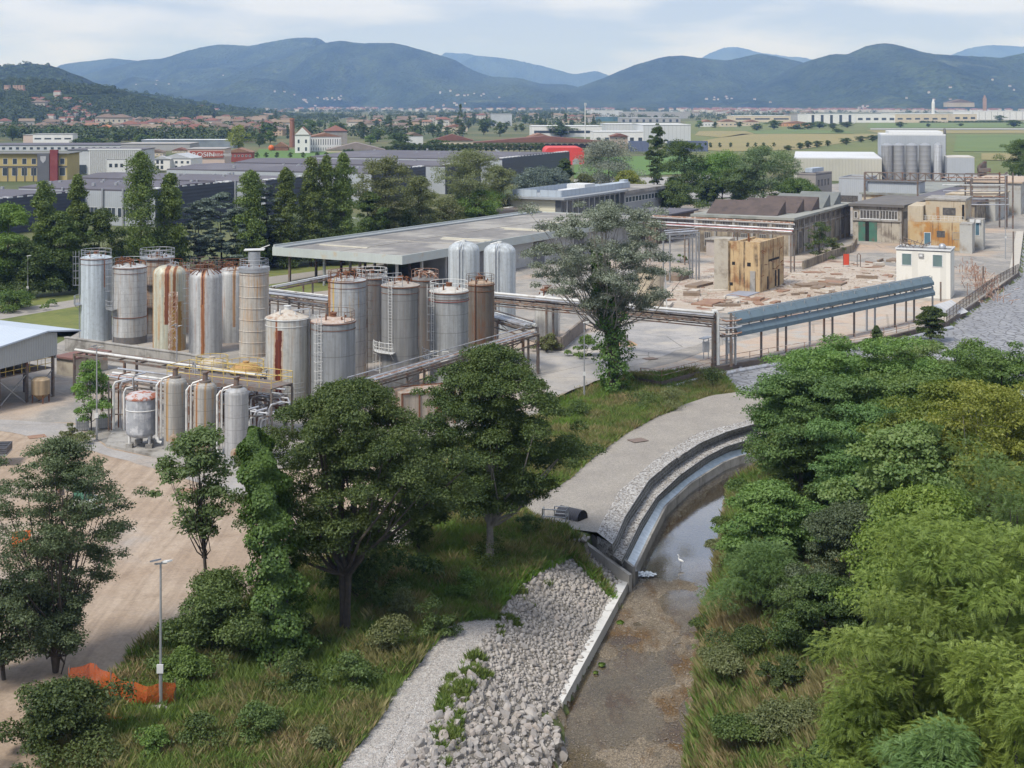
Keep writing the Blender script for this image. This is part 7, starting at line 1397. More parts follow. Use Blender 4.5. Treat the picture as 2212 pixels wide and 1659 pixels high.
for p in PRT:
    for c in list(p.children): bpy.data.objects.remove(c)
    bpy.data.objects.remove(p)
# ---------------------------------------------------------------- trees of the plain
TP = []; ORD = [a+b for a in ('', 'twenty-', 'thirty-') for b in ('first', 'second', 'third', 'fourth', 'fifth', 'sixth', 'seventh', 'eighth', 'ninth')]; ORD = ORD[:9]+['tenth', 'eleventh', 'twelfth', 'thirteenth', 'fourteenth', 'fifteenth', 'sixteenth', 'seventeenth', 'eighteenth', 'nineteenth', 'twentieth']+ORD[9:]
for i, (kd, mt, H, Wd, n, sz) in enumerate([('round', L_MID, 10, 9, 1400, .9), ('round', L_DARK, 12, 10, 1500, .95), ('round', L_DARK, 9, 9, 1200, .9), ('poplar', L_DARK, 16, 5, 1100, .9), ('cone', L_DARK, 15, 7, 1100, .9), ('round', L_OLV, 9, 8, 1200, .9), ('bush', L_MID, 6, 9, 1000, .9), ('bush', L_DARK, 5, 8, 900, .85), ('round', L_BRT, 9, 9, 1200, .9), ('round', L_YEL, 14, 16, 2600, 1.0)]):
    TP.append(mk_tree('plain_tree', '', 'tree', (0, -6000-60*i, 0), H, Wd, kd, cb=.12 if kd == 'round' else .02, K=34, n=n, size=sz, mat=mt, r=.25, seed=900+i, nl=4))
def ptree(i, x, by, ty, lb, group=None, w=None):
    X, Y = G(x, by); H = (by-ty)*Y/FOC; H0 = [10, 12, 9, 16, 15, 9, 6, 5, 9, 14][i]; s = H/H0; w0 = [9, 10, 9, 5, 7, 9, 9, 8, 9, 16][i]; sx = s if w is None else w*Y/FOC/w0
    dup(TP[i], (X, Y, 0), rg.random()*6, lb, group, (sx, sx, s))
ptree(9, 517, 328, 268, 'big yellow-green tree left of the mill, brightest of the town trees', None, 48)
for x, by, ty, i, w, lb in [(180, 318, 296, 1, 60, 'dark tree mass right of the long white building'), (250, 312, 285, 1, 34, 'dark round tree before the orange villa'), (205, 316, 298, 0, 70, 'green hedge trees behind the works roofs'), (310, 312, 290, 0, 40, 'green tree in front of the tan-roofed quarter'), (390, 306, 290, 1, 50, 'dark bush tree before the near town quarter'), (445, 305, 290, 2, 50, 'dark hedge tree left of the yellow-green tree'), (560, 318, 285, 1, 26, 'dark conifer-like tree beside the yellow-green tree'), (655, 300, 268, 1, 38, 'dark tree behind the chimney'), (668, 292, 258, 0, 44, 'green round tree right of the chimney'), (860, 320, 285, 1, 60, 'dark cedar before the blank house'), (785, 300, 262, 4, 24, 'pointed dark fir left of the blank house'), (815, 306, 278, 0, 36, 'green tree in front of the blank house'), (800, 312, 292, 8, 30, 'yellow-green bush in the mill garden'), (940, 322, 300, 2, 60, 'dark round tree before the arcade wing'), (870, 328, 303, 1, 70, 'wide dark tree at the end of the clipped hedge'),
    (1000, 300, 262, 4, 22, 'tall layered cedar standing in the middle plain'), (994, 285, 222, 3, 12, 'very tall thin conifer above the middle plain'), (1045, 292, 255, 1, 32, 'dark tree before the grey block building'), (1080, 295, 262, 2, 30, 'round dark tree right of the grey block building'), (1212, 296, 268, 1, 56, 'large dark tree behind the arcade roof'), (872, 276, 258, 2, 30, 'purple-dark tree in the plain'), (655, 322, 307, 2, 14, 'clipped round tree before the mill front'), (680, 322, 307, 2, 12, 'clipped round tree before the mill side'), (696, 322, 308, 2, 12, 'clipped round tree at the mill corner')]: ptree(i, x, by, ty, lb, None, w)
for x in (555, 575, 598, 627, 655, 686, 706): ptree(2, x, 342, 328, ORD[(555, 575, 598, 627, 655, 686, 706).index(x)]+' small round clipped tree from the left on the park lawn', 'small round trees on the park lawn', 12)
for i in range(22): ptree(7, 745+i*5.2, 331-i*.4, 321-i*.4, ORD[i]+' clipped bush from the left in the hedge row by the low grey hall', 'row of hedge bushes by the low grey hall', 9)
for i in range(30): ptree(1, 870+i*12, 330-i*.1, 308, ORD[i]+' dark hedge tree from the left in the row below the arcade', 'row of dark trees below the arcade', 20) if 870+i*12 < 1175 else None
for x, by, ty, w in [(1703, 326, 313, 22), (1728, 323, 307, 20), (1745, 321, 303, 22), (1765, 319, 303, 24), (1788, 317, 302, 16), (1828, 313, 297, 30), (1860, 308, 293, 26), (1885, 306, 291, 30), (1905, 304, 290, 26)]: ptree(1, x, by, ty, 'dark clipped bush in the field hedge', 'dark bushes of the field hedge left of the steel silos', w)
for x in (1500, 1512, 1524, 1535, 1555, 1578, 1615, 1632, 1650, 1672): ptree(2, x, 321-(x-1500)*.02, 307, ORD[(1500, 1512, 1524, 1535, 1555, 1578, 1615, 1632, 1650, 1672).index(x)]+' young round tree from the left along the field track', 'young trees along the field track', 9)
for x, by, ty, w, i in [(1635, 283, 266, 30, 1), (1672, 280, 258, 34, 1), (1745, 279, 264, 40, 0), (1770, 277, 262, 40, 0), (1800, 280, 265, 22, 1), (1830, 276, 262, 36, 1), (1945, 276, 262, 22, 1), (1545, 276, 262, 20, 4), (1598, 275, 262, 18, 1), (1720, 280, 268, 30, 7), (1812, 287, 276, 26, 7), (2005, 275, 266, 12, 1), (2075, 273, 266, 14, 1), (2190, 275, 258, 40, 1), (2160, 262, 248, 24, 1), (1510, 277, 260, 22, 8)]: ptree(i, x, by, ty, 'field-edge tree in the right distance', 'field-edge trees in the right distance', w)
for i in range(26): ptree(7, 1990+i*8, 265-i*.02, 260, ORD[i]+' low bush from the left in the hedge before the white factories', 'low hedge before the white factories', 10)
cnt = 0
for zone, n in [((0, 640, 262, 320), 75), ((540, 1010, 252, 300), 60), ((1010, 1290, 250, 285), 25)]:
    for _ in range(n*3):
        x = zone[0]+(zone[1]-zone[0])*rg.random(); y = zone[2]+(zone[3]-zone[2])*rg.random()**1.2; X, Y = G(x, y)
        if any((X-a)**2+(Y-b)**2 < 15**2 for a, b in HP): continue
        if 560 < x < 800 and y > 312 or y > 306 and x < 560: continue
        i = [0, 1, 1, 2, 0, 4, 3, 5, 8, 2, 1][rg.integers(11)]; cnt += 1
        dup(TP[i], (X, Y, 0), rg.random()*6, 'garden tree among the town houses', 'garden trees among the town houses', .7+.5*rg.random())
        if cnt > 70: break
    cnt = 0
for p in TP:
    for c in list(p.children): bpy.data.objects.remove(c)
    bpy.data.objects.remove(p)
# far woods as one mass
def woods(name, label, P, per, size, H, mat, seed, dense=1.):
    g = np.random.default_rng(seed); P = np.array(P, float); n = len(P); s = (.6+.7*g.random(n)); idx = np.repeat(np.arange(n), per)
    d = unit(g.normal(size=(len(idx), 3))); d[:, 2] = abs(d[:, 2]); R = H*.5*s[idx]
    C = P[idx]+np.stack([d[:, 0]*R, d[:, 1]*R, R*.45+d[:, 2]*R*1.2], 1); c = leafquads(C, unit(d+np.array([0, 0, .3])+g.normal(size=d.shape)*.4), size, g, .8)
    o = npmesh(name, c, np.arange(len(c)).reshape(-1, 4), mat); tag(o, label, 'woodland', kind='stuff'); return o
g = np.random.default_rng(44); P = []
HA = np.array(HP)
def okp(X, Y, r=17): return np.min((HA[:, 0]-X)**2+(HA[:, 1]-Y)**2) > r*r
for zone, n, pw in [((-60, 1300, 246, 262), 1500, 1), ((-60, 640, 256, 304), 800, 1), ((150, 560, 300, 309), 140, 1), ((560, 1010, 255, 300), 520, 1), ((1000, 1300, 256, 288), 160, 1), ((1300, 1760, 238, 262), 260, 1), ((420, 1500, 234, 246), 1500, 1), ((1480, 2240, 236, 246), 250, 1)]:
    for _ in range(n):
        x = zone[0]+(zone[1]-zone[0])*g.random(); y = zone[2]+(zone[3]-zone[2])*g.random(); X, Y = G(x, y)
        if fbm(np.array([X*.006]), np.array([Y*.003]), 3, 5)[0] < -.03 or not okp(X, Y): continue
        P.append((X, Y, 0))
woods('tree_belt', 'broken belts of dark trees between the far roofs of the plain', P, 70, 2.0, 11, leafmat('leaf_far', (.028, .045, .018), (.048, .072, .026), (.075, .10, .035), .15), 45)
P = []
while len(P) < 2600:
    px = -80+540*g.random(); Y = 1700+620*g.random()**1.2; X = XT(px, Y); z = hz('castle_hill37', X, Y)
    if z < -50 or fbm(np.array([X*.01]), np.array([Y*.006]), 3, 15)[0] < (-.06 if 60 < px < 330 and Y > 1850 else .0): continue
    P.append((X, Y, z-1))
woods('hill_wood', 'dark dense wood covering the castle hill', P, 46, 2.4, 10, MATS['leaf_far'], 46)
for k_, n_ in (('hills36', 1800), ('hills38', 900)):
    P = []; xx, yy, Z = HILLS[k_]
    for _ in range(n_):
        i, j = g.integers(2, len(xx)-2), g.integers(len(yy)//3, len(yy)-14); P.append((xx[i], yy[j], Z[j, i]-2))
    woods('hill_wood', 'woods on the round dark hill at the left horizon' if k_ == 'hills36' else 'woods on the low rise behind the far left town', P, 26, 3.5, 9, MATS['leaf_far'], 47)
# solar rows
T = None
for r in range(4):
    for (xa, xb) in ((1358, 1402), (1442, 1530)):
        X0, Y0 = G(xa, 331-r*5.5); X1, _ = G(xb, 331-r*5.5); T = thing('solar_row', 'row of blue-black solar panels beside the pale factory', 'solar panels', (X0, Y0, 0), 0, 'rows of solar panels'); L = X1-X0
        MB().prism_x([(0, 1.0), (0, 1.1), (4, 3.2), (4, 3.1)], 0, L).obj('panels', M('solar', (.03, .04, .07), (.05, .06, .09), .5, .2, wave=('X', 2)), T); b = MB()
        for i in range(8): b.bar((L*i/7, 2, 0), (L*i/7, 2, 2), .15)
        b.obj('legs', STEEL, T)
# ---------------------------------------------------------------- river works
def inpoly(x, y, P):
    r = np.zeros(np.shape(x), bool); n = len(P)
    for i in range(n):
        x0, y0 = P[i][:2]; x1, y1 = P[(i+1) % n][:2]
        k = ((y0 > y) != (y1 > y)) & (x < (x1-x0)*(y-y0)/(y1-y0+1e-12)+x0); r ^= k
    return r
def L3(pts, z): return np.array([V3(x, y, z) for x, y in pts])
PATH_L = [(1060, 1120), (1117, 1088), (1170, 1066), (1225, 1034), (1286, 979), (1347, 935), (1415, 898), (1480, 873), (1537, 854), (1600, 846), (1680, 842)]
PATH_M = [(1290, 1150), (1300, 1128), (1337, 1061), (1415, 993), (1506, 935), (1638, 902), (1760, 880)]
G1T = [(1322, 1175), (1330, 1162), (1350, 1115), (1401, 1037), (1450, 996), (1513, 956), (1570, 932), (1631, 915), (1700, 902)]
G1B = [(1324, 1200), (1332, 1187), (1356, 1133), (1411, 1052), (1460, 1010), (1523, 968), (1578, 944), (1633, 927), (1700, 914)]
G2T = [(1341, 1212), (1350, 1196), (1384, 1125), (1418, 1073), (1468, 1026), (1525, 986), (1568, 964), (1618, 949), (1690, 932)]
G2B = [(1346, 1228), (1354, 1213), (1388, 1145), (1424, 1083), (1474, 1040), (1537, 995), (1575, 976), (1610, 968), (1680, 955)]
LIPT = [(1364, 1236), (1371, 1220), (1400, 1160), (1435, 1092), (1490, 1042), (1560, 998), (1590, 986), (1612, 980), (1680, 966)]
ns = 60
pl = resample(L3(PATH_L, .03), ns); pm = resample(L3(PATH_M, .03), ns); a1 = resample(L3(G1T, .05), ns); b1 = resample(L3(G1B, -.9), ns); a2 = resample(L3(G2T, -.9), ns); b2 = resample(L3(G2B, -1.95), ns); lt = resample(L3(LIPT, -2.1), ns)
def strip(name, A_, B_, mat, label=None, cat=None, kind='structure', z=0, thick=0):
    b = MB(); b.loft([[tuple(p+np.array([0, 0, z])) for p in A_], [tuple(p+np.array([0, 0, z])) for p in B_]]); o = b.obj(name, mat); o['kind'] = kind; return o
def gravmat(name, c1, c2, s1, s2, contrast=.7, disp=.06):
    m, t, out = newmat(name); v = coords(t, True); vo = N(t, 'ShaderNodeTexVoronoi'); vo.inputs['Scale'].default_value = s1; t.links.new(v, vo.inputs['Vector'])
    col = mixc(t, ramp(t, noise(t, v, s2, 7, .65), [(.35, 0), (.65, 1)]), c1, c2); col = mixc(t, contrast, col, ramp(t, vo.outputs['Color'], [(.1, .45), (.5, 1), (.9, 1.5)]), 'MULTIPLY')
    bsdf(t, out, col, .95, 0, vo.outputs['Distance'], .8, disp); return m
PG = gravmat('path_gravel', (.285, .26, .225), (.235, .215, .19), 14, .3, .45, .02); WG = gravmat('white_gravel', (.40, .385, .365), (.31, .30, .285), 9, .8, .8, .08); GB = gravmat('gabion_face', (.25, .24, .225), (.17, .165, .155), 8, 2, .9, .12)
strip('gravel_path', pl, pm, PG); strip('white_gravel_edge', pm, a1, WG)
def gab(name, label, top, bot, inner=None):
    T = thing(name, label, 'gabion wall', tuple(top[0])); o = top[0]; b = MB(); b.loft([[tuple(p-o) for p in top], [tuple(p-o) for p in bot]]); b.obj('stone_face', GB, T)
    b = MB()
    for f in np.linspace(0, 1, 4): b.tube([tuple(p*(1-f)+q*f-o+np.array([.02, -.03, .01])) for p, q in zip(top, bot)], .012, 3, False)
    for i in range(0, ns, 1): b.tube([tuple(top[i]-o+np.array([.02, -.03, 0])), tuple(bot[i]-o+np.array([.02, -.03, 0]))], .012, 3, False)
    b.obj('wire_cage', STEEL, T); return T
gab('gabion_wall', 'upper dark step of caged stones curving beside the gravel path', a1, b1); gab('gabion_wall', 'lower dark step of caged stones just above the water channel', a2, b2)
strip('gabion_ledge', b1, a2, WG)
m, t, out = newmat('channel_water'); v = coords(t, True); b_ = bsdf(t, out, mixc(t, ramp(t, noise(t, mapping(t, v, (1, 1, 1)), 2.2, 5, .6), [(.4, 0), (.65, 1)]), (.50, .60, .68), (.68, .76, .82)), .12, 0, noise(t, v, 6, 4), .4, .04); CWM = m
strip('water_channel', b2+np.array([0, 0, .02]), lt+np.array([0, 0, -.10]), CWM)
T = thing('channel_kerb', 'thin concrete kerb holding the narrow water channel above the stream', 'kerb', tuple(lt[0])); o = lt[0]; b = MB(); nrm = np.array([.17, -.10, 0])
b.loft([[tuple(p-o+np.array([-.0, 0, -.2])) for p in lt], [tuple(p-o) for p in lt], [tuple(p-o+nrm) for p in lt], [tuple(p-o+nrm+np.array([0, 0, -1.3])) for p in lt]]); b.obj('kerb_body', CONC, T)
# end face of the gabions by the outlet
b = MB(); e = [(1290, 1158, .03), (1322, 1175, .05), (1324, 1200, -.85), (1341, 1212, -.85), (1346, 1228, -1.75), (1364, 1240, -1.7)]; P = [V3(*q) for q in e]; b.add(P+[(P[0][0], P[0][1]-.1, -2.2), (P[-1][0], P[-1][1], -2.6)], [(0, 1, 2, 3, 4, 5, 7, 6)]); o = b.obj('gabion_end', GB); tag(o, 'dark end face of caged stones above the outlet trough', 'gabion wall')
def slabwall(name, label, A_, B_, w, z0, z1, z0b=None, z1b=None, mat=CONC, cat='wall'):
    A_ = np.array(A_[:2]); B_ = np.array(B_[:2]); d = B_-A_; d = d/np.linalg.norm(d); n = np.array([-d[1], d[0]])*w/2; z0b = z0 if z0b is None else z0b; z1b = z1 if z1b is None else z1b
    v_ = [(*(A_-n-A_), z0), (*(B_-n-A_), z0b), (*(B_+n-A_), z0b), (*(A_+n-A_), z0), (*(A_-n-A_), z1), (*(B_-n-A_), z1b), (*(B_+n-A_), z1b), (*(A_+n-A_), z1)]
    o = MB().add(v_, [(0, 3, 2, 1), (4, 5, 6, 7), (0, 1, 5, 4), (1, 2, 6, 5), (2, 3, 7, 6), (3, 0, 4, 7)]).obj(name, mat, None, False, (A_[0], A_[1], 0)); tag(o, label, cat); return o
CPL = M('concrete_pale', (.58, .57, .54), (.50, .49, .46), .7, .9, bump=.2, dirt=(.30, .29, .27), dscale=.7, dcut=(.55, .72))
slabwall('outlet_wall', 'left concrete wing wall of the outlet trough, running down to the stream', V3(1213, 1134, .1), V3(1362, 1243, -1.7), .28, -1.2, .12, -2.9, -1.65, CONC)
slabwall('outlet_wall', 'right concrete wing wall of the outlet trough beside the gabion end', V3(1236, 1122, .1), V3(1370, 1226, -1.6), .2, -1.2, .1, -2.9, -1.55, CONC)
slabwall('outlet_floor', 'wet concrete floor of the outlet trough', V3(1226, 1132, -.5), V3(1368, 1236, -2.0), .9, -1.6, -.5, -2.9, -2.0, M('wet_concrete', (.13, .13, .125), (.17, .165, .155), 1, .4))
# culvert
X, Y = G(1246, 1124, -.1); T = thing('culvert_pipe', 'dark corrugated culvert pipe mouth half buried at the head of the trough', 'culvert', (X, Y, .05), radians(-38)); b = MB(); P = []; n = 46
rows = []
for i in range(n):
    u = -1.5+2.0*i/(n-1); r = .62+.045*sin(i*1.57); rows.append([(u, r*cos(a), r*sin(a)) for a in np.linspace(-.5, pi+.5, 22)])
b.loft(rows); b.obj('pipe_wall', M('culvert_dark', (.075, .075, .085), (.11, .11, .12), 3, .5), T, True); MB().tube([(.5, 0, 0), (.52, 0, 0)], .57, 18).obj('mouth', MATS['void_dark'], T)
b = MB(); b.add([(.55, -.6, -.35), (1.5, -.4, -.6), (1.5, .4, -.6), (.55, .6, -.35)], [(0, 1, 2, 3)]); b.obj('apron', CPL, T)
# platform with railings
X, Y = G(1198, 1128, .1); T = thing('outlet_platform', 'small grated concrete platform with thin grey railings', 'platform', (X, Y, .05), radians(-14)); MB().box(-.85, .95, -.45, .5, -.5, .08).obj('deck', CONC, T); MB().box(-.7, 0, -.35, .4, .085, .11).obj('grate', DSTEEL, T)
b = MB(); 
for pts in ([(-.8, -.4), (.9, -.4), (.9, .45), (-.1, .45)], [(-.8, -.4), (-.8, .1)]):
    for z in (.55, 1.05): b.tube([(x, y, z) for x, y in pts], .04, 4)
    for x, y in pts: b.tube([(x, y, .08), (x, y, 1.07)], .04, 4)
b.obj('railing', STEEL, T)
# concrete kerb wall along the stream
T = thing('stream_wall', 'pale new concrete wall with L-shaped end along the stream', 'wall', (wallB[0], wallB[1], -2.2)); A_ = np.array([wallA[0]-wallB[0], wallA[1]-wallB[1]]); d = A_/np.linalg.norm(A_); n = np.array([-d[1], d[0]]); h = .36
b = MB(); q = lambda a, s: tuple(d*a+n*s); Lw = np.linalg.norm(A_); b.prism([q(-.2, -h), q(Lw, -h), q(Lw, h), q(-.2, h)], -.9, .02); b.prism([q(-.2, h+.001), q(.38, h+.001), q(.38, h+1.0), q(-.2, h+1.0)], -.9, .015); b.obj('wall_body', CPL, T)
b = MB()
for i in range(1, 6): b.box(0, 0, 0, 0, 0, 0) if 0 else b.bar((*q(Lw*i/6, -h), .024), (*q(Lw*i/6, h), .024), .03, .01)
b.obj('joint', CONC, T)
# weir foam
X, Y = G(1392, 1238, -2.7); b = MB(); rg = np.random.default_rng(3)
for i in range(130):
    a = rg.random()*6.28; r = rg.random()**.6*.75; s = .04+.09*rg.random(); x, y, z = r*1.1*cos(a), r*.7*sin(a), .18*(1-r)*rg.random(); b.lathe([(.001, z-s*.5), (s, z), (.001, z+s*.6)], 5, (x, y, 0))
o = b.obj('weir_foam', M('foam', (.7, .74, .78), (.55, .6, .64), 6, .4), None, True, (X, Y, BED+.05)); tag(o, 'white foaming water where the channel spills into the stream', 'foam')
# ---------------------------------------------------------------- stones
def rocks(n_, seed):
    me = []; rgk = np.random.default_rng(seed)
    import bmesh
    for i in range(n_):
        bm = bmesh.new(); bmesh.ops.create_icosphere(bm, subdivisions=2 if i % 2 else 1, radius=.54); k = rgk.random(3)*9
        for q_ in range(9):
            nn = unit(rgk.normal(size=(1, 3)))[0]; dd = .20+.17*rgk.random()
            for v_ in bm.verts:
                c = np.array(v_.co); s_ = c@nn-dd
                if s_ > 0: v_.co = tuple(c-nn*s_)
        m_ = bpy.data.meshes.new('boulder'); bm.to_mesh(m_); bm.free(); me.append(m_)
    return me
RKM = [M('stone_a', (.37, .355, .335), (.29, .275, .26), 3, .95, bump=.7, rnd=[(1.05, 1.02, 1), (.8, .78, .78), (1.1, 1.0, .93), (.95, .95, .97), (.68, .66, .65)], dirt=(.27, .23, .2), dscale=2, dcut=(.55, .72))]
RM = rocks(7, 5)
for m_ in RM: m_.materials.append(RKM[0])
RIPL = [(893, 1659), (860, 1720), (1190, 1720), (1180, 1659), (1208, 1590), (1221, 1540), (1211, 1524), (1160, 1512), (1185, 1500), (1195, 1506), (1338, 1238), (1345, 1226), (1300, 1200), (1236, 1179), (1193, 1202), (1123, 1253), (1085, 1300), (1070, 1335), (1080, 1374), (1040, 1410), (1030, 1450), (1028, 1480), (985, 1505), (950, 1558)]
def WP(P, z): return [G(x, y, z) for x, y in P]
def zat(X, Y): return float(hgt(np.array([X]), np.array([Y]))[0])
RP_ = WP(RIPL, -1.1); mx_ = np.array(RP_); rg = np.random.default_rng(15); cand = []
tr = 0; grid = {}
while tr < 40000 and len(cand) < 2000:
    tr += 1; X = mx_[:, 0].min()+(np.ptp(mx_[:, 0]))*rg.random(); Y = mx_[:, 1].min()+(np.ptp(mx_[:, 1]))*rg.random()
    if not inpoly(X, Y, RP_): continue
    s = .26+.34*rg.random()**2+(.08+.22*rg.random()**2 if Y < 73 else -.04); ok = True; gx_, gy_ = int(X/.6), int(Y/.6)
    for a in (-1, 0, 1):
        for b_ in (-1, 0, 1):
            for (x2, y2, s2) in grid.get((gx_+a, gy_+b_), ()):
                if (x2-X)**2+(y2-Y)**2 < ((s+s2)*.36)**2: ok = False
    if ok: grid.setdefault((gx_, gy_), []).append((X, Y, s)); cand.append((X, Y, s))
cand.sort(key=lambda c: c[1]/c[2])
rv, rf, off = [], [], 0
for i, (X, Y, s) in enumerate(cand):
    z = zat(X, Y)+s*.1; e = (rg.random()*6, rg.random()*6, rg.random()*6); sc = (s*1.25, s*(.8+.3*rg.random()), s*.85); m_ = RM[rg.integers(7)]
    if i < 300:
        o = bpy.data.objects.new('boulder', m_); COL.objects.link(o); o.location = (X, Y, z); o.rotation_euler = e; o.scale = sc
        tag(o, ['small ', 'middling ', 'large '][int(s > .42)+int(s > .6)]+'pale angular boulder '+('at the bottom edge of the photo' if Y < 67 else 'below the L-shaped wall end' if Y < 74 else 'beside the long stream wall' if X > XT(1110, Y) else 'next to the grass strip')+' on the riprap slope', 'boulder', 'boulders of the riprap slope')
    else:
        from mathutils import Euler
        R_ = np.array(Euler(e).to_matrix()); c = np.array([v_.co[:] for v_ in m_.vertices])*np.array(sc)@R_.T+np.array([X, Y, z]); rv.append(c); rf.append(np.array([p.vertices[:] for p in m_.polygons])+off); off += len(c)
m2, t, out = newmat('stone_many'); g_ = N(t, 'ShaderNodeNewGeometry'); v = coords(t, True)
col = mixc(t, ramp(t, noise(t, v, 3, 5), [(.35, 0), (.65, 1)]), (.37, .355, .335), (.285, .27, .255)); col = mixc(t, .85, col, ramp(t, g_.outputs['Random Per Island'], [(0, (.65, .63, .62)), (.5, (1, .97, .95)), (1, (1.15, 1.1, 1.05))]), 'MULTIPLY'); bsdf(t, out, col, .95, 0, noise(t, v, 9, 5), .5, .04)
o = npmesh('riprap_stones', np.concatenate(rv), np.concatenate(rf), m2); tag(o, 'rest of the pale riprap stones further up the slope', 'stones', kind='stuff')
def smallstones(name, label, poly, z, n, smin, smax, mat, seed, zf=None):
    g = np.random.default_rng(seed); P = np.array(WP(poly, z)); out = []; A8 = np.array([(1, 0, 0), (-1, 0, 0), (0, 1, 0), (0, -1, 0), (0, 0, .7), (0, 0, -.6)])*.5; F8 = np.array([(0, 2, 4), (2, 1, 4), (1, 3, 4), (3, 0, 4), (2, 0, 5), (1, 2, 5), (3, 1, 5), (0, 3, 5)])
    X = P[:, 0].min()+np.ptp(P[:, 0])*g.random(n*3); Y = P[:, 1].min()+np.ptp(P[:, 1])*g.random(n*3); k = inpoly(X, Y, P); X, Y = X[k][:n], Y[k][:n]; n = len(X); Z = (zf or hgt)(X, Y)
    s = smin+(smax-smin)*g.random(n)**2; th = g.random(n)*6.28; V_ = A8[None]*s[:, None, None]*(1+.5*(g.random((n, 6, 1))-.5)); c, s_ = np.cos(th)[:, None], np.sin(th)[:, None]
    x, y = V_[:, :, 0]*c-V_[:, :, 1]*s_, V_[:, :, 0]*s_+V_[:, :, 1]*c; V_ = np.stack([x+X[:, None], y+Y[:, None], V_[:, :, 2]+Z[:, None]+.04], -1)
    o = npmesh(name, V_.reshape(-1, 3), (F8[None]+np.arange(n)[:, None, None]*6).reshape(-1, 3), mat); tag(o, label, 'gravel', kind='stuff'); return o
GRAVP = [(729, 1659), (690, 1720), (850, 1720), (893, 1659), (943, 1620), (947, 1519), (1025, 1417), (1035, 1385), (1076, 1345), (1060, 1330), (1000, 1340), (963, 1355), (924, 1401), (869, 1472), (807, 1569)]
gp = WP(GRAVP, -.1); grid_on('gravel_strip', WG, -12, 6, 56, 84, .25, lambda x, y: inpoly(x, y, gp), .05)
smallstones('gravel_stones', 'loose white crushed stone of the gravel strip', GRAVP, -.1, 16000, .06, .17, m2, 21)
grid_on('riprap_bed', gravmat('riprap_soil', (.20, .18, .155), (.13, .115, .09), 6, 1, .6, .05), -6, 14, 58, 98, .3, lambda x, y: inpoly(x, y, RP_), .03)
smallstones('riprap_chips', 'small stone chips filling the gaps of the riprap slope', RIPL, -1.1, 9000, .08, .22, m2, 22)
smallstones('pebbles', 'pebbles and small stones scattered over the stream bed', [(1178, 1720), (1215, 1540), (1356, 1255), (1400, 1240), (1450, 1130), (1560, 1015), (1610, 990), (1600, 1040), (1550, 1100), (1535, 1250), (1500, 1390), (1478, 1720)], BED, 8000, .04, .15, M('pebble', (.26, .225, .18), (.17, .145, .115), 2, .9), 23)
smallstones('bank_stones', 'band of pale stones along the foot of the channel kerb', [(1362, 1252), (1372, 1232), (1440, 1104), (1562, 1010), (1612, 990), (1650, 985), (1640, 1000), (1570, 1030), (1470, 1110), (1405, 1200), (1385, 1240)], BED, 2600, .1, .34, m2, 24)
smallstones('edge_stones', 'white stones heaped along the path edge above the gabions', [(1295, 1150), (1300, 1128), (1337, 1061), (1415, 993), (1506, 935), (1638, 902), (1631, 915), (1570, 932), (1513, 956), (1401, 1037), (1350, 1115), (1325, 1172)], .03, 5000, .07, .2, m2, 25, zf=lambda X, Y: X*0+.02)
smallstones('ledge_stones', 'white stones filling the ledge between the two gabion steps', G1B+G2T[::-1], -.9, 7000, .07, .2, m2, 26, zf=lambda X, Y: X*0-.9)
smallstones('rubble_chips', 'crumbled concrete and brick rubble strewn over the cleared yard', [(1440, 640), (1480, 600), (1560, 575), (1700, 570), (1900, 585), (1925, 620), (1800, 665), (1640, 672), (1500, 662)], .04, 3600, .1, .42, M('rubble_mix', (.38, .32, .26), (.26, .20, .155), .7, .95), 27, zf=lambda X, Y: X*0+.0)
# ---------------------------------------------------------------- grass and weeds
def grass(name, label, poly, n, h0, h1, mat, seed, z=0, cut=None, thr=0, w=.035, sc=.5, blades=5, world=False):
    g = np.random.default_rng(seed); P = np.array(poly if world else WP(poly, z)); X = P[:, 0].min()+np.ptp(P[:, 0])*g.random(n*4); Y = P[:, 1].min()+np.ptp(P[:, 1])*g.random(n*4)
    k = inpoly(X, Y, P)
    for c in (cut or []): k &= ~inpoly(X, Y, c)
    nz = fbm(X*sc, Y*sc, 4, seed); k &= nz > thr; X, Y, nz = X[k][:n], Y[k][:n], nz[k][:n]; n = len(X); Z = hgt(X, Y); h = (h0+(h1-h0)*g.random(n))*(.6+2.2*np.clip(nz-thr, 0, .35))
    X, Y, Z, h = [np.repeat(a, blades) for a in (X, Y, Z, h)]; m_ = len(X); a = g.random(m_)*6.28; r = g.random(m_)*.16; X = X+r*np.cos(a); Y = Y+r*np.sin(a); lean = h*(.25+.5*g.random(m_)); hh = h*(.6+.6*g.random(m_)); b_ = g.random(m_)*6.28
    wx, wy = np.cos(b_)*w*(.6+g.random(m_)), np.sin(b_)*w*(.6+g.random(m_))
    co = np.stack([np.stack([X-wx, Y-wy, Z-.03], 1), np.stack([X+wx, Y+wy, Z-.03], 1), np.stack([X+wx*.6+lean*.4*np.cos(a), Y+wy*.6+lean*.4*np.sin(a), Z+hh*.6], 1), np.stack([X+lean*np.cos(a), Y+lean*np.sin(a), Z+hh], 1)], 1).reshape(-1, 3)
    o = npmesh(name, co, np.arange(len(co)).reshape(-1, 4), mat); tag(o, label, 'grass', kind='stuff'); return o
GG = leafmat('grass_green', (.07, .115, .024), (.12, .175, .038), (.18, .21, .065), .3, .02); GO = leafmat('grass_olive', (.11, .11, .04), (.18, .165, .07), (.27, .235, .12), .3, .02); GD = leafmat('grass_dry', (.18, .14, .07), (.27, .21, .11), (.36, .29, .17), .3, .02); GV = leafmat('grass_vivid', (.075, .13, .02), (.12, .19, .03), (.17, .24, .05), .35, .02)
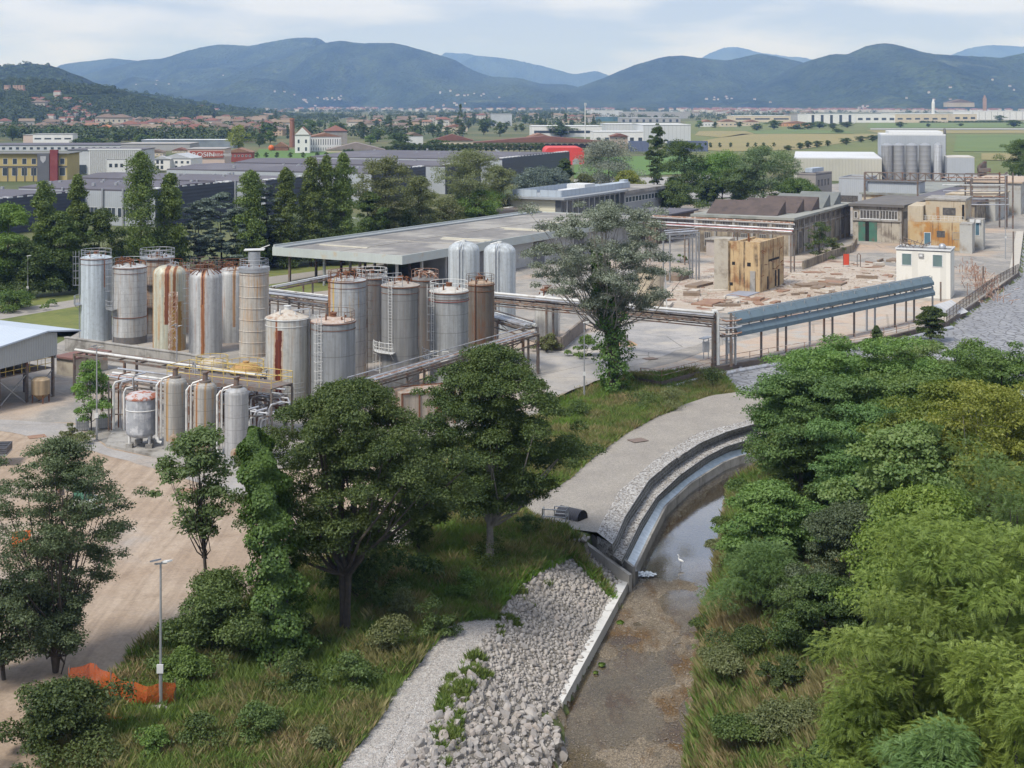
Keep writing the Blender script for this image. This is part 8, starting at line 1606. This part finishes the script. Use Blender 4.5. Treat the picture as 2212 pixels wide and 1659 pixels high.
LEFT = [(60, 1790), (150, 1500), (235, 1475), (300, 1400), (390, 1345), (500, 1330), (640, 1225), (900, 1190), (960, 1080), (905, 1004), (1000, 960), (1165, 905), (1185, 868), (1290, 820), (1330, 812), (1360, 812), (1560, 800), (1600, 845), (1537, 858), (1480, 877), (1415, 902), (1347, 939), (1286, 983), (1225, 1038), (1170, 1070), (1117, 1092), (1170, 1130), (1215, 1137), (1340, 1225), (1236, 1179), (1193, 1202), (1123, 1253), (1085, 1300), (1070, 1335), (1000, 1340), (963, 1355), (924, 1401), (869, 1472), (807, 1569), (729, 1659), (690, 1790)]
grass('long_grass', 'long green grass covering the left bank', LEFT, 70000, .2, .55, GG, 51, thr=-.35, w=.02)
grass('olive_grass', 'olive weeds and seeding grass among the left bank green', LEFT, 60000, .3, .8, GO, 52, thr=-.09, w=.02)
grass('dry_grass', 'straw-coloured dry patches on the left bank', LEFT, 22000, .35, .8, GD, 53, thr=.05, w=.018, sc=.25)
grass('vivid_grass', 'vivid green grass beside the trough and the riprap', [(1010, 1150), (1215, 1140), (1335, 1225), (1236, 1182), (1150, 1240), (1060, 1330), (960, 1350), (930, 1290)], 9000, .2, .5, GV, 54, thr=-.15)
grass('vivid_grass', 'bright grass patch around the lamp left of the ivied poplar', [(1180, 890), (1215, 850), (1290, 822), (1320, 830), (1280, 880), (1215, 940)], 8000, .2, .6, GV, 55, thr=-.3)
grass('weed_tufts', 'green tufts growing through the riprap edge', [(935, 1590), (960, 1480), (1040, 1400), (1075, 1440), (1010, 1500), (990, 1620), (960, 1659)], 2300, .2, .5, GG, 56, z=-.3, thr=.01, sc=1.1)
grass('weed_tufts', 'grass tufts spreading over the upper riprap stones', [(1060, 1340), (1085, 1290), (1190, 1260), (1160, 1330), (1090, 1400)], 2200, .2, .45, GG, 57, z=-.6, thr=0.0, sc=.7)
grass('bank_grass', 'long grass on the near right bank', [(7.5, 50), (8.6, 68), (10.5, 77), (11.9, 86), (13.4, 92), (15.5, 101), (18.2, 115), (23, 121), (40, 120), (40, 50)], 65000, .3, .7, GG, 58, thr=-.35, w=.02, world=True)
grass('dry_grass', 'dry brownish grass on the near right slope', [(8, 50), (9, 68), (11, 77), (12.5, 87), (22, 87), (22, 50)], 34000, .35, .85, GD, 59, thr=-.02, w=.018, sc=.3, world=True)
grass('olive_grass', 'olive weeds along the right river edge', [(7.4, 50), (8.6, 68), (10.4, 77), (11.8, 86), (13.2, 92), (15.3, 101), (18, 115), (24, 121), (27, 105), (20, 80), (19, 50)], 44000, .3, .9, GO, 60, thr=-.12, w=.02, world=True)
for x, y, r_, lb in [(1340, 1347, .25, 'green cushion of weed in the stream by the wall'), (1300, 1438, .22, 'green weed cushion further down the stream'), (1287, 1455, .15, 'small green weed cushion in the stream')]:
    X, Y = G(x, y, BED); g = np.random.default_rng(int(x)); d = unit(g.normal(size=(420, 3))); d[:, 2] = abs(d[:, 2])*.5; c = leafquads(d*r_*(.6+.5*g.random((420, 1))), unit(d+.3), .09, g); o = npmesh('water_weed', c, np.arange(len(c)).reshape(-1, 4), GV, None, (X, Y, BED+.05)); tag(o, lb, 'plant')
def weeds(label, x, by, ty, w, Y, mat, n=2200, size=.13, z0=0, seed=None, name='weed_bush'):
    X = XT(x, Y); H = max(.4, ZT(ty, Y)-z0); return mk_tree(name, label, 'bush', (X, Y, z0), H, w*Y/FOC, 'bush', cb=.02, K=16, n=n, size=size, mat=mat, r=.03, seed=seed or next(S), cr=w*Y/FOC*.2)
for x, by, ty, w, mt, lb in [(1010, 1300, 1225, 70, L_BRT, 'bright green sapling before the bare pale trunk'), (870, 1350, 1270, 90, L_OLV, 'straw-olive weed bush right of the forked trunk'), (940, 1380, 1290, 80, MATS['leaf_shrub'], 'weed bush at the head of the gravel strip'), (840, 1420, 1330, 120, L_OLV, 'wide olive weed bush below the forked tree'), (760, 1500, 1410, 120, MATS['leaf_shrub'], 'green weed bush left of the gravel strip'), (640, 1500, 1400, 110, L_DARK, 'dark low bush under the ivy column'), (560, 1600, 1510, 120, MATS['leaf_shrub'], 'low bush in the tall grass at the bottom'), (430, 1620, 1540, 110, L_MID, 'low green bush below the orange netting'), (330, 1640, 1570, 90, L_BRT, 'low bright bush at the bottom left'), (690, 1640, 1570, 80, L_OLV, 'olive weed bush near the bottom of the gravel'), (1130, 1010, 940, 100, L_MID, 'bush between the big dark tree and the path'), (1165, 960, 905, 60, L_BRT, 'bright bush at the yard corner'), (1450, 880, 835, 90, L_OLV, 'olive bramble clump under the river pipes'), (1390, 880, 838, 80, MATS['leaf_shrub'], 'green bramble clump right of the ivied trunk'), (1250, 905, 862, 70, L_MID, 'low bush in the grass left of the poplar'), (1540, 835, 790, 60, L_DARK, 'dark brambles where the portal meets the wall'), (1140, 1160, 1110, 60, L_DARK, 'dark bush left of the outlet platform'), (1060, 1220, 1150, 100, L_MID, 'shaded bush below the big dense tree')]:
    X, Y = G(x, by, -.1); weeds(lb, x, by, ty, w, Y, mt, n=int(1200+w*22))
for x, ty, w, Y, mt, lb in [(1560, 1480, 110, 74, L_OLV, 'olive weeds at the foot of the right slope'), (1600, 1590, 140, 66, L_GR if 0 else L_MID, 'green weeds at the bottom of the right slope'), (1700, 1520, 150, 66, L_OLV, 'brownish weeds in the middle of the right slope'), (1780, 1600, 150, 61, L_MID, 'weed bush at the bottom edge of the right bank'), (1610, 1420, 120, 77, L_DARK, 'dark brambles under the feathery bush'), (1720, 1350, 140, 76, L_DARK, 'shaded brambles in the dark hollow'), (1540, 1250, 50, 93, L_OLV, 'brown overhanging weeds at the river edge'), (1560, 1180, 60, 98, L_MID, 'green weeds hanging at the pool edge'), (1600, 1100, 90, 106, L_MID, 'bush closing the bank behind the feathery tree'), (1660, 960, 120, 112, L_DARK, 'dark bank bush behind the pool'), (1780, 1000, 200, 100, L_DARK, 'deep dark bush in the right bank hollow'), (1900, 1080, 200, 88, L_DARK, 'dark filler bush under the lime-green trees')]:
    weeds(lb, x, 0, ty, w, Y, mt, n=int(1500+w*45), z0=.3 if Y < 100 else .6)
# ---------------------------------------------------------------- small things
ON = newmat('orange_net'); m, t, out = ON; v = coords(t); w1 = N(t, 'ShaderNodeTexWave'); w1.inputs['Scale'].default_value = 3
df = N(t, 'ShaderNodeBsdfDiffuse'); df.inputs[0].default_value = (.52, .12, .04, 1); tl = N(t, 'ShaderNodeBsdfTranslucent'); tl.inputs[0].default_value = (.5, .11, .04, 1); m1 = N(t, 'ShaderNodeMixShader'); m1.inputs[0].default_value = .35; t.links.new(df.outputs[0], m1.inputs[1]); t.links.new(tl.outputs[0], m1.inputs[2]); tp = N(t, 'ShaderNodeBsdfTransparent'); mx = N(t, 'ShaderNodeMixShader'); vo = N(t, 'ShaderNodeTexVoronoi'); vo.inputs['Scale'].default_value = 16; t.links.new(v, vo.inputs['Vector']); t.links.new(math_(t, 'MULTIPLY_ADD', math_(t, 'GREATER_THAN', vo.outputs['Distance'], .3), .55, .25), mx.inputs[0]); t.links.new(tp.outputs[0], mx.inputs[1]); t.links.new(m1.outputs[0], mx.inputs[2]); t.links.new(mx.outputs[0], out.inputs[0])
bs_ = [G(x, y) for x, y in [(150, 1500), (195, 1492), (218, 1507), (268, 1524), (318, 1535), (378, 1522)]]; hh = [1.3, 1.45, 1.5, 1.25, 1.25, 1.15]
P = resample([(x, y, z) for (x, y), z in zip(bs_, hh)], 40); o0 = P[0].copy(); T = thing('safety_netting', 'sagging orange safety netting strung past the lamp post foot', 'netting', (o0[0], o0[1], 0)); rows = []; g = np.random.default_rng(2)
for f in np.linspace(0, 1, 9): rows.append([(p[0]-o0[0]+.04*sin(i*.9+f*5)+.015*g.normal(), p[1]-o0[1]-.12*sin(f*pi)+.05*sin(i*.7+f*3), .05+p[2]*f-.10*abs(sin(i*.35))*f) for i, p in enumerate(P)])
MB().loft(rows).obj('net', ON[0], T)
for i in (0, 9, 17, 26, 39): MB().bar((P[i][0]-o0[0], P[i][1]-o0[1], 0), (P[i][0]-o0[0], P[i][1]-o0[1], P[i][2]+.15), .05).obj('stake', DSTEEL, T)
X, Y = G(248, 1562); b = MB(); b.loft([[(i*.18, .1*sin(i)+.0, .05+.1*abs(sin(i*1.3))) for i in range(9)], [(i*.18, .35+.1*sin(i+1), .12+.12*abs(sin(i*1.7))) for i in range(9)]]); o = b.obj('netting_scrap', ON[0], None, False, (X-.7, Y, .15), -.5); tag(o, 'crumpled scrap of orange netting lying in the grass', 'netting')
X, Y = G(346, 1534); o = bpy.data.objects.new('boulder', RM[2]); COL.objects.link(o); o.location = (X-.1, Y-.3, .15); o.scale = (1.3, .8, .5); tag(o, 'pinkish stone block at the foot of the tall lamp post', 'boulder')
# little egret
X, Y = G(1470, 1224, BED); T = thing('egret', 'white egret standing in the shallow pool', 'bird', (X, Y, BED), radians(160)); b = MB(); EW = M('feather_white', (.75, .75, .74), None, 3, .8)
b.tube([(-.24, 0, .36), (-.15, 0, .40), (0, 0, .45), (.10, 0, .50), (.15, 0, .58), (.11, 0, .68), (.13, 0, .78), (.19, 0, .82), (.24, 0, .81)], [.01, .06, .085, .06, .032, .022, .022, .034, .015], 8); b.obj('body', EW, T, True); b = MB(); b.tube([(.23, 0, .81), (.36, 0, .78)], [.014, .003], 5); b.obj('beak', FRD, T)
for y in (-.03, .03): MB().tube([(-.01, y, .38), (-.04, y, .2), (.0, y, 0), (.06, y, .0)], .009, 4).obj('leg', FRD, T)
# mini excavator
X, Y = G(188, 1112); T = thing('mini_excavator', 'small white excavator with green-glazed cab behind the left edge tree', 'excavator', (X, Y, .06), radians(155)); XW = M('excavator_white', (.65, .65, .63), (.5, .5, .48), 3, .5); RBR = M('rubber', (.03, .03, .03), None, 3, .9)
for s in (-.7, .7):
    b = MB(); b.prism_y([(-1.0, .12), (-.8, 0), (.8, 0), (1.0, .12), (1.05, .3), (.9, .48), (-.9, .48), (-1.05, .3)], s-.17, s+.17); b.obj('track', RBR, T)
MB().box(-.55, .55, -.5, .5, .3, .6).obj('undercarriage', DSTEEL, T); b = MB(); b.prism([(-1.0, -.6), (-.75, -.78), (.7, -.78), (.8, .78), (-.75, .78), (-1.0, .6)], .62, 1.2); b.obj('body', XW, T); MB().box(-1.02, -.9, -.4, .4, .8, 1.0).obj('red_stripe', M('stripe_red', (.5, .05, .04), None, 2, .5), T)
c_ = MB().box(-.45, .6, -.05, .75, 1.21, 2.35).obj('cab', M('cab_green_glass', (.06, .16, .11), (.08, .2, .14), 2, .15), T); b = MB()
for x in (-.45, .6):
    for y in (-.05, .75): b.bar((x, y, 1.2), (x, y, 2.4), .07)
b.box(-.5, .65, -.1, .8, 2.36, 2.44); b.obj('cab_frame', FRD, c_)
b = MB(); b.bar((.7, -.3, 1.0), (1.5, -.3, 2.5), .2); b.bar((1.5, -.3, 2.5), (2.5, -.3, 2.9), .18); b.obj('boom', XW, T); MB().bar((2.45, -.3, 2.95), (2.9, -.3, 1.6), .15).obj('stick', XW, T); MB().prism_y([(2.8, 1.6), (3.05, 1.5), (3.0, 1.1), (2.6, .95), (2.65, 1.3)], -.55, -.05).obj('bucket', DSTEEL, T); MB().box(1.1, 1.2, -.75, .75, .1, .45).obj('blade', DSTEEL, T)
X, Y = G(-12, 1004); T = thing('flatbed_truck', 'dark flatbed truck just entering the left edge of the photo', 'truck', (X, Y, .06), radians(8)); MB().box(-4, 1.2, -1.1, 1.1, .9, 1.05).obj('bed', M('truck_grey', (.3, .31, .33), None, 2, .5), T); b = MB(); b.box(-4, 1.2, -1.12, -1.05, 1.06, 1.6); b.box(-4, 1.2, 1.05, 1.12, 1.06, 1.6); b.box(1.13, 1.2, -1.04, 1.04, 1.06, 1.6); b.obj('sideboard', M('truck_dark', (.05, .055, .065), (.1, .1, .11), 2, .5, wave=('Z', .18)), T)
for x in (-3, -.2):
    for y in (-.95, .95): MB().tube([(x, y-.14, .5), (x, y+.14, .5)], .48, 16).obj('wheel', RBR, T)
X, Y = G(46, 1185); T = thing('orange_barrier', 'orange barrier panels glimpsed through the left edge tree', 'barrier', (X, Y, .06), .3)
for i in range(3): MB().bar((-.6, i*.25, .5), (.6, i*.25, .55), .06, .9).obj('panel', M('barrier_orange', (.7, .16, .04), None, 3, .6), T)
for x, y, lb in [(113, 960, 'square rusty drain cover nearest the yard edge'), (80, 945, 'second square drain cover in the yard road'), (405, 1062, 'rust-brown drain plate in the dirt yard'), (1378, 897+56, 'dark drain grate beside the gravel path'), (1405, 776, 'drain grate in the asphalt yard')]:
    X, Y = G(x, y); b = MB(); b.box(-.75, .75, -.6, .6, 0, .03); o = b.obj('drain_cover', M('drain', (.2, .15, .12), (.14, .11, .1), 4, .9) if x > 1000 else SLB[0], None, False, (X, Y, .082), .5); tag(o, lb, 'drain cover')
X, Y = G(1355, 745); o = MB().lathe([(1.3, 0), (.9, .25), (.4, .5), (.05, .58)], 14).obj('sand_heap', M('sand', (.45, .30, .18), (.4, .26, .16), 2, 1), None, True, (X, Y, .03)); tag(o, 'small heap of orange sand behind the ivied trunk', 'sand heap')
X, Y = G(1343, 748); o = MB().lathe([(.5, 0), (.5, 1.5), (.01, 1.5)], 12).obj('concrete_stub', CONC, None, True, (X+.3, Y, 0)); tag(o, 'round concrete stub behind the ivied trunk', 'bollard')
